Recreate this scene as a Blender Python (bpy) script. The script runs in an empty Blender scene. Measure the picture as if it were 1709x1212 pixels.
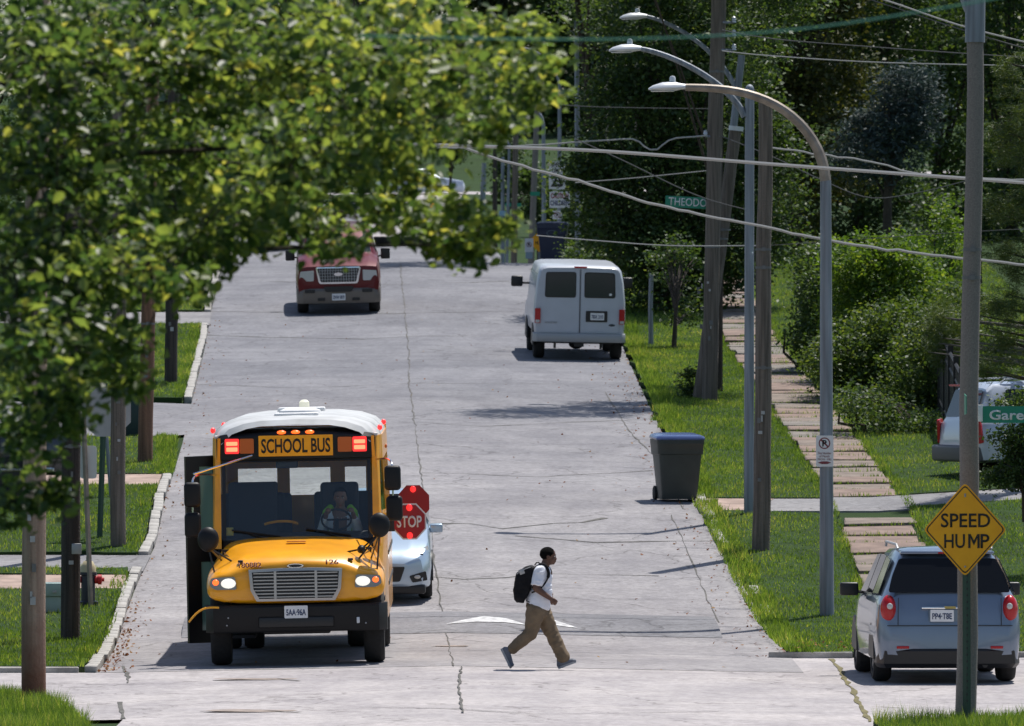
import bpy, bmesh, math, random
import numpy as np
from mathutils import Vector, Matrix, noise
R = math.radians
random.seed(7); rng = np.random.default_rng(7)
S = bpy.context.scene
COL = S.collection

# ------------------------------------------------------------------ camera, world, sun, exposure
FPX, CX, YH, H = 14000.0, 854.5, 540.0, 4.5          # focal length in photo pixels, principal column, horizon row, eye height
cam_d = bpy.data.cameras.new('camera'); cam = bpy.data.objects.new('camera', cam_d); COL.objects.link(cam)
cam.location = (0, 0, H); cam.rotation_euler = (R(90) - math.atan((606 - YH) / FPX), 0, 0)
cam_d.sensor_width = 36; cam_d.lens = FPX / 1709 * 36; cam_d.clip_start = 1; cam_d.clip_end = 3000
cam_d.dof.use_dof = True; cam_d.dof.focus_distance = 112; cam_d.dof.aperture_fstop = 7.5
S.camera = cam
W = bpy.data.worlds.new("World"); S.world = W; W.use_nodes = True
SUNV = Vector((.24, .36, 1)).normalized()
nt = W.node_tree; bg = nt.nodes['Background']; sky = nt.nodes.new('ShaderNodeTexSky'); sky.sky_type = 'NISHITA'
sky.sun_disc = False; sky.sun_elevation = math.asin(SUNV.z); sky.sun_rotation = math.atan2(SUNV.x, SUNV.y)
nt.links.new(sky.outputs[0], bg.inputs[0]); bg.inputs[1].default_value = .10
sd = bpy.data.lights.new('sun', 'SUN'); sd.energy = 4.8; sd.angle = R(.53); sd.color = (1, .96, .9)
so = bpy.data.objects.new('sun', sd); COL.objects.link(so); so.rotation_euler = SUNV.to_track_quat('Z', 'Y').to_euler()
S.view_settings.view_transform = 'Standard'; S.view_settings.look = 'None'; S.view_settings.gamma = 1
S.view_settings.exposure = 0.18; S.view_settings.use_curve_mapping = False
S.render.engine = 'CYCLES'
cy = S.cycles; cy.use_denoising = True; cy.max_bounces = 6; cy.diffuse_bounces = 3; cy.glossy_bounces = 3
cy.transmission_bounces = 5; cy.transparent_max_bounces = 8; cy.caustics_reflective = False; cy.caustics_refractive = False
cy.sample_clamp_indirect = 4

# ------------------------------------------------------------------ helpers
def P(px, py, Y):
    return Vector(((px - CX) / FPX * Y, Y, H - (py - YH) / FPX * Y))
_py = [0, 40, 84, 96, 117.5, 121, 126, 138.6, 160, 181.8, 191, 200, 214, 223, 231, 245, 300, 330, 400, 428, 520, 640, 1200]
_ph = [3.3, 1.4, 0, 0, 0, .10, .42, 1.56, 2.72, 3.76, 4.18, 4.82, 5.72, 6.2, 6.1, 5.3, 6.1, 7.6, 10.35, 10.9, 15.6, 22, 30]
_ys = np.arange(0, 1200, .5); _hs = np.interp(_ys, _py, _ph)
for _ in range(14):
    _hs[1:-1] = (_hs[:-2] + 2 * _hs[1:-1] + _hs[2:]) / 4
def hY(Y): return np.interp(Y, _ys, _hs)
def xc(Y): return np.interp(Y, [90, 110, 138, 182, 200, 222, 260], [-.6, -.75, -1.2, -2.1, -2.4, -2.9, -3.9])
def Zt(X, Y):
    d = X - xc(Y); a = np.abs(d)
    z = hY(Y) - .02 * np.minimum(a, 4.6)
    r = np.clip(d - 7.2, 0, 60)
    l = np.clip(-d - 9, 0, 60)
    return z + (.06 * r + .02 * l) * np.clip((Y - 112) / 20, 0, 1)
def G(px, py, dz=0.0, y0=70, y1=300):
    ys = np.arange(y0, y1, .05)
    X = (px - CX) / FPX * ys; z = H - (py - YH) / FPX * ys
    k = np.nonzero(z <= Zt(X, ys) + dz)[0]
    i = k[0] if len(k) else len(ys) - 1
    return Vector((X[i], ys[i], float(Zt(X[i], ys[i])) + dz))

MATS = {}
def mat(name, col, rough=.6, metal=0.0, spec=.5, noise_s=None, noise_a=.25, bump=0, bump_s=40, coat=0, col2=None, emit=None, es=0, streak=None, detail=6):
    if name in MATS: return MATS[name]
    m = bpy.data.materials.new(name); m.use_nodes = True; n = m.node_tree.nodes; l = m.node_tree.links
    b = n['Principled BSDF']
    b.inputs['Base Color'].default_value = (*col, 1); b.inputs['Roughness'].default_value = rough
    b.inputs['Metallic'].default_value = metal; b.inputs['Specular IOR Level'].default_value = spec
    b.inputs['Coat Weight'].default_value = coat; b.inputs['Coat Roughness'].default_value = .05
    tc = n.new('ShaderNodeTexCoord')
    if noise_s:
        mp = n.new('ShaderNodeMapping'); l.new(tc.outputs['Object'], mp.inputs[0])
        if streak: mp.inputs['Scale'].default_value = streak
        t = n.new('ShaderNodeTexNoise'); t.inputs['Scale'].default_value = noise_s; t.inputs['Detail'].default_value = detail
        l.new(mp.outputs[0], t.inputs[0])
        r = n.new('ShaderNodeValToRGB'); c2 = col2 or tuple(c * (1 - noise_a) for c in col); c1 = col if col2 else tuple(min(1, c * (1 + noise_a)) for c in col)
        r.color_ramp.elements[0].color = (*c2, 1); r.color_ramp.elements[1].color = (*c1, 1)
        r.color_ramp.elements[0].position = .32; r.color_ramp.elements[1].position = .68
        l.new(t.outputs[0], r.inputs[0]); l.new(r.outputs[0], b.inputs['Base Color'])
    if bump:
        t2 = n.new('ShaderNodeTexNoise'); t2.inputs['Scale'].default_value = bump_s; t2.inputs['Detail'].default_value = 5
        l.new(tc.outputs['Object'], t2.inputs[0])
        bp = n.new('ShaderNodeBump'); bp.inputs['Strength'].default_value = bump; bp.inputs['Distance'].default_value = .02
        l.new(t2.outputs[0], bp.inputs['Height']); l.new(bp.outputs[0], b.inputs['Normal'])
    if emit:
        b.inputs['Emission Color'].default_value = (*emit, 1); b.inputs['Emission Strength'].default_value = es
    MATS[name] = m; return m
def leafmat(name, cols, trans=.45, rough=.45, spec=.5, tcol=None):
    if name in MATS: return MATS[name]
    m = bpy.data.materials.new(name); m.use_nodes = True; n = m.node_tree.nodes; l = m.node_tree.links
    b = n['Principled BSDF']; out = n['Material Output']
    a = n.new('ShaderNodeAttribute'); a.attribute_name = 'tint'
    r = n.new('ShaderNodeValToRGB'); e = r.color_ramp.elements
    while len(e) < len(cols): e.new(.5)
    for i, c in enumerate(cols):
        e[i].position = c[0]; e[i].color = (*c[1], 1)
    l.new(a.outputs['Fac'], r.inputs[0]); l.new(r.outputs[0], b.inputs['Base Color'])
    b.inputs['Roughness'].default_value = rough; b.inputs['Specular IOR Level'].default_value = spec
    tr = n.new('ShaderNodeBsdfTranslucent'); hs = n.new('ShaderNodeMixRGB'); hs.blend_type = 'MULTIPLY'; hs.inputs[0].default_value = 1
    l.new(r.outputs[0], hs.inputs[1]); hs.inputs[2].default_value = (*(tcol or (1.9, 1.7, .6)), 1)
    l.new(hs.outputs[0], tr.inputs[0])
    mx = n.new('ShaderNodeMixShader'); mx.inputs[0].default_value = trans
    l.new(b.outputs[0], mx.inputs[1]); l.new(tr.outputs[0], mx.inputs[2]); l.new(mx.outputs[0], out.inputs[0])
    MATS[name] = m; return m
def glassmat(name, tint=(.96, .98, .97), refl=.10, rough=.02):
    if name in MATS: return MATS[name]
    m = bpy.data.materials.new(name); m.use_nodes = True; n = m.node_tree.nodes; l = m.node_tree.links
    n.remove(n['Principled BSDF']); out = n['Material Output']
    t = n.new('ShaderNodeBsdfTransparent'); t.inputs[0].default_value = (*tint, 1)
    g = n.new('ShaderNodeBsdfGlossy'); g.inputs['Roughness'].default_value = rough
    lw = n.new('ShaderNodeFresnel'); lw.inputs[0].default_value = 1.5
    mx = n.new('ShaderNodeMixShader'); l.new(lw.outputs[0], mx.inputs[0])
    l.new(t.outputs[0], mx.inputs[1]); l.new(g.outputs[0], mx.inputs[2]); l.new(mx.outputs[0], out.inputs[0])
    MATS[name] = m; return m

def link(o, parent=None):
    COL.objects.link(o)
    if parent is not None: o.parent = parent
    return o
def tag(o, label=None, cat=None, group=None, kind=None):
    for k, v in (('label', label), ('category', cat), ('group', group), ('kind', kind)):
        if v: o[k] = v
    return o
def empty(name, loc, label, cat, group=None, rot=(0, 0, 0)):
    o = bpy.data.objects.new(name, None); link(o); o.location = loc; o.rotation_euler = rot; o.empty_display_size = .2
    return tag(o, label, cat, group)
def obj(name, bm, m, parent=None, smooth=35):
    me = bpy.data.meshes.new(name)
    bmesh.ops.recalc_face_normals(bm, faces=bm.faces)
    bm.to_mesh(me); bm.free()
    for mm in (m if isinstance(m, (list, tuple)) else [m]): me.materials.append(mm)
    if smooth:
        me.polygons.foreach_set('use_smooth', [True] * len(me.polygons)); me.set_sharp_from_angle(angle=R(smooth))
    return link(bpy.data.objects.new(name, me), parent)
def NB(): return bmesh.new()
def box(bm, x0, x1, y0, y1, z0, z1, bev=0, seg=2, M=None):
    r = bmesh.ops.create_cube(bm, size=1)['verts']
    for v in r:
        v.co = Vector((x0 + (v.co.x + .5) * (x1 - x0), y0 + (v.co.y + .5) * (y1 - y0), z0 + (v.co.z + .5) * (z1 - z0)))
    if bev:
        es = list({e for v in r for e in v.link_edges})
        rr = bmesh.ops.bevel(bm, geom=es, offset=bev, segments=seg, profile=.5, affect='EDGES')
        r = list(set(rr['verts']) | {v for v in r if v.is_valid})
    if M is not None:
        for v in r: v.co = M @ v.co
    return r
def frame(d):
    d = d.normalized(); u = Vector((0, 0, 1)) if abs(d.z) < .9 else Vector((1, 0, 0))
    a = d.cross(u).normalized(); return a, d.cross(a).normalized()
def tube(bm, pts, rad, n=8, cap=True, squash=None):
    pts = [Vector(p) for p in pts]; rs = rad if isinstance(rad, (list, tuple)) else [rad] * len(pts)
    rings = []; a0 = None
    for i, p in enumerate(pts):
        d = (pts[min(i + 1, len(pts) - 1)] - pts[max(i - 1, 0)])
        a, b = frame(d)
        if a0 is not None:
            dn = d.normalized(); a = (a0 - dn * a0.dot(dn)).normalized(); b = dn.cross(a)
        a0 = a
        rings.append([bm.verts.new(p + (a * math.cos(t) + b * math.sin(t)) * rs[i]) for t in (2 * math.pi * k / n for k in range(n))])
    for r0, r1 in zip(rings, rings[1:]):
        for k in range(n): bm.faces.new((r0[k], r0[(k + 1) % n], r1[(k + 1) % n], r1[k]))
    if cap: bm.faces.new(rings[0]); bm.faces.new(rings[-1])
    return rings
def loft(bm, rings, cap=True, closed=True):
    vs = [[bm.verts.new(Vector(p)) for p in r] for r in rings]; n = len(rings[0])
    for r0, r1 in zip(vs, vs[1:]):
        for k in range(n if closed else n - 1):
            try: bm.faces.new((r0[k], r0[(k + 1) % n], r1[(k + 1) % n], r1[k]))
            except ValueError: pass
    if cap and closed: bm.faces.new(vs[0]); bm.faces.new(vs[-1])
    return vs
def lathe(bm, prof, n=20, c=(0, 0, 0), axis='z'):
    rings = []
    for r, h in prof:
        ring = []
        for k in range(n):
            t = 2 * math.pi * k / n; a, b = r * math.cos(t), r * math.sin(t)
            p = {'z': (a, b, h), 'x': (h, a, b), 'y': (a, h, b)}[axis]
            ring.append(Vector(p) + Vector(c))
        rings.append(ring)
    return loft(bm, rings)
def ball(bm, c, r, seg=14, rings=9, M=None):
    g = bmesh.ops.create_uvsphere(bm, u_segments=seg, v_segments=rings, radius=1)['verts']
    r = r if isinstance(r, (tuple, list)) else (r, r, r)
    for v in g:
        p = Vector((v.co.x * r[0], v.co.y * r[1], v.co.z * r[2]))
        if M is not None: p = M @ p
        v.co = p + Vector(c)
    return g
def rounded(pts, rad, seg=3):
    out = []; n = len(pts)
    for i in range(n):
        p, a, b = pts[i], pts[i - 1], pts[(i + 1) % n]
        r = min(rad, (a - p).length * .45, (b - p).length * .45)
        if r <= 1e-5: out.append(p); continue
        s, e = p + (a - p).normalized() * r, p + (b - p).normalized() * r
        for k in range(seg + 1):
            t = k / seg; out.append(s * (1 - t) ** 2 + p * 2 * t * (1 - t) + e * t * t)
    return out
def plate_bm(bm, pts, th, rad=0.0, off=0.0):
    """a polygon given in 3-D, rounded corners, thickness th to both sides"""
    pts = [Vector(p) for p in pts]
    if rad: pts = rounded(pts, rad)
    nrm = Vector((0, 0, 0))
    for i in range(len(pts)):
        nrm += pts[i].cross(pts[(i + 1) % len(pts)])
    nrm.normalize()
    a = [bm.verts.new(p + nrm * (off - th)) for p in pts]; b = [bm.verts.new(p + nrm * (off + th)) for p in pts]
    n = len(pts)
    for k in range(n): bm.faces.new((a[k], a[(k + 1) % n], b[(k + 1) % n], b[k]))
    bm.faces.new(a); bm.faces.new(b)
def plate(name, pts, th, m, parent, rad=0.0, off=0.0):
    bm = NB(); plate_bm(bm, pts, th, rad, off); return obj(name, bm, m, parent)
def rect(x0, x1, z0, z1, y, y2=None):
    """rectangle in a plane facing the camera; y2 = y of its top edge"""
    y2 = y if y2 is None else y2
    return [(x0, y, z0), (x1, y, z0), (x1, y2, z1), (x0, y2, z1)]
def text(name, s, w, h, m, parent, loc=(0, 0, 0), rot=(R(90), 0, 0), bold=.0, th=.002):
    cu = bpy.data.curves.new('lettering', 'FONT'); cu.body = s; cu.align_x = 'CENTER'; cu.align_y = 'CENTER'; cu.size = 1
    cu.offset = bold; cu.extrude = 0; cu.resolution_u = 3; cu.space_line = .95
    t = bpy.data.objects.new('lettering', cu); COL.objects.link(t)
    dg = bpy.context.evaluated_depsgraph_get(); me = bpy.data.meshes.new_from_object(t.evaluated_get(dg))
    bpy.data.objects.remove(t); bpy.data.curves.remove(cu)
    n = len(me.vertices); co = np.empty(n * 3); me.vertices.foreach_get('co', co); co = co.reshape(-1, 3)
    mn, mx = co.min(0), co.max(0)
    co[:, 0] = (co[:, 0] - (mn[0] + mx[0]) / 2) * (w / max(1e-6, mx[0] - mn[0])); co[:, 1] = (co[:, 1] - (mn[1] + mx[1]) / 2) * (h / max(1e-6, mx[1] - mn[1]))
    me.vertices.foreach_set('co', co.ravel()); bm = NB(); bm.from_mesh(me); bpy.data.meshes.remove(me)
    g = bmesh.ops.extrude_face_region(bm, geom=bm.faces[:])['geom']
    for v in g:
        if isinstance(v, bmesh.types.BMVert): v.co.z += th
    o = obj(name, bm, m, parent, smooth=0); o.location = loc; o.rotation_euler = rot
    return o
def rawmesh(name, V, F, m, parent=None, tint=None, fl=4):
    me = bpy.data.meshes.new(name); V = np.asarray(V, dtype=np.float32).reshape(-1, 3); F = np.asarray(F, dtype=np.int32).reshape(-1, fl)
    me.vertices.add(len(V)); me.vertices.foreach_set('co', V.ravel())
    me.loops.add(F.size); me.loops.foreach_set('vertex_index', F.ravel())
    me.polygons.add(len(F)); me.polygons.foreach_set('loop_start', np.arange(0, F.size, fl, dtype=np.int32)); me.polygons.foreach_set('loop_total', np.full(len(F), fl, dtype=np.int32))
    me.update(calc_edges=True)
    if tint is not None:
        a = me.attributes.new('tint', 'FLOAT', 'FACE'); a.data.foreach_set('value', np.asarray(tint, dtype=np.float32))
    me.materials.append(m)
    return link(bpy.data.objects.new(name, me), parent)
def unit(a): return a / (np.linalg.norm(a, axis=-1, keepdims=True) + 1e-9)
def leaf_arrays(C, L, Wd, up=.6, ovate=False, droop=0.0):
    """leaves at centres C; returns verts, quads, faces per leaf"""
    n = len(C)
    a = rng.normal(size=(n, 3)); a[:, 2] = a[:, 2] * .6 - droop; a = unit(a)
    nn = rng.normal(size=(n, 3)); nn[:, 2] += up * 2; b = unit(np.cross(nn, a)); nn = unit(np.cross(a, b))
    L = np.broadcast_to(L, (n,))[:, None] * rng.uniform(.7, 1.3, (n, 1)); Wd = L * Wd
    if not ovate:
        V = np.stack([C - a * L / 2, C + b * Wd / 2 - a * L * .05 + nn * L * .06, C + a * L / 2, C - b * Wd / 2 - a * L * .05 + nn * L * .06], 1)
        F = np.arange(n * 4).reshape(n, 4); return V.reshape(-1, 3), F, 1
    cup = nn * L * .12
    V = np.stack([C - a * L * .5, C - a * L * .22 + b * Wd * .42 + cup, C + a * L * .15 + b * Wd * .42 + cup, C + a * L * .55 - cup,
                  C + a * L * .15 - b * Wd * .42 + cup, C - a * L * .22 - b * Wd * .42 + cup], 1)
    i = np.arange(n)[:, None] * 6
    F = np.stack([np.concatenate([i, i + 1, i + 2, i + 3], 1), np.concatenate([i, i + 3, i + 4, i + 5], 1)], 1).reshape(-1, 4)
    return V.reshape(-1, 3), F, 2
def clumps(ells, n, per, spread, shell=.45, vmin=0.0):
    """points in clumps spread through ellipsoids (cx,cy,cz,rx,ry,rz)"""
    E = np.array(ells, float); vol = (E[:, 3] * E[:, 4] * E[:, 5]) ** .75; vol = vol + vol.sum() * vmin; k = rng.choice(len(E), max(1, n // per), p=vol / vol.sum())
    d = unit(rng.normal(size=(len(k), 3))); r = rng.uniform(shell, 1, (len(k), 1)) ** .6
    cc = E[k, :3] + d * r * E[k, 3:]
    sz = rng.uniform(.5, 1.4, (len(k), 1, 1))
    pts = cc[:, None, :] + rng.normal(size=(len(k), per, 3)) * spread * sz * np.array([1, 1, .6])
    return pts.reshape(-1, 3), cc, np.repeat(np.arange(len(k)), per)

# ------------------------------------------------------------------ materials
def road_mat(name, base, dark, warm=0):
    m = bpy.data.materials.new(name); m.use_nodes = True; n = m.node_tree.nodes; l = m.node_tree.links; b = n['Principled BSDF']
    g = n.new('ShaderNodeNewGeometry')
    def nz(sc, det, vec=None, rough=.6):
        mp = n.new('ShaderNodeMapping'); l.new(g.outputs['Position'], mp.inputs[0])
        if vec: mp.inputs['Scale'].default_value = vec
        t = n.new('ShaderNodeTexNoise'); t.inputs['Scale'].default_value = sc; t.inputs['Detail'].default_value = det; t.inputs['Roughness'].default_value = rough
        l.new(mp.outputs[0], t.inputs[0]); return t.outputs[0]
    def ramp(src, p0, c0, p1, c1):
        r = n.new('ShaderNodeValToRGB'); r.color_ramp.elements[0].position = p0; r.color_ramp.elements[0].color = (*c0, 1)
        r.color_ramp.elements[1].position = p1; r.color_ramp.elements[1].color = (*c1, 1); l.new(src, r.inputs[0]); return r.outputs[0]
    def mul(a, bb, f=1.0):
        x = n.new('ShaderNodeMixRGB'); x.blend_type = 'MULTIPLY'; x.inputs[0].default_value = f; l.new(a, x.inputs[1]); l.new(bb, x.inputs[2]); return x.outputs[0]
    c = ramp(nz(.22, 5), .35, dark, .65, base)
    c = mul(c, ramp(nz(9, 8, None, .75), .30, (.62, .61, .60), .62, (1.08, 1.08, 1.08)))
    c = mul(c, ramp(nz(.9, 6, (1, .35, 1), .7), .38, (.80, .80, .82), .60, (1, 1, 1)))
    c = mul(c, ramp(nz(.5, 7, (.25, 2.2, 1), .7), .40, (.88, .88, .89), .6, (1, 1, 1)))
    v = n.new('ShaderNodeTexVoronoi'); v.feature = 'DISTANCE_TO_EDGE'; v.inputs['Scale'].default_value = .33
    mp = n.new('ShaderNodeMapping'); l.new(g.outputs['Position'], mp.inputs[0])
    w = n.new('ShaderNodeVectorMath'); w.operation = 'ADD'; t = n.new('ShaderNodeTexNoise'); t.inputs['Scale'].default_value = 1.3; t.inputs['Detail'].default_value = 6
    l.new(g.outputs['Position'], t.inputs[0]); l.new(mp.outputs[0], w.inputs[0]); l.new(t.outputs['Color'], w.inputs[1]); l.new(w.outputs[0], v.inputs[0])
    spk = ramp(nz(14, 3, (1, .6, 1), .8), .60, (1, 1, 1), .72, (.52, .51, .50))
    msk = n.new('ShaderNodeMixRGB'); l.new(ramp(nz(.16, 3, (1, .8, 1)), .50, (0, 0, 0), .62, (1, 1, 1)), msk.inputs[0]); msk.inputs[1].default_value = (1, 1, 1, 1); l.new(spk, msk.inputs[2]); c = mul(c, msk.outputs[0])
    oil = ramp(nz(.55, 5, (1.6, .22, 1), .65), .62, (1, 1, 1), .74, (.84, .835, .83)); c = mul(c, oil)
    crk = ramp(v.outputs['Distance'], .002, (.45, .44, .43), .009, (1, 1, 1))
    c = mul(c, crk, .75)
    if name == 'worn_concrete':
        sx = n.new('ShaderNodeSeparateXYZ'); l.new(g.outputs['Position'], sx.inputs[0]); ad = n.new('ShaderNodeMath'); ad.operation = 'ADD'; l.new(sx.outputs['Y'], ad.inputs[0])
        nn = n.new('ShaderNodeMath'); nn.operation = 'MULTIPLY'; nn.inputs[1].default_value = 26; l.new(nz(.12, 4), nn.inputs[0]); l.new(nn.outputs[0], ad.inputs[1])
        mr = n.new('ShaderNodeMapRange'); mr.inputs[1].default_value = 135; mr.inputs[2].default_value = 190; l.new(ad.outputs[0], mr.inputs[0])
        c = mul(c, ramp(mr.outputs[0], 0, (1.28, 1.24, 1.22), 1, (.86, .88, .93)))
    l.new(c, b.inputs['Base Color']); b.inputs['Roughness'].default_value = .85; b.inputs['Specular IOR Level'].default_value = .25
    bp = n.new('ShaderNodeBump'); bp.inputs['Strength'].default_value = .5; bp.inputs['Distance'].default_value = .01
    l.new(nz(30, 6), bp.inputs['Height']); l.new(bp.outputs[0], b.inputs['Normal'])
    return m
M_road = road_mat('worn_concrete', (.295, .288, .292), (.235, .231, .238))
M_xroad = road_mat('pale_concrete', (.50, .465, .455), (.42, .39, .39))
M_drive = road_mat('driveway_concrete', (.33, .32, .32), (.24, .235, .24))
M_hump = road_mat('hump_asphalt', (.27, .265, .275), (.21, .208, .218))
M_pink = mat('pink_concrete', (.34, .25, .205), .9, noise_s=3, noise_a=.28, bump=.5, bump_s=30)
M_kerb = mat('kerb_concrete', (.34, .325, .30), .9, noise_s=4, noise_a=.35, bump=.5, bump_s=25)
M_slab = [mat('slab_%s' % k, c, .9, noise_s=2.5, noise_a=.3, bump=.6, bump_s=20) for k, c in (('rose', (.20, .142, .115)), ('tan', (.185, .148, .122)), ('grey', (.175, .155, .135)))]
M_grassg = mat('turf', (.036, .066, .022), .95, spec=.1, noise_s=.8, col2=(.028, .046, .018), bump=.8, bump_s=60)
M_blade = leafmat('grass_blades', [(0, (.06, .115, .018)), (.4, (.11, .195, .040)), (.75, (.195, .29, .07)), (1, (.36, .37, .15))], .45, .6, .2)
M_wood = mat('pole_wood_grey', (.20, .165, .135), .9, noise_s=9, col2=(.09, .075, .06), bump=.8, bump_s=30, streak=(3, 3, .12))
M_wood2 = mat('pole_wood_dark', (.075, .06, .05), .9, noise_s=9, col2=(.03, .025, .022), bump=.8, bump_s=30, streak=(3, 3, .12))
M_wood3 = mat('pole_wood_red', (.24, .13, .08), .9, noise_s=7, col2=(.10, .055, .035), bump=.8, bump_s=30, streak=(3, 3, .15))
M_wood4 = mat('pole_wood_pale', (.36, .27, .20), .9, noise_s=7, col2=(.22, .15, .11), bump=.6, bump_s=30, streak=(3, 3, .1))
def foot_stain(m, col, z0, z1):
    n = m.node_tree.nodes; l = m.node_tree.links; b = n['Principled BSDF']; src = b.inputs['Base Color'].links[0].from_socket
    tc = n.new('ShaderNodeTexCoord'); sp = n.new('ShaderNodeSeparateXYZ'); l.new(tc.outputs['Object'], sp.inputs[0]); nz = n.new('ShaderNodeTexNoise'); nz.inputs['Scale'].default_value = 5; l.new(tc.outputs['Object'], nz.inputs[0])
    a = n.new('ShaderNodeMath'); a.operation = 'MULTIPLY_ADD'; l.new(nz.outputs[0], a.inputs[0]); a.inputs[1].default_value = 1.1; l.new(sp.outputs['Z'], a.inputs[2])
    r = n.new('ShaderNodeMapRange'); r.inputs[1].default_value = z1; r.inputs[2].default_value = z0; l.new(a.outputs[0], r.inputs[0])
    x = n.new('ShaderNodeMixRGB'); x.inputs[2].default_value = (*col, 1); l.new(r.outputs[0], x.inputs[0]); l.new(src, x.inputs[1]); l.new(x.outputs[0], b.inputs['Base Color'])
foot_stain(M_wood4, (.15, .055, .028), .5, 1.9)
M_conc = mat('pole_concrete', (.20, .18, .16), .9, noise_s=60, noise_a=.2, bump=.3, bump_s=120)
M_galv = mat('galvanised_steel', (.215, .24, .27), .6, metal=.2, noise_s=5, noise_a=.35, streak=(3, 3, .15))
M_bronze = mat('weathered_arm', (.26, .22, .18), .55, metal=.3, noise_s=6, noise_a=.25)
M_lum = mat('lamp_housing', (.62, .64, .66), .4, metal=.2)
M_black = mat('black_plastic', (.012, .012, .013), .45)
M_blackm = mat('black_paint', (.007, .007, .008), .5, spec=.3)
M_rub = mat('tyre_rubber', (.018, .018, .019), .85, noise_s=20, noise_a=.2)
M_rim = mat('rim_alloy', (.55, .56, .58), .3, metal=.8)
M_chrome = mat('chrome', (.75, .76, .78), .15, metal=1)
M_dglass = mat('tinted_glass', (.008, .010, .013), .06, spec=.45)
M_dglass2 = mat('tinted_glass_blue', (.028, .036, .045), .07, spec=.6)
M_glass = glassmat('clear_glass')
M_green_glass = mat('door_glass', (.17, .31, .26), .12, spec=.9)
M_red_l = mat('tail_lens', (.42, .004, .008), .25, coat=.15)
M_red_on = mat('red_lamp_lit', (.5, .02, .02), .3, emit=(1, .03, .03), es=1.1)
M_red_core = mat('red_lamp_core', (.8, .2, .1), .3, emit=(1, .22, .10), es=1.8)
M_or_on = mat('orange_marker_lit', (.6, .12, .02), .3, emit=(1, .13, .02), es=1.6)
M_amber = mat('amber_lens', (.55, .12, .01), .3, coat=.5)
M_head_on = mat('headlamp_lit', (.5, .5, .46), .3, emit=(1, .97, .88), es=.75)
M_lens = mat('lamp_lens', (.50, .50, .48), .12, coat=.8)
M_white = mat('white_sign', (.72, .72, .72), .6, noise_s=5, noise_a=.06)
M_signred = mat('sign_red', (.33, .012, .018), .5)
M_signyel = mat('sign_yellow', (1.0, .42, .004), .55, noise_s=6, noise_a=.08)
M_signgrn = mat('sign_green', (.01, .22, .13), .5)
M_signblk = mat('sign_black', (.012, .012, .012), .6)
M_alum = mat('bare_aluminium', (.38, .38, .38), .5, metal=.4, noise_s=3, noise_a=.12)
M_wire = mat('cable', (.40, .39, .37), .5)
M_wire_d = mat('cable_dark', (.10, .10, .10), .6)
M_wire_g = mat('cable_green', (.10, .30, .22), .5)
M_bark = mat('bark', (.075, .058, .042), .95, noise_s=12, col2=(.03, .025, .02), bump=1, bump_s=20, streak=(1, 1, .3))
M_yel = mat('bus_yellow', (.93, .385, .006), .32, coat=.45, noise_s=3.5, noise_a=.10, bump=.04, bump_s=6)
M_busroof = mat('bus_roof_white', (.60, .61, .61), .5, noise_s=2.5, col2=(.42, .42, .41))

# ------------------------------------------------------------------ terrain and pavings
def in_poly(X, Y, poly):
    c = np.zeros(len(X), bool); n = len(poly)
    for i in range(n):
        x0, y0 = poly[i][:2]; x1, y1 = poly[(i + 1) % n][:2]
        if y0 == y1: continue
        t = ((y0 > Y) != (y1 > Y)) & (X < (x1 - x0) * (Y - y0) / (y1 - y0) + x0); c ^= t
    return c
def sheet(name, poly, dz, m, skirt=0.0, step=1.5, kind='structure', parent=None, extra=None):
    bm = NB(); bm.faces.new([bm.verts.new((p[0], p[1], 0)) for p in poly])
    ys = [p[1] for p in poly]; xs = [p[0] for p in poly]
    y = math.floor(min(ys) / step) * step + step
    while y < max(ys):
        bmesh.ops.bisect_plane(bm, geom=bm.verts[:] + bm.edges[:] + bm.faces[:], plane_co=(0, y, 0), plane_no=(0, 1, 0)); y += step * (1 if y < 260 else 4)
    for x in (-60, -30, -12, -9, -7, -5.2, -3.9, -2.6, -1.8, -.8, .5, 1.8, 3, 4, 6, 8, 12, 20, 40, 80):
        if min(xs) < x < max(xs): bmesh.ops.bisect_plane(bm, geom=bm.verts[:] + bm.edges[:] + bm.faces[:], plane_co=(x, 0, 0), plane_no=(1, 0, 0))
    if skirt:
        be = [e for e in bm.edges if len(e.link_faces) == 1]
        g = bmesh.ops.extrude_edge_only(bm, edges=be)['geom']
        low = {v for v in g if isinstance(v, bmesh.types.BMVert)}
    else: low = set()
    for v in bm.verts:
        v.co.z = float(Zt(v.co.x, v.co.y)) + dz + (extra(v.co.x, v.co.y) if extra else 0) - (skirt if v in low else 0)
    o = obj(name, bm, m, parent, smooth=30)
    if kind: o['kind'] = kind
    return o
# base ground to the horizon
xs = np.concatenate([np.array([-900, -500, -250, -120, -60, -40, -25]), np.arange(-18, 18.1, 1.0), np.array([25, 40, 60, 120, 250, 500, 900])])
ysg = np.concatenate([np.array([-60, -20]), np.arange(0, 80, 8), np.arange(80, 240, 1.5), np.arange(240, 640, 6), np.array([700, 800, 1000, 1500, 2200])])
XX, YY = np.meshgrid(xs, ysg); ZZ = Zt(XX, YY) - .05 + rng.normal(0, .004, XX.shape)
ZZ += np.where(np.abs(XX) > 20, np.sin(XX * .03 + YY * .02) * .4, 0)
nx, ny = len(xs), len(ysg); idx = np.arange(nx * ny).reshape(ny, nx)
F = np.stack([idx[:-1, :-1], idx[:-1, 1:], idx[1:, 1:], idx[1:, :-1]], -1).reshape(-1, 4)
o = rawmesh('ground', np.stack([XX, YY, ZZ], -1), F, M_grassg); o['kind'] = 'structure'; o.data.polygons.foreach_set('use_smooth', [True] * len(o.data.polygons))

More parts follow.
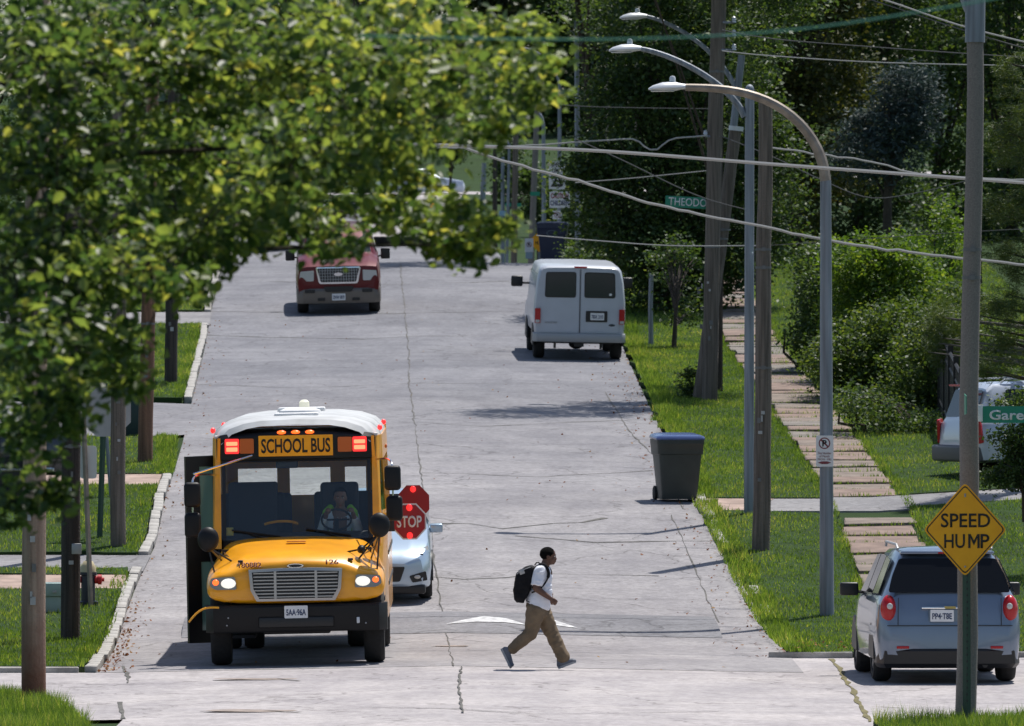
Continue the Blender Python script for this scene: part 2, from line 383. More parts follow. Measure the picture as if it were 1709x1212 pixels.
Lp = [(172, 1112), (214, 1010), (236, 958), (262, 905), (276, 830), (290, 790), (306, 735), (318, 680), (335, 610), (352, 520), (362, 480), (372, 446)]
Rp = [(1312, 1086), (1240, 975), (1192, 905), (1166, 850), (1135, 780), (1100, 712), (1075, 660), (1048, 600), (1034, 565), (1012, 500), (975, 440)]
Lw = [G(*p) for p in Lp]; Rw = [G(*p) for p in Rp]
LY, LX = [p.y for p in Lw], [p.x for p in Lw]; RY, RX = [p.y for p in Rw], [p.x for p in Rw]
def XL(Y): return float(np.interp(Y, LY + [240, 420], LX + [LX[-1] - .7, LX[-1] - 6]))
def XR(Y): return float(np.interp(Y, RY + [240, 420], RX + [RX[-1] - .6, RX[-1] - 6]))
yy = [110.3] + list(np.arange(112, 240, 3)) + [250, 300, 360, 400]
road_poly = [(XR(y), y) for y in yy] + [(XL(y), y) for y in reversed(yy)]
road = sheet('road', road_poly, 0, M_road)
cross = sheet('cross_street', [(-60, 97), (-4.5, 97), (-4.5, 60), (3.9, 60), (3.9, 94.5), (5, 96), (9, 96.3), (60, 97), (60, 114), (6, 115.4), (3.8, 115.2), (XR(112), 111.5), (XR(110.3), 110.3), (XL(110.3), 110.3), (-8, 110.9), (-60, 112)], -.004, M_xroad)
# side street on the left behind the bus
a, b_, c_, d_ = G(120, 728), G(308, 733), G(320, 672), G(120, 660)
side_poly = [(-60, a.y), (XL(b_.y) - .6, b_.y + .2), (XL(b_.y + 1) + .02, b_.y + 1.2), (XL(c_.y) + .02, c_.y - .6), (XL(c_.y) - 1, c_.y), (-60, d_.y)]
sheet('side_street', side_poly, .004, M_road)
# speed hump
def hump_z(x, y):
    t = (y - 120.0) / 3.4
    return .095 * math.sin(math.pi * min(1, max(0, t))) if 0 < t < 1 else 0
hp = [(XL(120) + .9, 119.95), (XR(120) - .75, 119.95), (XR(123.4) - .75, 123.45), (XL(123.4) + .9, 123.45)]
hump = NB()
nxh, nyh = 16, 12; gv = {}
for j in range(nyh + 1):
    y = 119.95 + 3.5 * j / nyh
    for i in range(nxh + 1):
        x = (XL(y) + .9) + ((XR(y) - .75) - (XL(y) + .9)) * i / nxh
        gv[i, j] = hump.verts.new((x, y, float(Zt(x, y)) + hump_z(x, y) + .006))
for j in range(nyh):
    for i in range(nxh): hump.faces.new((gv[i, j], gv[i + 1, j], gv[i + 1, j + 1], gv[i, j + 1]))
hump_o = tag(obj('speed_hump', hump, M_hump), 'dark asphalt speed hump with white arrow paint across the road', 'speed hump')
M_paint = mat('road_paint', (.66, .66, .66), .7, noise_s=9, col2=(.34, .34, .34))
def marking(pts):
    bm = NB(); bm.faces.new([bm.verts.new((p[0], p[1], 0)) for p in pts])
    for k in range(1, 12): bmesh.ops.bisect_plane(bm, geom=bm.verts[:] + bm.edges[:] + bm.faces[:], plane_co=(0, 119.95 + 3.5 * k / 12, 0), plane_no=(0, 1, 0))
    for v in bm.verts: v.co.z = float(Zt(v.co.x, v.co.y)) + hump_z(v.co.x, v.co.y) + .014
    obj('marking', bm, M_paint, hump_o)
marking([(-.95, 120.7), (-.5, 121.0), (-.1, 121.0), (.22, 120.75), (-.1, 121.5), (-.4, 121.75)]); marking([(.40, 120.9), (.62, 120.8), (.95, 120.55), (.62, 121.35), (.42, 121.6)])

def strip(bm, pts, w, dz):
    """a thin ribbon lying on the terrain"""
    vs = []
    for i, p in enumerate(pts):
        q = Vector((pts[min(i + 1, len(pts) - 1)][0] - pts[max(0, i - 1)][0], pts[min(i + 1, len(pts) - 1)][1] - pts[max(0, i - 1)][1])); q = Vector((-q.y, q.x)).normalized()
        ww = w * (random.uniform(.25, 1.4)) / 2
        vs.append([bm.verts.new((p[0] + s * q.x * ww, p[1] + s * q.y * ww, float(Zt(p[0] + s * q.x * ww, p[1] + s * q.y * ww)) + dz)) for s in (-1, 1)])
    for a, b in zip(vs, vs[1:]): bm.faces.new((a[0], a[1], b[1], b[0]))
M_crack = mat('crack_dirt', (.10, .095, .085), .95, noise_s=6, noise_a=.4)
M_weed = mat('crack_weed', (.14, .12, .05), .95, noise_s=6, noise_a=.4)
def crack(pix, w=.05, jit=.022, dz=.007, m=None, step=.6, parent=None):
    ws = [G(*p) for p in pix]; pts = []
    for a, b in zip(ws, ws[1:]):
        n = max(2, int((b - a).length / step))
        for k in range(n):
            t = k / n; p = a.lerp(b, t); pts.append((p.x + random.gauss(0, jit), p.y + random.gauss(0, jit)))
    pts.append((ws[-1].x, ws[-1].y)); bm = NB(); strip(bm, pts, w, dz); obj('crack', bm, m or M_crack, parent or road, smooth=0)
crack([(757, 1112), (748, 1070), (735, 1000), (722, 920), (708, 830), (698, 760), (690, 690), (682, 640), (683, 590), (678, 540), (670, 470), (668, 440)], .022, .012)
crack([(772, 1190), (765, 1150), (770, 1113)], .035, .01, parent=cross)
crack([(1140, 850), (1100, 770), (1050, 720), (1010, 655)], .025, .01, m=M_crack); crack([(1120, 860), (1165, 960), (1200, 1040)], .02, .01)
crack([(1190, 903), (1000, 907), (860, 895)], .07, .05); crack([(700, 875), (860, 880), (1010, 865)], .10, .12)
crack([(660, 960), (780, 968), (900, 958), (1100, 962)], .05, .06)
crack([(700, 790), (900, 797), (1090, 786)], .05, .08); crack([(660, 705), (800, 712), (1090, 700)], .05, .06)
crack([(300, 640), (500, 648), (700, 640), (1060, 642)], .05, .06); crack([(340, 560), (600, 566), (900, 560)], .08, .06)
crack([(440, 470), (660, 476), (850, 470)], .08, .05); crack([(345, 520), (660, 524), (870, 520)], .07, .05); crack([(720, 1080), (780, 1078)], .12, .05)
for q in (((215, 1140), (205, 1112)), ((205, 1200), (200, 1172)), ((1390, 1100), (1420, 1150), (1452, 1205)), ((380, 1135), (460, 1133), (500, 1137)), ((330, 1188), (440, 1186), (500, 1190)), ((600, 1180), (900, 1192), (1200, 1188))):
    crack(q, .05 if q[0][0] != 1390 else .07, .014, parent=cross, dz=.004, m=M_weed if q[0][0] == 1390 else None)
M_patch = mat('rust_patch', (.27, .22, .19), .9, noise_s=8, noise_a=.3)
for cxp, cyp, wx, wy in ((425, 1187, .65, .35), (430, 1134, .6, .25), (755, 1079, .26, .2)):
    c = G(cxp, cyp); bm = NB(); bm.faces.new([bm.verts.new((c.x + wx * math.cos(t) * random.uniform(.7, 1.1), c.y + wy * math.sin(t) * random.uniform(.6, 1.2), float(Zt(c.x, c.y)) + .006)) for t in np.linspace(0, 2 * math.pi, 14)[:-1]])
    obj('patch', bm, M_patch, cross if cyp > 1112 else road, smooth=0)

# verges (grass sheets raised behind the kerbs)
verges = []
def wp(*pix): return [(lambda g: (g.x, g.y))(G(*p)) for p in pix]
KH = .085
def verge(name, poly):
    o = sheet(name, poly, KH - .01, M_grassg, skirt=.2); verges.append(poly); return o
ya = [(x, y) for x, y in zip(LX, LY)]
xl = lambda y, d=.18: (XL(y) - d, y)
yA0, yA1 = 110.4, G(228, 990).y
yB0, yB1 = G(232, 975).y, G(240, 957).y
yC0, yC1 = G(258, 930).y, G(285, 815).y
yD0, yD1 = G(290, 798).y, b_.y - .1
yE0, yE1 = c_.y + .4, G(348, 545).y
yF0, yF1 = G(352, 523).y, 245
def lrange(y0, y1): return [y0] + [y for y in np.arange(math.ceil(y0), y1, 2)] + [y1]
def lverge(y0, y1, far=-60):
    xa, xb = XL(y1) - .3, XL(y0) - .3; jt = lambda x, y, s: (x, y + s * random.uniform(0, .16))
    return verge('grass_verge', [(x - random.uniform(0, .05), y) for x, y in (xl(y) for y in lrange(y0, y1))] + [jt(xa - k * .35, y1, -1) for k in range(14)] + [(far, y1), (far, y0)] + [jt(xb - 5.3 + k * .35, y0, 1) for k in range(15)])
lverge(yA0 + .15, yA1); lverge(yB0 + .6, yB1 + .2); lverge(yC0, yC1); lverge(yD0, yD1)
lverge(yE0, yE1); lverge(yF0, yF1)
verge('grass_verge', [(-60, 97.4), (-9, 102.8), (-6.4, 103.4), (-5.75, 102.2), (-5.35, 99.5), (-4.85, 95.4), (-4.6, 92), (-4.6, 60), (-60, 60)])
verge('grass_verge', [(4.1, 60), (4.1, 95.2), (5.2, 96.5), (7, 96.7), (60, 97), (60, 60)])
# left pavings
pink_walk = sheet('pavement', [(-60, yA1 - .02), xl(yA1), (XL(yB0) - .18, yB0 + .6), (-60, yB0 + .6)], KH - .02, M_pink, skirt=.15)
sheet('driveway', [(-60, yB1 + .2), (XL(yB1) + .02, yB1), (XL(yC0) + .02, yC0 + .02), (-60, yC0)], .03, M_drive)
sheet('footpath', [(-60, yC1), xl(yC1), (XL(yD0) - .18, yD0), (-60, yD0)], KH - .02, M_pink, skirt=.15)
sheet('driveway', [(-60, yE1), (XL(yE1) + .02, yE1), (XL(yF0) + .02, yF0), (-60, yF0)], .03, M_drive)
# right: verge, sidewalk, far lawn
ydr0, ydr1 = G(1180, 858).y, G(1172, 838).y
SWL = lambda y: float(np.interp(y, [115, 137, 160, 182, 200, 240], [5.25, 5.3, 5.05, 4.85, 4.75, 4.4]))
xr = lambda y, d=.1: (XR(y) + d, y)
def rv(y0, y1): return verge('grass_verge', [xr(y, .1 + .1 * math.sin(y * 1.7) + .05 * math.sin(y * 4.1)) for y in np.arange(y0, y1, .8)] + [xr(y1)] + [(SWL(y) - .01 - random.uniform(-.06, .05), y) for y in reversed(list(np.arange(y0, y1, .7)))])
rv(115.3, ydr0); rv(ydr1, 245)
def rfar(y0, y1): return verge('grass_verge', [(SWL(y) + 1.24, y) for y in lrange(y0, y1)] + [(60, y1), (60, y0)])
rfar(115.5, ydr0 + .3); rfar(ydr1 + .3, 245)
sheet('pavement_bed', [(SWL(y) - .01, y) for y in lrange(115.4, ydr0)] + [(SWL(y) + 1.24, y) for y in reversed(lrange(115.4, ydr0))], KH - .06, M_grassg)
sheet('pavement_bed', [(SWL(y) - .01, y) for y in lrange(ydr1 + .2, 245)] + [(SWL(y) + 1.24, y) for y in reversed(lrange(ydr1 + .2, 245))], KH - .06, M_grassg)
sheet('driveway', [(XR(ydr0) - .02, ydr0), (SWL(ydr0), ydr0), (60, ydr0 + .3), (60, ydr1 + .3), (SWL(ydr1), ydr1 + .3), (XR(ydr1) - .02, ydr1)], KH - .03, M_drive, skirt=.15)
sheet('driveway_apron', [(XR(ydr0) - .01, ydr0 + .05), (XR(ydr0) + .9, ydr0 + .05), (XR(ydr1) + 1.3, ydr1 - .05), (XR(ydr1) - .01, ydr1 - .05)], KH - .024, M_pink)
# slabs of the right sidewalk
sw = bpy.data.objects.new('sidewalk', None); link(sw); sw['kind'] = 'structure'
slabm = []
for i, m in enumerate(M_slab):
    for k in range(2):
        bm = NB(); box(bm, -.59, .59, -.5, .5, -.1, 0, .012, 1)
        for v in bm.verts: v.co += Vector((random.gauss(0, .012), random.gauss(0, .012), random.gauss(0, .004)))
        me = bpy.data.meshes.new('slab'); bm.to_mesh(me); bm.free(); me.materials.append(m); slabm.append(me)
y = 115.7
while y < 232:
    L = random.uniform(1.0, 1.3)
    if ydr0 - .9 < y + L / 2 < ydr1 + .9: y += .4; continue
    s = bpy.data.objects.new('slab', random.choice(slabm[:4] if y < 150 else slabm)); link(s, sw)
    ym = y + L / 2; xm = SWL(ym) + .62; sl = float(Zt(xm, ym + .5) - Zt(xm, ym - .5))
    s.location = (xm + random.gauss(0, .03), ym, float(Zt(xm, ym)) + KH + random.uniform(-.015, .03)); s.scale = (1, L, 1)
    s.rotation_euler = (math.atan(sl) + random.gauss(0, .018), random.gauss(0, .01), random.gauss(0, .015)); y += L + random.uniform(.07, .26)
# kerbs
kerb = bpy.data.objects.new('kerb', None); link(kerb); kerb['kind'] = 'structure'
kms = []
for k in range(4):
    bm = NB(); box(bm, -.075, .075, -.5, .5, -.2, 0, .010, 1)
    for v in bm.verts: v.co += Vector((random.gauss(0, .004), 0, random.gauss(0, .003)))
    me = bpy.data.meshes.new('kerb_stone'); bm.to_mesh(me); bm.free(); me.materials.append(M_kerb); kms.append(me)
def kerb_run(y0, y1, fx, off, step=1.2, skip=0):
    y = y0
    while y < y1 - .2:
        L = min(step * random.uniform(.8, 1.2), y1 - y)
        if random.random() >= skip:
            s = bpy.data.objects.new('kerb_stone', random.choice(kms)); link(s, kerb); a = Vector((fx(y) + off, y, 0)); b = Vector((fx(y + L) + off, y + L, 0))
            a.z = float(Zt(a.x, a.y)); b.z = float(Zt(b.x, b.y)); m = (a + b) / 2
            s.location = (m.x + random.gauss(0, .01), m.y, m.z + KH + .004 + random.gauss(0, .005)); s.scale = (1, (b - a).length * .992, 1)
            s.rotation_euler = (math.atan2(b.z - a.z, b.y - a.y), 0, -math.atan2(b.x - a.x, b.y - a.y))
        y += L
for y0, y1 in ((yA0, yB1 + .1), (yC0, yC1), (yC1, yD0), (yE0, yE1), (yF0, 224)): kerb_run(y0, y1, XL, -.09)
kerb_run(115.6, 150, XR, .10, 1.3, .72)
for k in range(7):
    s = bpy.data.objects.new('kerb_stone', random.choice(kms)); link(s, kerb); x = XL(110.4) - .8 - k * 1.2
    s.location = (x, 110.36 + .04 * k, float(Zt(x, 110.4)) + .07); s.rotation_euler = (0, 0, R(90)); s.scale = (1, 1.15, 1); 
for k in range(5):
    s = bpy.data.objects.new('kerb_stone', random.choice(kms)); link(s, kerb); x = 4.1 + k * 1.2
    s.location = (x, 115.2, float(Zt(x, 115.2)) + .08); s.rotation_euler = (0, 0, R(90)); s.scale = (1, 1.15, 1)

# grass blades
def blades(poly, dens, h, name='grass', w=.012, xlim=(-12, 12), ylim=(60, 240)):
    P_ = np.array(poly); x0, x1 = max(xlim[0], P_[:, 0].min()), min(xlim[1], P_[:, 0].max()); y0, y1 = max(ylim[0], P_[:, 1].min()), min(ylim[1], P_[:, 1].max())
    if x1 <= x0 or y1 <= y0: return None
    n = int((x1 - x0) * (y1 - y0) * dens); X = rng.uniform(x0, x1, n); Y = rng.uniform(y0, y1, n)
    vis = np.abs(X / Y) < .0625
    k = in_poly(X, Y, poly) & vis; X, Y = X[k], Y[k]; n = len(X)
    if n == 0: return None
    cl = np.array([.5 + .5 * math.sin(a * 2.3 + 1.7 * math.sin(b * 1.1)) for a, b in zip(X, Y)])
    Z = Zt(X, Y) + KH - .012; hh = h * rng.uniform(.5, 1.35, n) * (.7 + .6 * cl)
    t = rng.uniform(0, 2 * math.pi, n); dx, dy = np.cos(t) * w / 2, np.sin(t) * w / 2; lx, ly = rng.normal(0, .35, n) * hh, rng.normal(0, .35, n) * hh
    bald = np.sin(X * 3.1 + 1.3 * np.sin(Y * 1.9)) * np.sin(Y * 2.3 + X * 1.1) + .5 * np.sin(X * 7 + Y * 5)
    hh = hh * np.where(bald > .95, .35, 1.0) * (1 + .5 * (rng.random(n) > .97)); lx, ly = lx * .9, ly * .9
    V = np.stack([np.stack([X - dx, Y - dy, Z], -1), np.stack([X + dx, Y + dy, Z], -1), np.stack([X + lx, Y + ly, Z + hh], -1)], 1)
    pn = np.sin(X * 1.3 + 2.1 * np.sin(Y * .37)) * np.cos(Y * .61 + X * .5) ; tint = np.clip(rng.normal(.47, .22, n) + (cl - .5) * .25 + pn * .16, 0, 1)
    return V.reshape(-1, 3), np.arange(n * 3).reshape(n, 3), tint
def grass_obj(items, label_name='grass'):
    V, F, T = [], [], []; k = 0
    for it in items:
        if it is None: continue
        V.append(it[0]); F.append(it[1] + k); T.append(it[2]); k += len(it[0])
    o = rawmesh(label_name, np.concatenate(V), np.concatenate(F), M_blade, None, np.concatenate(T), 3); return o
items = []
for i, p in enumerate(verges):
    near = max(q[1] for q in p) < 105
    items.append(blades(p, 700 if near else (420 if min(q[1] for q in p) < 140 else 300), .13 if near else .05, w=.010 if near else .016, ylim=(84, 235)))
tag(grass_obj(items), 'short sunlit green grass covering the verges both sides of the road', 'grass', kind='stuff')
# taller weeds along right kerb and in slab gaps
it = []
for y0, y1 in ((115.4, ydr0), (ydr1, 215)):
    it.append(blades([(XR(y0) - .05, y0), (XR(y0) + .35, y0), (XR(y1) + .35, y1), (XR(y1) - .05, y1)], 500, .09, w=.02))
for y0, y1 in ((yC0, yC1), (yD0, yD1), (yE0, yE1), (yA0, yB1)):
    it.append(blades([(XL(y0) - .42, y0), (XL(y0) - .15, y0), (XL(y1) - .15, y1), (XL(y1) - .42, y1)], 260, .07, w=.018))
it.append(blades([(XL(yD0) - .25, yD0), (XL(yD0) + .05, yD0), (XL(yD1) - .1, yD1), (XL(yD1) - .5, yD1)], 500, .10, w=.02))
for q in range(16):
    y0 = 116 + q * 3.1 + random.uniform(-1, 1); ww = random.uniform(.0, .16); it.append(blades([(XR(y0) - ww, y0), (XR(y0) + .3, y0 - .8), (XR(y0) + .3, y0 + 1.2), (XR(y0 + 1) - ww * .3, y0 + 1.0)], 420, .11, w=.02))
it.append(blades([(SWL(y) - .12, y) for y in (116, 137, 160, 182, 210)] + [(SWL(y) + .05, y) for y in (210, 182, 160, 137, 116)], 400, .06, w=.016))
it.append(blades([(SWL(y) + 1.18, y) for y in (116, 137, 160, 182, 210)] + [(SWL(y) + 1.35, y) for y in (210, 182, 160, 137, 116)], 400, .06, w=.016))
for yk in (xx for xx in [s.location.y - s.scale.y / 2 - .06 for s in sw.children if s.location.y < 205]):
    it.append(blades([(SWL(yk) + .0, yk - .11), (SWL(yk) + 1.2, yk - .11), (SWL(yk) + 1.2, yk + .08), (SWL(yk) + .0, yk + .08)], 380, .06, w=.018))
tag(grass_obj(it, 'weeds'), 'tufts of weeds along the right kerb and between sidewalk slabs', 'weeds', kind='stuff')
# leaf litter
M_litter = leafmat('litter', [(0, (.16, .045, .015)), (.5, (.25, .10, .04)), (1, (.33, .22, .10))], .2, .8, .2, (1.2, 1, .8))
pts = []
for k in range(230):
    y = random.uniform(110.4, 126); x = XL(y) + abs(random.gauss(0, .16)); pts.append((x, y, float(Zt(x, y)) + .012))
for k in range(130):
    y = random.uniform(126, 200); x = XL(y) + abs(random.gauss(0, .2)); pts.append((x, y, float(Zt(x, y)) + .012))
for k in range(420):
    y = random.uniform(115, 190); x = XR(y) - abs(random.gauss(0, .4)); pts.append((x, y, float(Zt(x, y)) + .012))
for k in range(200):
    y = random.uniform(110, 200); x = random.uniform(XL(y), XR(y)); pts.append((x, y, float(Zt(x, y)) + .008))
for k in range(50):
    y = random.uniform(115.3, 118); x = random.uniform(3.9, 5.4); pts.append((x, y, float(Zt(x, y)) + KH + .03))
V, F, _ = leaf_arrays(np.array(pts), .055, .7, up=2)
tag(rawmesh('leaf_litter', V, F, M_litter, None, rng.uniform(0, 1, len(F))), 'brown fallen leaves gathered in the gutters', 'fallen leaves', kind='stuff')
# far road on the hillside beyond the crest
sheet('far_road', [(-60, 400), (60, 396), (60, 418), (-60, 423)], .40, M_xroad)
sheet('far_road_branch', [(-6.5, 330), (-3.4, 330), (-2.2, 407), (-4.2, 407)], .35, M_xroad)

# ------------------------------------------------------------------ poles and street lamps
def zat(py, Y): return H - (py - YH) / FPX * Y
def pole(name, label, cat, base, toppx, toppy, d0, d1, m, group=None, dz=KH, n=14, extra=True, Y=None):
    b = G(base[0], base[1], dz) if Y is None else Vector(((base[0] - CX) / FPX * Y, Y, float(Zt((base[0] - CX) / FPX * Y, Y)) + dz))
    t = P(toppx, toppy, b.y)
    r = empty(name, b, label, cat, group)
    d = t - b; bm = NB(); k = 9
    pts = [Vector((0, 0, -.3))] + [d * (i / k) + Vector((random.gauss(0, .008), random.gauss(0, .008), 0)) for i in range(k + 1)]
    rad = [d0 / 2] + [(d0 + (d1 - d0) * i / k) / 2 for i in range(k + 1)]
    tube(bm, pts, rad, n)
    ob = obj('shaft', bm, m, r)
    return r, b, t
def ppx(px, Y): return px / FPX * Y
r, b, t = pole('utility_pole', 'pale smooth wooden pole with rusty foot at the bottom left grass corner', 'utility pole', (55, 1166), 66, -230, .30, .25, M_wood4, 'utility poles along the street', Y=100.9)
near_pole = (b, t)
r, b, t = pole('utility_pole', 'dark cracked wooden pole left of the open bus door', 'utility pole', (118, 1066), 122, -150, .28, .24, M_wood2, 'utility poles along the street')
bm = NB(); box(bm, .02, .16, -.16, -.13, 1.2, 1.35, .01); obj('tag_plate', bm, M_alum, r)
r, b, t = pole('utility_pole', 'grey weathered wooden pole with weeds round its foot, above the hydrant', 'utility pole', (197, 910), 200, -60, .25, .21, M_wood, 'utility poles along the street')
r, b, t = pole('utility_pole', 'reddish brown wooden pole on the grass tip at the side street', 'utility pole', (242, 769), 255, 120, .27, .22, M_wood3, 'utility poles along the street')
bl = G(286, 637, KH)
r, b, t = pole('utility_pole', 'nearly black wooden pole on the grass beyond the side street', 'utility pole', (285, 637), 290, 150, .27, .23, M_wood2, 'utility poles along the street')
r, b, t = pole('concrete_pole', 'thick grey concrete pole behind the yellow speed hump sign', 'pole', (1612, 1195), 1627, 20, .245, .19, M_conc, dz=.1)
conc = (r, b, t)
bm = NB(); tube(bm, [(t.x - b.x, 0, t.z - b.z - .35), (t.x - b.x + .01, 0, t.z - b.z + .9)], .115, 12); obj('steel_collar', bm, M_galv, r)
bm = NB(); tube(bm, [(t.x - b.x, 0, t.z - b.z - .15), (t.x - b.x - .1, 0, t.z - b.z + .05), (t.x - b.x - .35, 0, t.z - b.z + .8)], .04, 8); obj('bracket', bm, M_galv, r)
r, b, t = pole('utility_pole', 'plain wooden pole between the two right-hand lamp posts', 'utility pole', (1270, 917), 1278, 162, .29, .22, M_wood, 'utility poles along the street')
wood3 = (b, t)
r, b, t = pole('utility_pole', 'tall grey wooden pole carrying insulators, between street name sign and lamp posts', 'utility pole', (1184, 668), 1202, -160, .31, .30, M_wood, 'utility poles along the street')
tall5 = (b, t); hub = []
for i, py in enumerate((38, 60, 84, 228)):
    q = P(1201, py, b.y) - b; sx = -1 if i == 3 else 1
    bm = NB(); tube(bm, [(q.x, -.1, q.z), (q.x + .28 * sx, -.1, q.z)], .025, 6); ins = obj('insulator_arm', bm, M_galv, r)
    bm = NB(); lathe(bm, [(.0, 0), (.05, 0), (.03, .04), (.05, .05), (.03, .09), (.045, .1), (0, .13)], 10, (q.x + .28 * sx, -.1, q.z)); obj('insulator', bm, M_lum, ins)
r, b, t = pole('utility_pole', 'stubby leaning wooden pole propped beside the tall grey pole', 'utility pole', (1168, 655), 1228, 216, .30, .24, M_wood, 'utility poles along the street', Y=tall5[0].y + .9)
bm = NB(); q = t - b; tube(bm, [q + Vector((0, 0, -.03)), q + Vector((.01, 0, .06))], .15, 14); obj('pole_cap', bm, M_lum, r)

def bez(p, n=14):
    p = [Vector(q) for q in p]; out = []
    for i in range(n + 1):
        t = i / n; m = len(p) - 1
        s = Vector((0, 0, 0))
        for k, q in enumerate(p): s += q * math.comb(m, k) * (1 - t) ** (m - k) * t ** k
        out.append(s)
    return out
def cobra_head(parent, tip, L, m=None, dirx=-1):
    """lamp head hanging from the arm end, pointing to -x"""
    bm = NB(); rings = []
    for u, w, h, z in ((0, .05, .05, .0), (.12, .07, .06, 0), (.3, .13, .09, -.005), (.62, .16, .085, -.01), (.88, .13, .05, -.02), (1, .04, .015, -.03)):
        rings.append([Vector((dirx * u * L, w * math.cos(a), z + h * (math.sin(a) if math.sin(a) > 0 else .55 * math.sin(a)))) for a in (2 * math.pi * k / 14 for k in range(14))])
    loft(bm, rings); hd = obj('lamp_head', bm, m or M_lum, parent); hd.location = tip
    bm = NB(); box(bm, -.17 * 1, .17, -.1, .1, -.065, -.045, .01); le = obj('lens', bm, M_lens, hd); le.location = (dirx * .62 * L, 0, 0)
    bm = NB(); lathe(bm, [(0, 0), (.045, 0), (.045, .06), (.03, .085), (0, .09)], 10, (dirx * .35 * L, 0, .08)); obj('photocell', bm, M_lum, hd)
    return hd
def lamp(label, base, top, d0, d1, m, arm_pts, arm_r, arm_m, head_px, Y=None, head=True, dz=KH, group='street lamps along the right side', kink=None):
    b = G(base[0], base[1], dz) if Y is None else Vector(((base[0] - CX) / FPX * Y, Y, float(Zt((base[0] - CX) / FPX * Y, Y)) + dz))
    r = empty('street_lamp', b, label, 'street lamp', group); Y = b.y
    t = P(top[0], top[1], Y) - b; bm = NB()
    tube(bm, [(0, 0, -.2), (0, 0, 0), t * .5, t], [d0 / 2, d0 / 2, (d0 + d1) / 4, d1 / 2], 16); sh = obj('pole', bm, m, r)
    if arm_pts:
        pts = [P(px, py, Y) - b for px, py in arm_pts]; pts = bez(pts, 18) if len(pts) < 6 else pts
        bm = NB(); tube(bm, pts, [arm_r * (1 - .35 * i / (len(pts) - 1)) for i in range(len(pts))], 10); obj('arm', bm, arm_m, r)
        if head: cobra_head(r, pts[-1], ppx(head_px, Y))
    return r, b
r, b = lamp('nearest grey lamp post with wide brown arc and no parking sign', (1380, 1026), (1378, 300), .215, .16, M_galv, [(1378, 302), (1372, 215), (1300, 152), (1225, 147), (1144, 146)], .085, M_bronze, 62)
lampA = (r, b)
r, b = lamp('grey lamp post with rounded cap behind the plain wooden pole', (1250, 856), (1251, 150), .165, .15, M_galv, [(1243, 195), (1225, 150), (1150, 95), (1075, 82), (1070, 82)], .06, M_galv, 54)
q = P(1251, 150, b.y) - b; bm = NB(); ball(bm, q, (.075, .075, .09)); obj('cap', bm, M_galv, r)
r, b = lamp('slanting grey lamp post behind the tall wooden pole', (1172, 655), (1238, 92), .20, .14, M_galv, [(1232, 160), (1218, 110), (1160, 45), (1084, 28), (1080, 28)], .055, M_galv, 46, Y=tall5[0].y + 1.9)
r, b = lamp('far slim grey post with empty bracket top above the dark blue cart', (965, 402), (962, 30), .17, .12, M_galv, [(962, 62), (955, 50), (950, 52)], .03, M_galv, 10, Y=232, head=False, dz=0)
# far cluster on the descent beyond the crest
FC = 'far posts beyond the crest'
def farpole(label, bx, tx, ty, Y, w, m, arm=None, name='utility_pole', cat='utility pole', armr=.05, head=0):
    X = (bx - CX) / FPX * Y; b = Vector((X, Y, float(Zt(X, Y)))); r = empty(name, b, label, cat, FC); t = P(tx, ty, Y) - b
    bm = NB(); tube(bm, [(0, 0, -.2), t * .5, t], [w * .55, w * .5, w * .42], 10); obj('pole', bm, m, r)
    if arm:
        pts = bez([P(a_, b2, Y) - b for a_, b2 in arm], 12); bm = NB(); tube(bm, pts, armr, 8); obj('arm', bm, m, r)
        if head: cobra_head(r, pts[-1], ppx(head, Y))
    return r
farpole('far grey lamp post leaning behind the street sign pair', 884, 899, 120, 262, .20, M_conc, [(899, 138), (890, 118), (872, 108), (868, 107)], name='street_lamp', cat='street lamp', head=18)
farpole('far slim lamp post with hooked arm beside the caution sign', 908, 907, 210, 250, .14, M_galv, [(907, 215), (906, 195), (899, 190)], name='street_lamp', cat='street lamp')
farpole('far lamp post whose thin arc bends over the caution sign', 933, 934, 140, 240, .13, M_galv, [(934, 145), (930, 110), (900, 80), (864, 80)], name='street_lamp', cat='street lamp', head=16, armr=.035)
farpole('far brown wooden pole standing left of the small street sign', 857, 862, 128, 270, .20, M_wood)
farpole('far pale blue post carrying a small blue sign', 839, 839, 262, 300, .15, M_galv)
farpole('far dark post on the grass slope', 826, 826, 250, 330, .20, M_wood2)
farpole('far grey post with rusty top by the distant road', 805, 808, 272, 385, .26, M_galv, name='post', cat='post')
farpole('far lamp post arching over from behind the leaves', 845, 850, 240, 290, .11, M_galv, [(850, 245), (838, 205), (812, 194)], name='street_lamp', cat='street lamp', armr=.03, head=14)
farpole('very tall brown lamp arm crossing the top of the picture', 1063, 1063, 60, 236, .16, M_bronze, [(1063, 62), (1045, 20), (990, -6), (905, -10)], name='street_lamp', cat='street lamp', armr=.06, head=22)
farpole('second thin brown arm curving down beside the tall one', 1014, 1014, 52, 262, .13, M_bronze, [(1014, 55), (1010, 25), (1000, 5), (985, -4)], name='street_lamp', cat='street lamp', armr=.045)

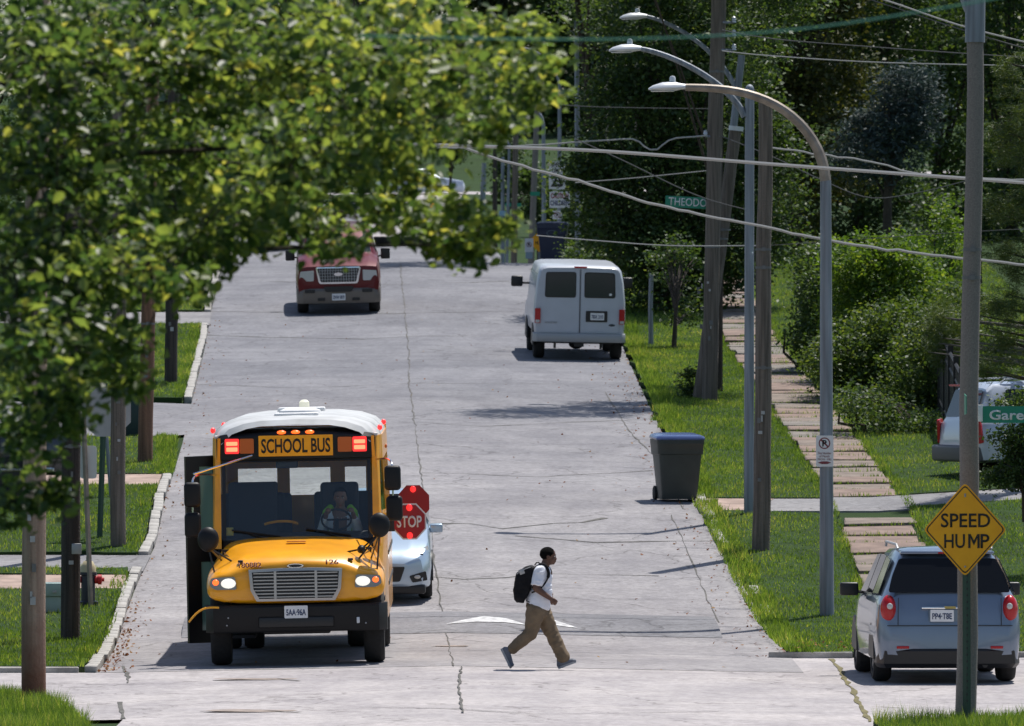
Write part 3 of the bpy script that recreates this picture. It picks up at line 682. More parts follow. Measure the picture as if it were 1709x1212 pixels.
M_strap = mat('steel_strap', (.16, .16, .16), .5, metal=.5)
for o in [o for o in bpy.data.objects if o.name.startswith(('utility_pole', 'concrete_pole')) and o.parent is None and o.get('label')]:
    sh = [c for c in o.children if c.name.startswith('shaft')]
    if not sh: continue
    vs = [v.co for v in sh[0].data.vertices]; zt = max(v.z for v in vs)
    for z in (zt * .62, zt * .66, 2.2 + random.random()):
        ring = [v for v in vs if abs(v.z - z) < zt * .13]
        if len(ring) < 3: continue
        lo = max((v.z for v in vs if v.z <= z + .01), default=0); hi = min((v.z for v in vs if v.z >= z), default=zt)
        def cr(zz):
            q = [v for v in vs if abs(v.z - zz) < .03]; c = sum(q, Vector()) / len(q); return c, max((v - c).length for v in q)
        (c0, r0), (c1, r1) = cr(lo), cr(hi); t = 0 if hi == lo else (z - lo) / (hi - lo); c = c0.lerp(c1, t); r_ = r0 + (r1 - r0) * t
        bm = NB(); tube(bm, [(c.x, c.y, z), (c.x, c.y, z + .035)], r_ + .006, 14); box(bm, c.x - .03, c.x + .03, c.y - r_ - .03, c.y - r_, z - .01, z + .05); obj('band', bm, M_strap, o)
    for k in range(5):
        z = random.uniform(1.0, 2.4); q = [v for v in vs if v.z < 3 and v.z > -.1]; r_ = max(abs(v.y) for v in q)
        bm = NB(); box(bm, -.035, .035, -r_ - .012, -r_ - .002, z, z + random.uniform(.04, .10)); p_ = obj('staple_tag', bm, random.choice((M_strap, M_alum)), o); p_.location = (random.uniform(-.04, .04), 0, 0); p_.scale = (random.uniform(.3, 1), 1, 1)

# ------------------------------------------------------------------ signs
def sign_thing(name, label, cat, loc, yaw=0, group=None, tilt=0):
    return empty(name, loc, label, cat, group, (0, tilt, yaw))
# SPEED HUMP
s = 1.0
b = Vector((P(1612, 1195, 95.6).x, 95.3, .1)); hs = sign_thing('road_sign', 'yellow diamond SPEED HUMP sign on a green post', 'road sign', b)
def lz(py, Y=95.3): return zat(py, Y) - .1
def lx(px, Y=95.3): return (px - CX) / FPX * Y - b.x
bm = NB(); tube(bm, [(lx(1614), .02, -.2), (lx(1613), .02, lz(870))], .045, 4); obj('post', bm, mat('green_post', (.012, .05, .03), .5, metal=.2), hs)
bm = NB()
for k in range(26): box(bm, lx(1614) - .008, lx(1614) + .008, -.03, -.024, .1 + k * .075, .125 + k * .075)
obj('post_holes', bm, M_black, hs)
cxs, czs, hw, hh = lx(1610.5), lz(884), .475, .535
dia = [(cxs - hw, -.03, czs), (cxs, -.03, czs - hh), (cxs + hw, -.03, czs), (cxs, -.03, czs + hh)]
sp = plate('sign_plate', dia, .004, M_signyel, hs, .05)
bm = NB(); o_ = [Vector((cxs + (p[0] - cxs) * .955, -.036, czs + (p[2] - czs) * .955)) for p in dia]; i_ = [Vector((cxs + (p[0] - cxs) * .92, -.036, czs + (p[2] - czs) * .92)) for p in dia]
o_, i_ = rounded(o_, .045), rounded(i_, .04); vo = [bm.verts.new(p) for p in o_]; vi = [bm.verts.new(p) for p in i_]
for k in range(len(vo)): bm.faces.new((vo[k], vo[(k + 1) % len(vo)], vi[(k + 1) % len(vi)], vi[k]))
obj('border', bm, M_signblk, sp, smooth=0)
text('lettering', 'SPEED', .56, .16, M_signblk, sp, (cxs + .005, -.037, czs + .105), bold=.012)
text('lettering', 'HU', .235, .16, M_signblk, sp, (cxs - .12, -.037, czs - .13), bold=.012); text('lettering', 'P', .10, .16, M_signblk, sp, (cxs + .225, -.037, czs - .13), bold=.012)
bm = NB(); mx, mz = cxs + .035, czs - .21
for (a, b, c, d) in ((0, .026, 0, .026), (.104, .13, .104, .13)): plate_bm(bm, [(mx + a, -.038, mz), (mx + b, -.038, mz), (mx + d, -.038, mz + .16), (mx + c, -.038, mz + .16)], .001)
plate_bm(bm, [(mx + .027, -.038, mz + .16), (mx + .027, -.038, mz + .115), (mx + .065, -.038, mz + .03), (mx + .065, -.038, mz + .085)], .001); plate_bm(bm, [(mx + .103, -.038, mz + .16), (mx + .103, -.038, mz + .115), (mx + .0655, -.038, mz + .03), (mx + .0655, -.038, mz + .085)], .001)
obj('lettering', bm, M_signblk, sp, smooth=0)
for sx, sz in ((-.1, .38), (.02, .40), (.02, -.42)):
    bm = NB(); ball(bm, (cxs + .0, -.04, czs + sz), .012, 8, 5); obj('bolt', bm, M_alum, sp)
# Garesche blade
Yg = 95.2; gp = P(1637, 692, Yg); g = sign_thing('street_name_sign', 'green Garesche street name blade on the thick concrete pole', 'street sign', gp)
bx0, bx1, bz0, bz1 = 0, .95, -.095, .095
gb = plate('sign_plate', [(bx0, 0, bz0), (bx1, 0, bz0), (bx1, 0, bz1), (bx0, 0, bz1)], .004, M_signgrn, g, .012)
text('lettering', 'Garesche', .75, .115, M_white, gb, (.47, -.006, -.004), bold=.02)
bm = NB(); box(bm, -.03, .02, -.02, .02, -.08, .11, .006); obj('bracket', bm, M_white, g)
gp2 = P(1617, 675, Yg); g = sign_thing('street_name_sign', 'small green blade seen almost edge-on on the concrete pole', 'street sign', gp2, yaw=R(-12))
gb = plate('sign_plate', [(-.05, .0, -.12), (.05, -.5, -.10), (.05, -.5, .10), (-.05, 0, .12)], .004, M_signgrn, g)
# NO PARKING on the nearest lamp
def pix_rect(x0, x1, y0, y1, Y, o): 
    a = P(x0, y1, Y) - o; c = P(x1, y0, Y) - o
    return a.x, c.x, a.z, c.z
Yl = lampA[1].y - .14
o_ = P(1376, 753, Yl); g = sign_thing('parking_sign', 'small white no parking sign on the nearest lamp post', 'parking sign', o_)
x0, x1, z0, z1 = pix_rect(1362, 1391, 727, 779, Yl, o_)
sp = plate('sign_plate', rect(x0, x1, z0, z1, 0), .003, M_white, g, .02)
def prohibit(par, cx, cz, r, mred, mblk, y=-.005):
    bm = NB(); n = 28
    a = [bm.verts.new((cx + r * math.cos(t), y, cz + r * math.sin(t))) for t in (2 * math.pi * k / n for k in range(n))]
    c = [bm.verts.new((cx + r * .8 * math.cos(t), y, cz + r * .8 * math.sin(t))) for t in (2 * math.pi * k / n for k in range(n))]
    for k in range(n): bm.faces.new((a[k], a[(k + 1) % n], c[(k + 1) % n], c[k]))
    q = r * .62; w = r * .09
    bm.faces.new([bm.verts.new(p) for p in ((cx - q - w, y - .001, cz + q - w), (cx - q + w, y - .001, cz + q + w), (cx + q + w, y - .001, cz - q + w), (cx + q - w, y - .001, cz - q - w))])
    obj('prohibition_ring', bm, mred, par, smooth=0); text('lettering', 'P', r * .75, r * 1.1, mblk, par, (cx, y + .001, cz), bold=.03)
M_rred = mat('print_dark_red', (.20, .04, .05), .6)
prohibit(sp, 0, .115, .085, M_rred, M_signblk)
text('lettering', 'This Number', .2, .035, M_rred, sp, (0, -.005, -.03)); text('lettering', 'of Month', .15, .035, M_rred, sp, (0, -.005, -.075)); text('lettering', 'MON - FRI', .19, .03, M_rred, sp, (0, -.005, -.12))
bm = NB(); plate_bm(bm, [(-.1, -.005, -.17), (-.04, -.005, -.15), (.04, -.005, -.15), (.1, -.005, -.17), (.04, -.005, -.19), (-.04, -.005, -.19)], .001); obj('arrow', bm, M_rred, sp, smooth=0)
# THEODORE
Yt = tall5[0].y - .3; o_ = P(1150, 337, Yt); g = sign_thing('street_name_sign', 'green THEODORE street name blade left of the tall grey pole', 'street sign', o_, tilt=R(3))
x0, x1, z0, z1 = pix_rect(1111, 1203, 328, 347, Yt, o_); sp = plate('sign_plate', rect(x0, x1, z0, z1, .42), .004, M_signgrn, g, .01)
text('lettering', 'THEODORE', (x1 - x0) * .88, .16, M_white, sp, ((x0 + x1) / 2, .414, 0), bold=.01)
bm = NB(); tube(bm, [(.35, .45, 0), (.6, .45, 0)], .02, 6); obj('bracket', bm, M_galv, g)
# far sign stack: SPEED 25, CAUTION CHILDREN, small no parking
Yc = 239.3; o_ = P(934, 332, Yc)
def farsign(label, x0, x1, y0, y1, Y, m, cat='road sign', name='road_sign'):
    o_ = P((x0 + x1) / 2, (y0 + y1) / 2, Y); g = sign_thing(name, label, cat, o_); a = pix_rect(x0, x1, y0, y1, Y, o_)
    return plate('sign_plate', rect(a[0], a[1], a[2], a[3], 0), .004, m, g, .02), a
sp, a_ = farsign('white SPEED LIMIT sign half hidden by leaves above the caution sign', 916, 944, 270, 316, Yc, M_white)
text('lettering', 'SPEED\nLIMIT', .34, .28, M_signblk, sp, (0, -.006, .22), bold=.02); text('lettering', '25', .36, .34, M_signblk, sp, (0, -.006, -.16), bold=.04)
sp, a_ = farsign('white CAUTION CHILDREN sign above the dark blue cart', 917, 951, 319, 347, Yc, M_white)
text('lettering', 'CAUTION', .5, .15, mat('print_red', (.3, .03, .05), .6), sp, (0, -.006, .105), bold=.03); text('lettering', 'CHILDREN', .53, .15, mat('print_blue', (.02, .04, .12), .6), sp, (0, -.006, -.1), bold=.03)
sp, a_ = farsign('tiny white no parking sign just above the blue cart', 922, 938, 352, 366, Yc, M_white, 'parking sign', 'parking_sign'); prohibit(sp, 0, 0, .09, M_rred, M_signblk)
Yd = 226.5
o_ = P(896, 404, Yd); g = sign_thing('road_sign', 'yellow diamond warning sign peeking from behind the dark blue cart', 'road sign', o_)
plate('sign_plate', [(-.24, 0, .02), (.06, 0, -.28), (.34, 0, 0), (.06, 0, .28)], .004, M_signyel, g, .03); text('lettering', 'HUMP', .24, .1, M_signblk, g, (.08, -.007, -.02), bold=.02)
bm = NB(); box(bm, .03, .08, .006, .04, -.5, .2); obj('post', bm, M_galv, g)
o_ = P(883, 412, Yd - .5); g = sign_thing('parking_sign', 'white parking sign standing left of the yellow diamond', 'parking sign', o_)
a_ = pix_rect(876, 890, 398, 421, Yd - .5, o_); sp = plate('sign_plate', rect(*a_, 0), .004, M_white, g, .01); prohibit(sp, 0, .06, .07, M_rred, M_signblk)
bm = NB(); box(bm, a_[0] + .02, a_[1] - .02, .01, .05, -.32, -.08); obj('post', bm, mat('pale_blue_box', (.32, .42, .48), .6), g)
for lab, x0, x1, y0, y1, Y in (('small green street blade on the far leaning lamp post', 885, 901, 320, 327, 258), ('far left dark green street blade by the grass slope', 843, 853, 339, 345, 296), ('dark green street blade right of the far brown pole', 863, 870, 339, 345, 266)):
    farsign(lab, x0, x1, y0, y1, Y, M_signgrn, 'street sign', 'street_name_sign')
farsign('small pale blue sign on the far blue post', 833, 844, 352, 361, 299, mat('pale_blue_sign', (.22, .38, .50), .6))
# traffic signal far left, red lit
o_ = P(722, 345, 330); g = sign_thing('traffic_signal', 'red traffic signal glimpsed through the leaves', 'traffic signal', o_)
bm = NB(); box(bm, -.16, .16, 0, .25, -.42, .42, .03); obj('housing', bm, M_black, g)
bm = NB(); ball(bm, (0, -.02, .0), (.12, .05, .12)); obj('red_light', bm, M_red_on, g)
bm = NB(); tube(bm, bez([(0, .1, .42), (-.3, .1, 1.3), (-1.6, .1, 1.45)], 10), .06, 8); obj('mast_arm', bm, M_galv, g)
# left: sign backs and posts
o_ = G(166, 896, KH); g = sign_thing('stop_sign', 'grey back of an octagonal stop sign on a dark green post', 'road sign', o_)
tp = P(175, 640, o_.y) - o_; bm = NB(); tube(bm, [(0, 0, -.1), tp], .045, 4); obj('post', bm, mat('green_post', (.012, .05, .03), .5), g)
c_ = P(178, 688, o_.y) - o_; bm = NB(); plate_bm(bm, [(c_.x + .42 * math.cos(R(22.5 + 45 * k)) , c_.y - .08, c_.z + .42 * math.sin(R(22.5 + 45 * k))) for k in range(8)], .004); obj('sign_plate', bm, M_alum, g)
o_ = G(186, 828, KH); g = sign_thing('sign_post', 'slim blue grey post leaning beyond the stop sign', 'post', o_)
tp = P(178, 730, o_.y) - o_; bm = NB(); tube(bm, [(0, 0, -.1), tp], .035, 6); obj('post', bm, M_galv, g)
o_ = G(152, 1011, KH); g = sign_thing('parking_sign', 'blank white sign back on a leaning steel post beside the dark pole', 'parking sign', o_)
tp = P(139, 690, o_.y) - o_; bm = NB(); tube(bm, [(0, 0, -.1), tp], .038, 4); obj('post', bm, M_bronze, g)
x0, x1, z0, z1 = pix_rect(133, 161, 744, 799, o_.y, o_); plate('sign_plate', rect(x0, x1, z0, z1, .06), .004, mat('sign_back', (.62, .64, .62), .5, metal=.1), g, .05)

# hydrant, utility boxes, carts
o_ = G(147, 1008, KH); g = empty('fire_hydrant', o_, 'dark fire hydrant with pale top and red side cap beside the leaning sign post', 'fire hydrant')
bm = NB(); lathe(bm, [(0, -.1), (.15, -.1), (.15, .03), (.105, .05), (.105, .42), (.13, .43), (.13, .47), (0, .47)], 16); obj('barrel', bm, mat('hydrant_dark', (.02, .022, .035), .5), g)
bm = NB(); lathe(bm, [(0, .47), (.12, .47), (.115, .55), (.07, .63), (.03, .65), (.03, .70), (0, .70)], 16); obj('bonnet', bm, mat('hydrant_cream', (.5, .42, .25), .5), g)
bm = NB(); lathe(bm, [(0, .1), (.06, .1), (.06, .14), (.075, .15), (.075, .2), (.03, .21), (.03, .24), (0, .24)], 12, (0, 0, .36), 'x'); obj('outlet_cap', bm, mat('hydrant_red', (.45, .015, .02), .45), g)
bm = NB(); lathe(bm, [(0, -.1), (.05, -.1), (.05, -.18), (0, -.18)], 12, (0, 0, .36), 'x'); obj('outlet_cap', bm, MATS['hydrant_red'], g)
o_ = G(91, 1021, KH); g = empty('utility_box', o_, 'pale green utility cabinet on the grass behind the near wooden pole', 'utility box')
M_mint = mat('mint_paint', (.30, .40, .37), .6, noise_s=5, noise_a=.1)
bm = NB(); box(bm, -.22, .22, 0, .4, -.1, .22, .015); obj('base', bm, M_mint, g)
bm = NB(); box(bm, -.25, .25, -.03, .43, .22, .42, .02); obj('lid', bm, M_mint, g)
bm = NB(); box(bm, -.03, .03, -.045, -.025, .27, .31, .005); obj('lock', bm, M_alum, g)
o_ = G(222, 725, KH); g = empty('utility_box', o_, 'dark teal cabinet standing by the side street behind the reddish pole', 'utility box')
M_teal = mat('teal_paint', (.012, .035, .035), .5)
bm = NB(); box(bm, -.3, .3, 0, .5, -.05, .78, .02); obj('body', bm, M_teal, g); bm = NB(); box(bm, -.33, .33, -.03, .53, .78, .9, .03); obj('lid', bm, M_teal, g)
def cart(name, label, o_, w0, w1, d, h, m, mlid, cat='wheeled bin', yaw=0, lid_up=0):
    g = empty(name, o_, label, cat, None, (0, 0, yaw)); bm = NB(); rings = []
    for z, ww, dd in ((.03, w0, d * .72), (.12, w0 + .01, d * .75), (h * .7, w0 + (w1 - w0) * .62, d * .92), (h * .715, w1 * .96, d * .97), (h * .86, w1 * .985, d), (h * .87, w1, d * 1.02), (h * .94, w1, d * 1.02)):
        rings.append([Vector((x, y, z)) for x, y in [(p.x, p.y) for p in rounded([Vector((-ww / 2, -dd / 2, 0)), Vector((ww / 2, -dd / 2, 0)), Vector((ww / 2, dd / 2, 0)), Vector((-ww / 2, dd / 2, 0))], .07)]])
    loft(bm, rings); obj('body', bm, m, g)
    bm = NB(); rings = []
    for z, k in ((h * .942, 1.03), (h * .965, 1.035), (h * .995, .98), (h * 1.015, .80), (h * 1.02, .5)):
        rings.append([Vector((p.x * k, p.y * k, z + (p.y * lid_up))) for p in rounded([Vector((-w1 / 2, -d / 2, 0)), Vector((w1 / 2, -d / 2, 0)), Vector((w1 / 2, d / 2, 0)), Vector((-w1 / 2, d / 2, 0))], .07)])
    loft(bm, rings); obj('lid', bm, mlid, g)
    for sx in (-1, 1):
        bm = NB(); lathe(bm, [(0, -.03), (.10, -.03), (.125, -.02), (.125, .02), (.10, .03), (0, .03)], 18, (sx * (w0 / 2 + .02), d * .38, .125), 'x'); obj('wheel', bm, M_rub, g)
    bm = NB(); tube(bm, [(-w1 * .36, d * .5, h * .9), (-w1 * .36, d * .6, h * .93), (w1 * .36, d * .6, h * .93), (w1 * .36, d * .5, h * .9)], .016, 6); obj('handle', bm, m, g)
    return g
M_cart = mat('cart_grey_green', (.024, .032, .030), .5, noise_s=4, noise_a=.15); M_cartb = mat('cart_navy', (.012, .022, .055), .45); M_lidb = mat('lid_faded', (.055, .085, .22), .22, coat=.3)
o_ = G(1130, 836); g = cart('wheeled_bin', 'dark grey wheeled bin with shiny faded lid at the right kerb', o_, .60, .80, .78, 1.10, M_cart, M_lidb, yaw=R(9), lid_up=.04)
o_ = Vector((P(922, 430, 224).x, 224, float(Zt(P(922, 430, 224).x, 224)) - .02)); g = cart('wheeled_bin', 'dark blue wheeled bin at the crest of the road behind the white van', o_, .58, .82, .8, 1.12, M_cartb, M_cartb, yaw=R(-3))
bm = NB(); n = 20
for k in range(n):
    a0, a1 = 2 * math.pi * k / n, 2 * math.pi * (k + 1) / n
    bm.faces.new([bm.verts.new((rr * math.cos(a), -.402, .83 + rr * .6 * math.sin(a))) for rr, a in ((.14, a0), (.14, a1), (.115, a1), (.115, a0))])
obj('emblem', bm, mat('emblem_grey', (.10, .14, .16), .6), g, smooth=0)

# ------------------------------------------------------------------ overhead cables
def wire(label, pts, Y, r, m, sag=0.0, n=30, Y2=None, wob=0, name='power_line'):
    Y2 = Y if Y2 is None else Y2; q = []
    cum = [0]
    for a, b in zip(pts, pts[1:]): cum.append(cum[-1] + math.dist(a, b))
    for i, p in enumerate(pts): q.append(P(p[0], p[1], Y + (Y2 - Y) * cum[i] / cum[-1]))
    out = []
    for i in range(n + 1):
        s = cum[-1] * i / n; k = max(j for j in range(len(cum)) if cum[j] <= s + 1e-9); k = min(k, len(cum) - 2); f = (s - cum[k]) / (cum[k + 1] - cum[k])
        p = q[k].lerp(q[k + 1], f)
        if k > 0 or k < len(q) - 2:
            p0 = q[max(k - 1, 0)]; p3 = q[min(k + 2, len(q) - 1)]; a, b = q[k], q[k + 1]
            p = .5 * ((2 * a) + (b - p0) * f + (2 * p0 - 5 * a + 4 * b - p3) * f * f + (3 * a - p0 - 3 * b + p3) * f ** 3)
        p.z -= sag * 4 * (i / n) * (1 - i / n); p.z += random.gauss(0, wob); out.append(p)
    bm = NB(); tube(bm, out, r, 6)
    return tag(obj(name, bm, m), label, 'cable', 'overhead cables')
wire('thick pale bundled cable crossing the whole street at tree height', [(560, 236), (760, 243), (1000, 252), (1300, 275), (1709, 305), (1800, 312)], 118, .028, M_wire, 0, 40)
wire('thinner pale cable running just above the thick bundle', [(560, 244), (760, 247), (880, 243), (1050, 232), (1068, 240), (1085, 250), (1100, 248), (1120, 233), (1180, 226)], tall5[0].y - .4, .018, M_wire, 0, 50, wob=.004)
wire('bright twisted cable sloping down to the right past the street name sign', [(760, 240), (820, 262), (990, 310), (1111, 345), (1270, 378), (1450, 412), (1690, 440), (1800, 452)], 124, .024, M_wire, 0, 60, wob=.006)
wire('blurred green cable crossing the top of the picture', [(600, 60), (905, 66), (1100, 64), (1270, 55), (1420, 38), (1640, 2), (1760, -22)], 40, .0055, M_wire_g, 0, 30)
wire('faint dark cable low across the far trees', [(895, 393), (1000, 402), (1120, 410), (1270, 410)], 150, .012, M_wire, 0, 20)
wire('thin cable from the tall pole rising across the dark trees', [(960, 305), (1060, 297), (1180, 285)], 175, .012, M_wire, 0, 20)
wire('thin dark cable slanting down across the big tree', [(960, 232), (1040, 268), (1160, 325), (1245, 350)], 160, .012, M_wire_d, 0, 20)
wire('uppermost thin cable over the right-hand trees', [(1205, 50), (1290, 65), (1450, 78), (1650, 92), (1800, 100)], 150, .011, M_wire_d, 0, 20)
wire('thin cable below the uppermost one over the right-hand trees', [(1205, 85), (1270, 92), (1460, 104), (1709, 110), (1800, 112)], 150, .012, M_wire, 0, 20)
wire('cable pair falling from the top edge to the right edge, upper strand', [(1440, -12), (1500, 8), (1600, 42), (1709, 70), (1800, 90)], 128, .016, M_wire, 0, 20)
wire('cable pair falling from the top edge to the right edge, lower strand', [(1430, -8), (1500, 15), (1600, 48), (1709, 80), (1800, 100)], 128, .010, M_wire_d, 0, 20)
wire('grey cable across the top left corner leaves', [(-60, 62), (20, 40), (100, 15), (170, -4), (200, -12)], 90, .018, M_wire, 0, 16)
wire('thin straight cable passing behind the leaf tips', [(560, 158), (860, 168), (980, 178), (1200, 182)], 190, .010, M_wire_d, 0, 16)
wire('fine cable low on the far wood, right of the leaning pole', [(1250, 412), (1400, 402), (1600, 388), (1800, 378)], 170, .008, M_wire_d, 0, 16)
wire('slack service cable looping behind the lamp arc', [(1205, 228), (1290, 262), (1370, 300), (1450, 330), (1530, 322), (1620, 300)], 165, .012, M_wire_d, 0, 24)
wire('knotted cable just above the thick bundle at right', [(1285, 246), (1340, 255), (1400, 262), (1470, 274), (1540, 292), (1709, 300)], 135, .018, M_wire, 0, 30, wob=.012)

# ------------------------------------------------------------------ vehicles
def place(name, label, cat, X, Y, L, Wd, yaw=0, w0=.9, w1=None, group=None, dz=0):
    """origin at the end nearest the camera, y away from it"""
    w1 = w1 if w1 is not None else L - .9; c, s = math.cos(yaw), math.sin(yaw)
    f = lambda x, y: (X + x * c - y * s, Y + x * s + y * c)
    z0 = float(Zt(*f(0, w0))) + dz; z1 = float(Zt(*f(0, w1))) + dz; zl = float(Zt(*f(-Wd / 2 + .2, w0))); zr = float(Zt(*f(Wd / 2 - .2, w0)))
    pit = math.atan2(z1 - z0, w1 - w0); rol = -math.atan2(zr - zl, Wd - .4)
    z = (zl + zr) / 2 + dz - w0 * math.tan(pit)
    return empty(name, (X, Y, z), label, cat, group, (pit, rol, yaw))
def wheel(par, x, y, r, w, rimr, side, m=None, spokes=5, dish=.0, hub=None):
    bm = NB(); lathe(bm, [(rimr * .9, -w / 2 + .03), (rimr, -w / 2), (r - .035, -w / 2), (r - .008, -w / 2 + .03), (r, -w / 4), (r, w / 4), (r - .008, w / 2 - .03), (r - .035, w / 2), (rimr, w / 2), (rimr * .9, w / 2 - .03)], 32, (0, 0, 0), 'x')
    t = obj('wheel', bm, M_rub, par); t.location = (x, y, r)
    bm = NB(); f = side * (w / 2 - .045)
    lathe(bm, [(0, f - .05 * side), (rimr * .98, f - .05 * side), (rimr, f), (rimr * .92, f + .01 * side), (rimr * .88, f - .03 * side)], 28, (0, 0, 0), 'x')
    for k in range(spokes):
        a = 2 * math.pi * k / spokes; M = Matrix.Rotation(a, 4, 'X'); box(bm, f - .03, f + .012, -rimr * .13, rimr * .13, .03, rimr * .9, 0, M=M)
    lathe(bm, [(0, f - .02), (rimr * .24, f - .02), (rimr * .22, f + .02 * side), (0, f + .02 * side)], 14, (0, 0, 0), 'x')
    obj('rim', bm, m or M_rim, t)
    return t
def carbody(par, st, m, name='body', pinch=.04, smooth=32):
    """stations (y, zb, hw, zbelt, hwb, zroof, hwr); arches: list of (y, r, z)"""
    bm = NB(); rings = []
    for (y, zb, hw, zt, hwb, zr, hwr) in st:
        zm = zb + (zt - zb) * .5
        half = [(0, zb), (hw * .85, zb), (hw * .985, zb + .05), (hw + .012, zm), (hw * .5 + hwb * .5 + .008, zt - .1 * (zt - zb)), (hwb, zt)]
        hi = max(0, zr - zt); half += [(hwb - pinch * .6, zt + .02 * min(1, hi / .1)), (hwr * .5 + (hwb - pinch) * .5, zt + hi * .5), (hwr, zt + hi * .88), (hwr - .06, zt + hi * .97), (hwr - .2, zt + hi), (0, zt + hi + .015)]
        rings.append([Vector((x, y, z)) for x, z in half] + [Vector((-x, y, z)) for x, z in reversed(half[1:-1])])
    loft(bm, rings); return obj(name, bm, m, par, smooth=smooth)
def arch(par, x, y, r, side, w=.02):
    bm = NB(); n = 14; a = [(-.05 + math.pi * 1.05 * k / (n - 1)) for k in range(n)]
    vo = [[bm.verts.new((x + s * w, y + rr * math.cos(t), .34 + rr * math.sin(t))) for t in a] for s in (-1, 1) for rr in (r,)]
    for k in range(n - 1): bm.faces.new((vo[0][k], vo[0][k + 1], vo[1][k + 1], vo[1][k]))
    bm.faces.new(vo[0]); bm.faces.new(vo[1]); return obj('wheel_arch', bm, M_black, par)
def licence(par, s, y, cx, cz, w=.31, h=.155, mcol=None, frame_=True, y2=None):
    lp = plate('licence_plate', rect(cx - w / 2, cx + w / 2, cz - h / 2, cz + h / 2, y), .006, M_white, par, .012)
    if s: text('lettering', s, w * .84, h * .52, mat('plate_ink', (.03, .05, .12), .6), lp, (cx, y - .008, cz - .005), bold=.025, th=.001)
    return lp
def door_mirror(par, x, y, z, w, h, m, side, arm=.1):
    bm = NB(); box(bm, x - w / 2, x + w / 2, y - .05, y + .07, z - h / 2, z + h / 2, .025, 3); o = obj('door_mirror', bm, m, par)
    bm = NB(); tube(bm, [(x - side * w / 2, y, z - h * .2), (x - side * (w / 2 + arm), y + .02, z - h * .3)], .022, 6); obj('mirror_arm', bm, M_black, o); return o

# ---- the school bus (front towards the camera)
BX, BY = P(496, 1105, 111.1).x, 111.1
bus = place('school_bus', 'yellow school bus stopped with lit red lamps, door and stop arms open', 'school bus', BX, BY, 9, 2.4, R(.3), .95, 6.3)
bx = lambda px, dy=0: (px - CX) / FPX * (BY + dy) - BX
bz = lambda py, dy=0: H - (py - YH) / FPX * (BY + dy)
M_int = mat('bus_interior', (.035, .035, .04), .8); M_seat = mat('bus_seat', (.02, .022, .03), .7); M_blackband = mat('gloss_black', (.007, .007, .008), .35, spec=.35)
ys_b = [1.95, 2.15, 2.5, 2.95]; 
# roof
bm = NB(); rings = []
for y, hw, dz in ((1.93, 1.00, -.12), (2.0, 1.04, -.05), (2.2, 1.07, -.015), (2.7, 1.12, 0), (3.0, 1.15, 0), (5, 1.15, .01), (7, 1.15, .01), (8.8, 1.15, 0), (9.0, 1.12, -.06)):
    half = [(hw, 2.86), (hw - .04, 2.98), (hw - .14, 3.07), (hw - .34, 3.14), (hw * .45, 3.175), (0, 3.19)]
    rings.append([Vector((x, y, z + dz * (.4 if z < 2.9 else 1))) for x, z in half] + [Vector((-x, y, z + dz * (.4 if z < 2.9 else 1))) for x, z in reversed(half[:-1])])
loft(bm, rings, cap=False, closed=False)
roof = obj('roof', bm, M_busroof, bus)
bm = NB()
for y in (3.0, 3.9, 4.8, 5.7, 6.6, 7.5, 8.4): 
    half = [(1.152, 2.86), (1.115, 2.985), (1.015, 3.077), (.815, 3.147), (.5, 3.184), (0, 3.202)]
    rr = [[Vector((x, y + d, z)) for x, z in half] + [Vector((-x, y + d, z)) for x, z in reversed(half[:-1])] for d in (-.03, .03)]
    loft(bm, rr, cap=False, closed=False)
obj('roof_rib', bm, M_busroof, roof)
bm = NB(); box(bm, -.30, .30, 2.55, 3.05, 3.17, 3.215, .02); obj('roof_hatch', bm, M_white, roof)
bm = NB(); box(bm, -.33, .33, 6.0, 6.6, 3.18, 3.245, .02); obj('roof_hatch', bm, M_white, roof)
bm = NB(); lathe(bm, [(.3, 3.16), (.28, 3.23), (.2, 3.26), (0, 3.27)], 20, (.02, 4.2, 0)); obj('roof_vent', bm, M_white, roof)
bm = NB(); lathe(bm, [(.10, 3.17), (.10, 3.2), (.075, 3.21), (.07, 3.33), (.04, 3.36), (0, 3.365)], 14, (.06, 5.2, 0)); obj('strobe_light', bm, mat('strobe', (.8, .78, .62), .2, emit=(1, .95, .8), es=.25), roof)
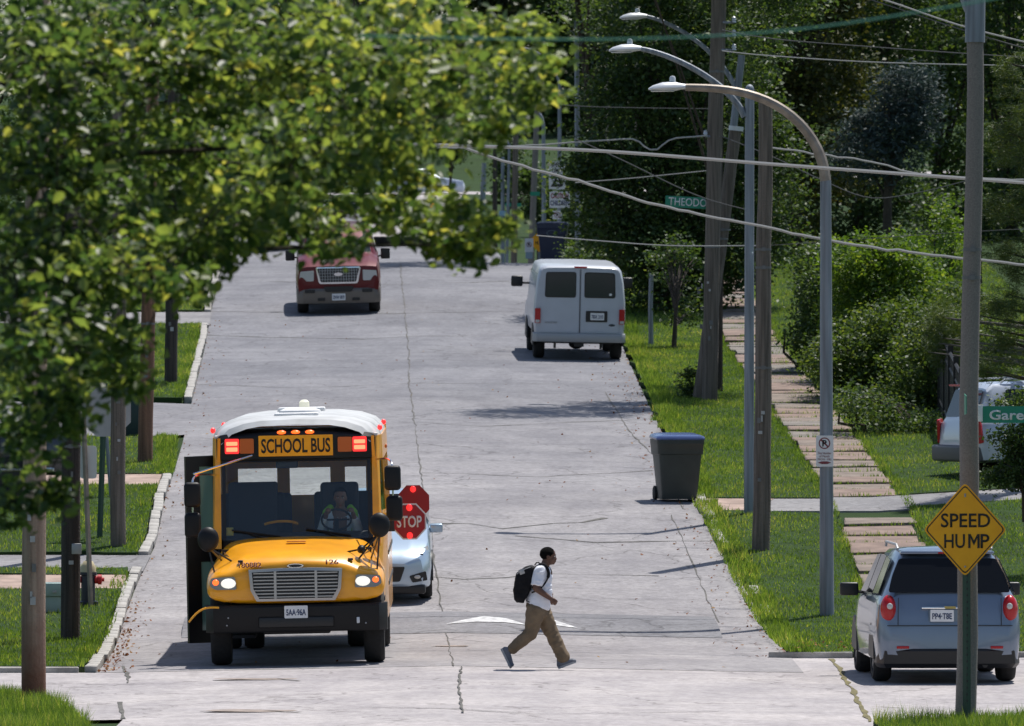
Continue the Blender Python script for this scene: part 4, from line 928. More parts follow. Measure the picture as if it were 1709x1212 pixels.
for sx in (-1, 1):
    for y in (2.5, 7.6):
        bm = NB(); ball(bm, (sx * 1.13, y, 3.0), (.035, .05, .04), 8, 6); obj('marker_light', bm, M_red_on, roof)
    # walls, window posts, panes
    w = []
    for y, hw in ((1.95, 1.08), (2.3, 1.13), (2.8, 1.19), (3.2, 1.20), (8.8, 1.20), (8.98, 1.17)):
        w.append([Vector((sx * (hw - .02), y, .5)), Vector((sx * hw, y, .54)), Vector((sx * (hw + .004), y, 1.2)), Vector((sx * hw, y, 1.93)), Vector((sx * (hw - .05), y, 1.93)), Vector((sx * (hw - .05), y, .5))])
    if sx > 0:
        bm = NB(); loft(bm, w); sw_ = obj('side_wall', bm, M_yel, bus)
    else:
        bm = NB(); loft(bm, [[Vector((p.x, max(p.y, 2.98), p.z)) for p in r_] for r_ in w[3:]] if False else w[3:]); sw_ = obj('side_wall', bm, M_yel, bus)
    for z in (.95, 1.35, 1.75):
        bm = NB(); box(bm, sx * 1.20 - (.0 if sx > 0 else .012), sx * 1.20 + (.012 if sx > 0 else 0), 3.2, 8.8, z, z + .05); obj('rub_rail', bm, M_blackband, sw_)
    w = []
    for y, hw in ((1.95, 1.065), (2.3, 1.11), (2.8, 1.155), (3.2, 1.165), (8.8, 1.165), (8.98, 1.135)):
        w.append([Vector((sx * hw, y, 2.58)), Vector((sx * (hw - .012), y, 2.90)), Vector((sx * (hw - .05), y, 2.90)), Vector((sx * (hw - .04), y, 2.58))])
    bm = NB(); loft(bm, w); obj('upper_rail', bm, M_yel, bus)
    py0 = [2.98, 3.72, 4.46, 5.20, 5.94, 6.68, 7.42, 8.16, 8.9] 
    for y in py0 + ([1.98, 2.5] if sx > 0 else []):
        h0 = 1.19 if y > 2.9 else 1.09; h1 = 1.155 if y > 2.9 else 1.075
        bm = NB(); wv = [Vector((sx * h0, y - .04, 1.92)), Vector((sx * h0, y + .04, 1.92)), Vector((sx * (h0 - .05), y + .04, 1.92)), Vector((sx * (h0 - .05), y - .04, 1.92))]
        loft(bm, [wv, [Vector((sx * (abs(p.x) - (h0 - h1)), p.y, 2.60)) for p in wv]]); obj('window_post', bm, M_yel, bus)
    for a, b in zip(py0, py0[1:]):
        pn = plate('window_pane', [(sx * 1.175, a + .04, 1.93), (sx * 1.175, b - .04, 1.93), (sx * 1.14, b - .04, 2.58), (sx * 1.14, a + .04, 2.58)], .004, M_glass, bus)
        bm = NB(); box(bm, sx * 1.165 - .012, sx * 1.165 + .012, a + .04, b - .04, 2.25, 2.28); obj('window_bar', bm, M_alum, pn)
bm = NB(); plate_bm(bm, [(1.1, 2.02, 1.93), (1.16, 2.46, 1.93), (1.13, 2.46, 2.58), (1.07, 2.02, 2.58)], .004); plate_bm(bm, [(1.13, 2.54, 1.93), (1.18, 2.94, 1.93), (1.14, 2.94, 2.58), (1.11, 2.54, 2.58)], .004); obj('window_pane', bm, M_glass, bus)
# rear wall with emergency windows
bm = NB(); box(bm, -1.15, 1.15, 8.9, 8.96, .5, 2.0); box(bm, -1.15, 1.15, 8.9, 8.96, 2.36, 2.95); 
for x0, x1 in ((-1.15, -.98), (-.42, -.24), (.34, .55), (.85, 1.15)): box(bm, x0, x1, 8.9, 8.96, 2.0, 2.36)
obj('rear_wall', bm, M_yel, bus)
for x0, x1 in ((-.98, -.42), (-.24, .34), (.55, .85)): plate('window_pane', rect(x0, x1, 2.0, 2.36, 8.93), .004, M_glass, bus)
bm = NB(); box(bm, -1.16, 1.16, 1.9, 8.9, .78, .84); obj('floor', bm, M_int, bus)
bm = NB(); box(bm, -1.10, 1.10, 2.0, 8.88, 2.90, 2.93); obj('ceiling', bm, mat('bus_ceiling', (.55, .56, .57), .7), bus)
bm = NB(); box(bm, -1.13, -1.08, 3.0, 8.88, .84, 1.9); box(bm, 1.08, 1.13, 3.0, 8.88, .84, 1.9); obj('inner_lining', bm, M_int, bus)
for r_ in range(7):
    for sx in (-1, 1):
        bm = NB(); y = 3.55 + r_ * .74; box(bm, sx * .64 - .44, sx * .64 + .44, y - .03, y + .13, 1.05, 2.05 if r_ else 2.15, .05, 3); box(bm, sx * .64 - .44, sx * .64 + .44, y - .45, y + .1, 1.0, 1.25, .04); obj('passenger_seat', bm, M_seat, bus)
bm = NB(); box(bm, -.95, -.28, 2.95, 3.0, .9, 2.3, .03); obj('partition', bm, M_seat, bus)
bm = NB(); box(bm, .30, .82, 2.85, 3.0, 1.1, 2.28, .05, 3); box(bm, .30, .82, 2.45, 2.9, 1.25, 1.42, .05, 3); box(bm, .45, .67, 2.55, 2.8, .84, 1.3); obj('driver_seat', bm, M_seat, bus)
# windshield with pillars, header band
ywb, ywt = 1.72, 1.98; zb0, zt0 = 1.60, 2.62
gl = plate('windshield', [(-1.03, ywb, zb0), (1.03, ywb, zb0), (1.0, ywt, zt0), (-1.0, ywt, zt0)], .004, M_glass, bus, .06)
bm = NB()
for sx in (-1, 1):
    rr = []
    for z, y in ((1.50, ywb - .03), (1.6, ywb), (zt0, ywt), (2.9, ywt + .03)):
        rr.append([Vector((sx * 1.02, y - .02, z)), Vector((sx * (1.09 + (.03 if z < 2 else 0)), y + .01, z)), Vector((sx * (1.12 + (.02 if z < 2 else 0)), y + .12, z)), Vector((sx * 1.02, y + .10, z))])
    loft(bm, rr); obj('windshield_pillar', bm, M_yel, bus); bm = NB()
bm.free()
bm = NB(); plate_bm(bm, rect(-1.0, -.955, zb0, zt0, ywb - .006, ywt - .006), .003); plate_bm(bm, rect(.955, 1.0, zb0, zt0, ywb - .006, ywt - .006), .003); plate_bm(bm, rect(-1.0, 1.0, zt0 - .05, zt0 + .01, ywt - .02, ywt - .003), .003); obj('windshield_seal', bm, M_black, gl)
bm = NB(); rr = []
for x, y, dz in [(-1.09, 2.12, 0), (-1.07, 1.98, 0), (-.95, 1.92, 0), (0, 1.885, 0), (.95, 1.92, 0), (1.07, 1.98, 0), (1.09, 2.12, 0)]:
    k = .06 * (abs(x) / 1.09) ** 4
    rr.append([Vector((x, y + .06, 2.60)), Vector((x, y, 2.61)), Vector((x, y, 2.93 - k)), Vector((x, y + .05, 2.985 - k)), Vector((x, y + .13, 2.985 - k)), Vector((x, y + .13, 2.60))])
loft(bm, rr); hb = obj('header_band', bm, M_blackband, bus)
sg = plate('sign_plate', rect(-.50, .50, 2.645, 2.925, 1.875), .006, M_signyel, hb, .01)
text('lettering', 'SCHOOL BUS', .93, .195, M_signblk, sg, (0, 1.866, 2.785), bold=.02)
for sx in (-1, 1):
    for k, (cx_, m, mc) in enumerate(((.86, M_red_on, M_red_core), (.66, M_amber, None))):
        bm = NB(); plate_bm(bm, rect(sx * cx_ - .095, sx * cx_ + .095, 2.69, 2.89, 1.90), .02, .02); l_ = obj('warning_light', bm, m, hb)
        if mc:
            bm = NB(); box(bm, sx * cx_ - .075, sx * cx_ + .075, 1.868, 1.876, 2.72, 2.775, .01); box(bm, sx * cx_ - .075, sx * cx_ + .075, 1.868, 1.876, 2.80, 2.85, .01); obj('lamp_core', bm, mc, l_)
for x in (-.19, 0, .19):
    bm = NB(); ball(bm, (x, 1.92, 2.965), (.065, .04, .028), 10, 6); obj('marker_light', bm, M_or_on, hb)
# hood and fenders
bm = NB(); rr = []
for y, z0_, pr in ((.06, .84, [(1.10, .84), (1.145, 1.0), (1.11, 1.14), (1.0, 1.20), (.80, 1.22), (.60, 1.27), (.3, 1.335), (0, 1.345)]),
                  (.14, .83, [(1.15, .83), (1.185, 1.02), (1.15, 1.17), (1.03, 1.245), (.84, 1.28), (.66, 1.37), (.35, 1.40), (0, 1.41)]),
                  (.35, .85, [(1.17, .85), (1.20, 1.06), (1.17, 1.22), (1.04, 1.30), (.86, 1.35), (.70, 1.44), (.38, 1.46), (0, 1.47)]),
                  (.55, 1.0, [(1.17, 1.0), (1.20, 1.1), (1.17, 1.26), (1.04, 1.335), (.88, 1.39), (.73, 1.48), (.40, 1.50), (0, 1.51)]),
                  (.95, 1.10, [(1.17, 1.10), (1.20, 1.16), (1.16, 1.28), (1.04, 1.36), (.92, 1.43), (.78, 1.53), (.44, 1.555), (0, 1.565)]),
                  (1.35, 1.0, [(1.16, 1.0), (1.19, 1.15), (1.15, 1.28), (1.05, 1.38), (.95, 1.47), (.83, 1.57), (.48, 1.60), (0, 1.61)]),
                  (1.60, .75, [(1.14, .75), (1.17, 1.1), (1.14, 1.30), (1.06, 1.42), (.98, 1.52), (.88, 1.60), (.52, 1.63), (0, 1.64)]),
                  (1.85, .60, [(1.12, .60), (1.15, 1.1), (1.12, 1.34), (1.07, 1.46), (1.0, 1.54), (.9, 1.62), (.55, 1.645), (0, 1.65)])):
    rr.append([Vector((0, y, z0_))] + [Vector((x, y, z)) for x, z in pr] + [Vector((-x, y, z)) for x, z in reversed(pr[:-1])])
loft(bm, rr); hood = obj('hood', bm, M_yel, bus, smooth=50)
m_ = hood.modifiers.new('s', 'SUBSURF'); m_.levels = m_.render_levels = 2
M_seam = mat('seam_dark', (.12, .045, .004), .8)
for sx in (-1, 1):
    bm = NB(); tube(bm, [(sx * .80, .34, 1.352), (sx * .86, .6, 1.40), (sx * .93, 1.0, 1.44), (sx * .99, 1.4, 1.47), (sx * 1.03, 1.75, 1.50)], .006, 5); obj('fender_seam', bm, M_seam, hood)
    bm = NB(); box(bm, sx * .73 - .035, sx * .73 + .035, .20, .26, 1.37, 1.40, .01); obj('hood_latch', bm, M_black, hood)
bm = NB(); box(bm, -.13, .13, .96, 1.06, 1.585, 1.60, .01); obj('badge_recess', bm, mat('badge_dark_yellow', (.5, .17, .01), .5), hood)
text('lettering', '180882', .30, .075, mat('dark_red_print', (.16, .02, .01), .6), hood, (-.60, .045, 1.345), rot=(R(62), 0, 0), bold=.03)
text('lettering', '126', .17, .07, MATS['dark_red_print'], hood, (.49, .045, 1.365), rot=(R(62), 0, 0), bold=.03)
bm = NB(); plate_bm(bm, [Vector((.11 * math.cos(t), .055 , 1.325 + .028 * math.sin(t))) for t in np.linspace(0, 2 * math.pi, 17)[:-1]], .006); obj('badge', bm, M_chrome, hood)
bm = NB(); plate_bm(bm, [Vector((.09 * math.cos(t), .048 , 1.325 + .018 * math.sin(t))) for t in np.linspace(0, 2 * math.pi, 17)[:-1]], .003); obj('badge_plate', bm, M_black, hood)
# grille
go = [(-.62, .03, 1.285), (-.20, .03, 1.30), (.20, .03, 1.30), (.62, .03, 1.285), (.60, .03, 1.02), (.52, .03, .87), (-.52, .03, .87), (-.60, .03, 1.02)]
gi = [(x * .93, .01, 1.08 + (z - 1.08) * .84) for x, _, z in go]
gr = plate('grille', [(x, .05, z) for x, _, z in go], .02, M_black, bus, .04)
bm = NB(); vo = [bm.verts.new(Vector(p) + Vector((0, -.03, 0))) for p in go]; vi = [bm.verts.new(Vector(p) + Vector((0, -.02, 0))) for p in gi]; vb = [bm.verts.new(Vector(p) + Vector((0, .03, 0))) for p in go]; vc = [bm.verts.new(Vector(p) + Vector((0, .05, 0))) for p in gi]
M_gr = mat('grille_silver', (.42, .41, .39), .35, metal=.6)
for k in range(8):
    for a, b in ((vo, vi), (vb, vo), (vi, vc)): bm.faces.new((a[k], a[(k + 1) % 8], b[(k + 1) % 8], b[k]))
obj('grille_frame', bm, M_gr, gr)
for k in range(8):
    z = .925 + k * .0445; hw = .50 + .06 * min(1, (z - .87) / .15)
    bm = NB(); box(bm, -hw, hw, .0, .03, z - .009, z + .009, .003, 1); obj('slat', bm, M_gr, gr)
for x in (-.27, .27):
    bm = NB(); box(bm, x - .018, x + .018, -.004, .03, .90, 1.265, .003, 1); obj('divider', bm, M_gr, gr)
# headlights
for sx in (-1, 1):
    hl = plate('headlight', [(sx * .80, .055, 1.20), (sx * 1.12, .10, 1.185), (sx * 1.14, .10, 1.08), (sx * 1.06, .07, 1.03), (sx * .78, .05, 1.03)], .025, mat('headlamp_bowl', (.22, .21, .20), .2, metal=.5, coat=.6), hood, .03)
    bm = NB(); ball(bm, (sx * .89, .03, 1.115), (.10, .03, .065), 12, 8); obj('bulb', bm, M_head_on, hl)
    bm = NB(); ball(bm, (sx * 1.06, .06, 1.13), (.045, .03, .04), 10, 6); obj('turn_signal', bm, M_or_on, hl)
# bumper
bm = NB(); rr = []
for x, y, t in ((-1.21, .42, 0), (-1.20, .2, .0), (-1.10, .05, 0), (-.9, 0, 0), (-.5, -.015, 0), (.5, -.015, 0), (.9, 0, 0), (1.10, .05, 0), (1.20, .2, 0), (1.21, .42, 0)):
    rr.append([Vector((x, y + .02, .46)), Vector((x, y, .49)), Vector((x, y, .79)), Vector((x, y + .03, .82)), Vector((x * .97, y + .2, .82)), Vector((x * .97, y + .2, .46))])
loft(bm, rr); bp_ = obj('bumper', bm, M_blackm, bus)
bm = NB(); box(bm, -.5, .5, -.03, -.01, .52, .66, .02); obj('bumper_recess', bm, M_black, bp_)
licence(bp_, '5AA·96A', -.045, .0, .725, .31, .165)
for x in (-.92, -.9, .92): 
    bm = NB(); ball(bm, (x, -.01, .56 if x != -.9 else .66), .012, 8, 5); obj('bolt', bm, M_alum, bp_)
bm = NB(); box(bm, .80, .84, -.02, .0, .56, .64, .006); obj('hook', bm, M_lum, bp_)
# yellow crossing gate rod folded at the curb side
bm = NB(); tube(bm, bez([(-1.02, -.03, .80), (-1.2, -.06, .82), (-1.28, -.1, .80), (-1.42, -.12, .62)], 8), .014, 8); obj('crossing_gate', bm, M_yel, bus)
# underbody
bm = NB(); box(bm, -.45, .45, .3, 8.8, .42, .80, .03); box(bm, -1.0, 1.0, 2.4, 5.2, .45, .8, .03); box(bm, -1.0, 1.0, 7.2, 8.8, .5, .8, .03); obj('chassis', bm, M_black, bus)
bm = NB(); tube(bm, [(-.95, .95, .5), (.95, .95, .5)], .06, 8); tube(bm, [(-.95, 6.2, .5), (.95, 6.2, .5)], .09, 8); obj('axle', bm, M_black, bus)
bm = NB(); box(bm, -1.0, 1.0, 1.3, 1.36, .5, 1.5); obj('firewall', bm, M_black, bus)
for sx in (-1, 1):
    wheel(bus, sx * 1.02, .95, .50, .27, .30, sx, M_lum, 10); wheel(bus, sx * 1.04, 6.25, .50, .27, .30, sx, M_lum, 10); wheel(bus, sx * .72, 6.25, .50, .27, .30, sx, M_lum, 10)
bm = NB(); box(bm, -.95, -.6, 6.8, 6.83, .12, .6); box(bm, .6, .95, 6.8, 6.83, .12, .6); obj('mud_flap', bm, M_black, bus)
# open door, folded outwards on the curb side
for k, (xa, ya_, xb, yb_) in enumerate(((-1.10, 2.25, -1.50, 2.12), (-1.12, 2.8, -1.50, 2.16))):
    d0 = Vector((xa, ya_, 0)); d1 = Vector((xb, yb_, 0)); u = d1 - d0
    q = lambda t, z: d0 + u * t + Vector((0, 0, z))
    bm = NB()
    for (t0, t1, z0, z1) in ((0, .10, .25, 2.66), (.55, 1, .25, 2.66), (.1, .55, 2.52, 2.66), (.1, .55, 1.33, 1.54), (.1, .55, .25, .42)):
        plate_bm(bm, [q(t0, z0), q(t1, z0), q(t1, z1), q(t0, z1)], .02)
    dr = obj('door', bm, M_blackband, bus)
    plate('pane', [q(.1, 1.54), q(.55, 1.54), q(.55, 2.52), q(.1, 2.52)], .004, M_green_glass, dr); plate('pane', [q(.1, .42), q(.55, .42), q(.55, 1.33), q(.1, 1.33)], .004, M_green_glass, dr)
# steps and stairwell
for k in range(3):
    bm = NB(); box(bm, -1.12, -.6 + .0, 2.2 , 2.95, .3 + k * .18, .34 + k * .18); obj('step', bm, M_int, bus)
# mirrors
for sx, pu, pl in ((-1, (327, 828), (327, 875)), (1, (662, 808), (664, 855))):
    for (px, py) in (pu, pl):
        cx_, cz_ = bx(px, .9), bz(py, .9); bm = NB(); box(bm, cx_ - .11, cx_ + .11, .86, 1.0, cz_ - .155, cz_ + .155, .05, 3); mr = obj('mirror', bm, M_blackm, bus)
    zu, zl = bz(pu[1], .9), bz(pl[1], .9); xm = bx(pu[0], .9)
    bm = NB(); tube(bm, bez([(sx * 1.08, 1.9, zu + .22), (xm - sx * .05, 1.2, zu + .26), (xm, .95, zu + .25), (xm, .93, zu + .1)], 10), .014, 6); tube(bm, [(xm, .95, zu), (xm, .95, zl - .1)], .014, 6); tube(bm, [(xm, .95, zl - .1), (sx * 1.12, 1.7, zl - .15)], .014, 6); obj('mirror_bracket', bm, M_chrome, bus)
    cpx = (352, 897) if sx < 0 else (638, 880); cx_, cz_ = bx(cpx[0], .35), bz(cpx[1], .35)
    bm = NB(); ball(bm, (0, 0, 0), (.145, .09, .155), 18, 12); cm = obj('crossover_mirror', bm, M_blackm, bus); cm.location = (cx_, .35, cz_)
    bm = NB()
    for xe, ye, ze in ((sx * 1.08, .3, 1.25), (sx * .82, .45, 1.36), (sx * 1.0, .9, 1.38)): tube(bm, [(cx_, .38, cz_ - .1), (xe, ye, ze)], .013, 6)
    obj('mirror_legs', bm, M_black, bus)
bm = NB(); ball(bm, (bx(607, .4), .42, bz(917, .4)), (.06, .09, .05), 10, 8, Matrix.Rotation(R(-35), 3, 'Y')); tube(bm, [(bx(607, .4), .45, bz(917, .4)), (.62, .6, 1.45)], .012, 6); tube(bm, [(bx(607, .4), .42, bz(917, .4)), (cx_, .38, cz_ - .1)], .012, 6); obj('spot_mirror', bm, M_blackm, bus)
# straight chrome rod at the open door corner
bm = NB(); tube(bm, [(bx(428, 1.4), 1.55, bz(768, 1.4)), (bx(330, 1.2), 1.1, bz(796, 1.2))], .013, 6); obj('mirror_rod', bm, M_chrome, bus)
# wipers
for x0, x1 in ((-.88, -.22), (.12, .72)):
    bm = NB(); tube(bm, [(x0 + .5, ywb - .03, 1.60), (x0 + .2, ywb - .02, 1.70)], .012, 6); tube(bm, [(x0, ywb - .02, 1.73), (x1, ywb - .03, 1.64)], .013, 6); obj('wiper', bm, M_black, gl)
# dashboard, wheel
bm = NB(); rr = [[Vector((-1.0, 1.8, 1.3)), Vector((1.0, 1.8, 1.3)), Vector((1.0, 1.8, 1.62)), Vector((-1.0, 1.8, 1.62))], [Vector((-1.0, 2.2, 1.3)), Vector((1.0, 2.2, 1.3)), Vector((1.0, 2.2, 1.68)), Vector((-1.0, 2.2, 1.68))]]
loft(bm, rr); dash = obj('dashboard', bm, M_int, bus)
bm = NB(); pts = [Vector((.52 + .20 * math.cos(t), 2.32 - .05 * math.sin(t), 1.82 + .13 * math.sin(t))) for t in np.linspace(0, 2 * math.pi, 21)]; tube(bm, pts, .014, 6, cap=False); tube(bm, [(.34, 2.32, 1.82), (.70, 2.32, 1.82)], .014, 6); tube(bm, [(.52, 2.32, 1.82), (.52, 2.15, 1.62)], .03, 6); obj('steering_wheel', bm, M_black, bus)
bm = NB(); plate_bm(bm, rect(-.98, -.86, 1.66, 1.76, 1.80), .003); obj('sticker', bm, mat('sticker_yellow', (.55, .50, .10), .6), gl)
bm = NB(); tube(bm, bez([(-.45, 2.25, 1.78), (-.3, 2.2, 1.83), (-.1, 2.2, 1.83), (0, 2.25, 1.78)], 8), .018, 6); obj('grab_rail', bm, M_yel, bus)
bm = NB(); box(bm, -.28, .02, 2.05, 2.09, 2.48, 2.62, .02); obj('interior_mirror', bm, M_black, bus)
# stop arms
for (px, py, dy, full) in ((690, 876, 3.0, True), (699, 847, 7.4, False)):
    cx_, cz_ = bx(px, dy), bz(py, dy) ; Ro = .245
    oc = lambda r, y: [(cx_ + r * math.cos(R(22.5 + 45 * k)), y, cz_ + r * math.sin(R(22.5 + 45 * k))) for k in range(8)]
    sa = plate('stop_arm', oc(Ro, dy), .008, M_white if full else M_signred, bus)
    if full:
        plate('stop_face', oc(Ro * .92, dy - .01), .003, M_signred, sa); text('lettering', 'STOP', .34, .15, M_white, sa, (cx_ - .005, dy - .015, cz_), bold=.025)
    for sz in (-1, 1):
        if not full and sz < 0: continue
        bm = NB(); ball(bm, (cx_, dy - .02, cz_ + sz * .175), (.042, .02, .042), 12, 8); obj('arm_light', bm, M_red_on, sa)
    bm = NB(); box(bm, 1.19, cx_ - Ro * .8, dy - .01, dy + .03, cz_ - .12, cz_ + .12, .01); obj('arm_bracket', bm, M_black, sa)
for y in (2.9, ):
    bm = NB(); ball(bm, (1.21, y - .6, 2.75), (.02, .04, .03), 8, 6); obj('marker_light', bm, M_amber, bus)

bpy.context.view_layer.update()
_binv = bus.matrix_world.inverted()
for o in bus.children_recursive:                       # tall-bodied bus: raise everything above the bonnet line
    M = _binv @ o.matrix_world; Mi = M.inverted(); done = o.data.get('lift') if o.data else 1
    if o.type != 'MESH' or done: continue
    o.data['lift'] = 1
    co = np.empty(len(o.data.vertices) * 3); o.data.vertices.foreach_get('co', co); co = co.reshape(-1, 3)
    A = np.array(M); w = co @ A[:3, :3].T + A[:3, 3]; f = np.clip((w[:, 2] - 1.15) / 1.35, 0, 1); w[:, 2] += .11 * f * np.clip(w[:, 1] / .8 + .5, .5, 1)
    B = np.array(Mi); co = w @ B[:3, :3].T + B[:3, 3]; o.data.vertices.foreach_set('co', co.ravel()); o.data.update()

# ---- pale blue sedan queued behind the bus (front right corner seen)
M_silver = mat('pale_blue_silver', (.42, .52, .62), .28, metal=.45, coat=.8, noise_s=2, noise_a=.03)
X = P(622, 1000, 125).x; car = place('parked_car', 'pale blue sedan waiting behind the school bus', 'car', X, 124.6, 4.6, 1.8, R(.5))
carbody(car, [(0, .32, .55, .62, .5, .63, .35), (.08, .24, .76, .70, .70, .72, .5), (.3, .2, .86, .78, .80, .82, .6), (.7, .2, .89, .88, .84, .93, .62), (1.3, .2, .90, .98, .84, 1.03, .62), (1.55, .2, .90, 1.0, .85, 1.10, .66), (2.2, .2, .90, 1.0, .85, 1.42, .62), (2.8, .2, .90, 1.0, .85, 1.47, .60), (3.5, .2, .90, 1.0, .85, 1.40, .58), (4.2, .22, .88, 1.02, .80, 1.12, .6), (4.55, .3, .8, .95, .72, .98, .55), (4.6, .4, .7, .8, .6, .82, .4)], M_silver)
plate('windshield', [(-.70, 1.56, 1.06), (.70, 1.56, 1.06), (.56, 2.2, 1.40), (-.56, 2.2, 1.40)], .006, M_dglass, car, .05, .012)
for sx in (-1, 1):
    plate('headlight', [(sx * .48, .10, .68), (sx * .84, .46, .84), (sx * .85, .52, .76), (sx * .78, .22, .64), (sx * .5, .10, .62)], .012, M_lens, car, .02)
    hl = plate('lamp_bowl', [(sx * .56, .07, .685), (sx * .76, .20, .76), (sx * .77, .22, .69), (sx * .56, .07, .64)], .012, mat('lamp_dark', (.05, .05, .055), .3), car, .01)
    plate('fog_surround', [(sx * .56, .0, .44), (sx * .80, .10, .50), (sx * .82, .14, .36), (sx * .60, .02, .34)], .02, M_black, car, .02)
    bm = NB(); ball(bm, (sx * .68, .02, .42), (.05, .02, .03), 10, 6); obj('fog_light', bm, M_lens, car)
    plate('side_window', [(sx * .86, 1.9, 1.04), (sx * .86, 3.6, 1.04), (sx * .64, 3.3, 1.37), (sx * .66, 2.4, 1.40)], .005, M_dglass, car, .04, 0)
    wheel(car, sx * .79, .95, .33, .21, .21, sx); wheel(car, sx * .79, 3.65, .33, .21, .21, sx); door_mirror(car, sx * .97, 1.65, .97, .20, .13, M_silver, sx, .16)
    arch(car, sx * .895, .95, .38, sx); arch(car, sx * .895, 3.65, .38, sx)
plate('grille', [(-.5, -.01, .58), (.5, -.01, .58), (.42, -.01, .36), (-.42, -.01, .36)], .02, M_black, car, .03)
bm = NB(); box(bm, -.8, .8, .03, .4, .16, .3, .04); obj('lower_bumper', bm, M_black, car)

# ---- dark red SUV coming over the rise
M_redp = mat('car_paint_maroon', (.115, .003, .007), .4, spec=.3, coat=.25, metal=.1)
M_taupe = mat('taupe_cladding', (.16, .14, .12), .5, metal=.2)
X = P(566, 510, 199).x; suv = place('parked_car', 'dark red full-size SUV facing the camera under the leaves', 'car', X, 199, 5.2, 2.0, R(1.3))
carbody(suv, [(0, .40, .85, .72, .8, .74, .6), (.06, .38, .95, 1.12, .90, 1.14, .7), (.3, .38, .98, 1.22, .93, 1.25, .75), (1.2, .36, 1.0, 1.28, .95, 1.34, .78), (1.45, .36, 1.0, 1.28, .95, 1.40, .8), (2.0, .36, 1.0, 1.28, .95, 1.88, .76), (2.4, .36, 1.0, 1.28, .95, 1.95, .76), (4.6, .36, 1.0, 1.28, .95, 1.95, .76), (5.1, .38, .98, 1.25, .92, 1.6, .78), (5.2, .45, .9, 1.1, .85, 1.15, .7)], M_redp)
plate('windshield', [(-.80, 1.42, 1.36), (.80, 1.42, 1.36), (.70, 2.02, 1.86), (-.70, 2.02, 1.86)], .008, M_dglass2, suv, .06, .015)
g = plate('grille', [(-.50, .02, 1.10), (.50, .02, 1.10), (.42, .02, .76), (-.42, .02, .76)], .03, M_black, suv, .04)
bm = NB(); a = rounded([Vector(p) for p in ((-.54, -.02, 1.13), (.54, -.02, 1.13), (.46, -.02, .73), (-.46, -.02, .73))], .06); b = rounded([Vector(p) for p in ((-.50, -.025, 1.10), (.50, -.025, 1.10), (.42, -.025, .77), (-.42, -.025, .77))], .04)
vo = [bm.verts.new(p) for p in a]; vi = [bm.verts.new(p) for p in b]
for k in range(len(vo)): bm.faces.new((vo[k], vo[(k + 1) % len(vo)], vi[(k + 1) % len(vi)], vi[k]))
obj('grille_frame', bm, M_chrome, g)
bm = NB()
for k in range(15): box(bm, -.44 + k * .063 - .006, -.44 + k * .063 + .006, -.015, -.008, .78, 1.09)
for k in range(4): box(bm, -.46, .46, -.016, -.009, .83 + k * .07, .84 + k * .07)
o_ = obj('grille_mesh', bm, M_alum, g); 
plate('badge', [(-.10, -.03, .975), (0, -.03, 1.0), (.10, -.03, .975), (.10, -.03, .93), (0, -.03, .91), (-.10, -.03, .93)], .005, M_chrome, g, .02)
for sx in (-1, 1):
    plate('headlight', [(sx * .58, .0, 1.05), (sx * .90, .06, 1.03), (sx * .92, .08, .80), (sx * .58, .0, .80)], .03, M_lens, suv, .03)
    plate('fog_light', [(sx * .56, -.06, .60), (sx * .80, -.05, .60), (sx * .80, -.05, .52), (sx * .56, -.06, .52)], .02, M_black, suv, .02)
    wheel(suv, sx * .85, .95, .40, .27, .24, sx); wheel(suv, sx * .85, 4.1, .40, .27, .24, sx); door_mirror(suv, sx * 1.14, 1.9, 1.32, .22, .26, M_black, sx)
    arch(suv, sx * .985, .95, .47, sx); arch(suv, sx * .985, 4.1, .47, sx)
    plate('side_window', [(sx * .93, 2.0, 1.34), (sx * .93, 4.7, 1.34), (sx * .80, 4.6, 1.86), (sx * .80, 2.3, 1.86)], .006, M_dglass, suv, .05, 0)
bm = NB(); rr = []
for x, y in ((-1.0, .35), (-.98, .1), (-.85, -.03), (-.4, -.08), (.4, -.08), (.85, -.03), (.98, .1), (1.0, .35)):
    rr.append([Vector((x, y + .03, .27)), Vector((x, y, .36)), Vector((x, y, .56)), Vector((x, y + .05, .62)), Vector((x * .95, y + .2, .62)), Vector((x * .95, y + .2, .27))])
loft(bm, rr); bb = obj('bumper', bm, M_taupe, suv)
plate('bumper_intake', [(-.36, -.09, .67), (.36, -.09, .67), (.30, -.09, .54), (-.30, -.09, .54)], .012, M_black, bb, .02); licence(bb, '2NW 8R9', -.11, 0, .42, .32, .16)
for sx in (-1, 1): plate('tow_slot', [(sx * .32, -.09, .40), (sx * .50, -.085, .40), (sx * .50, -.085, .33), (sx * .32, -.09, .33)], .01, M_black, bb, .02)

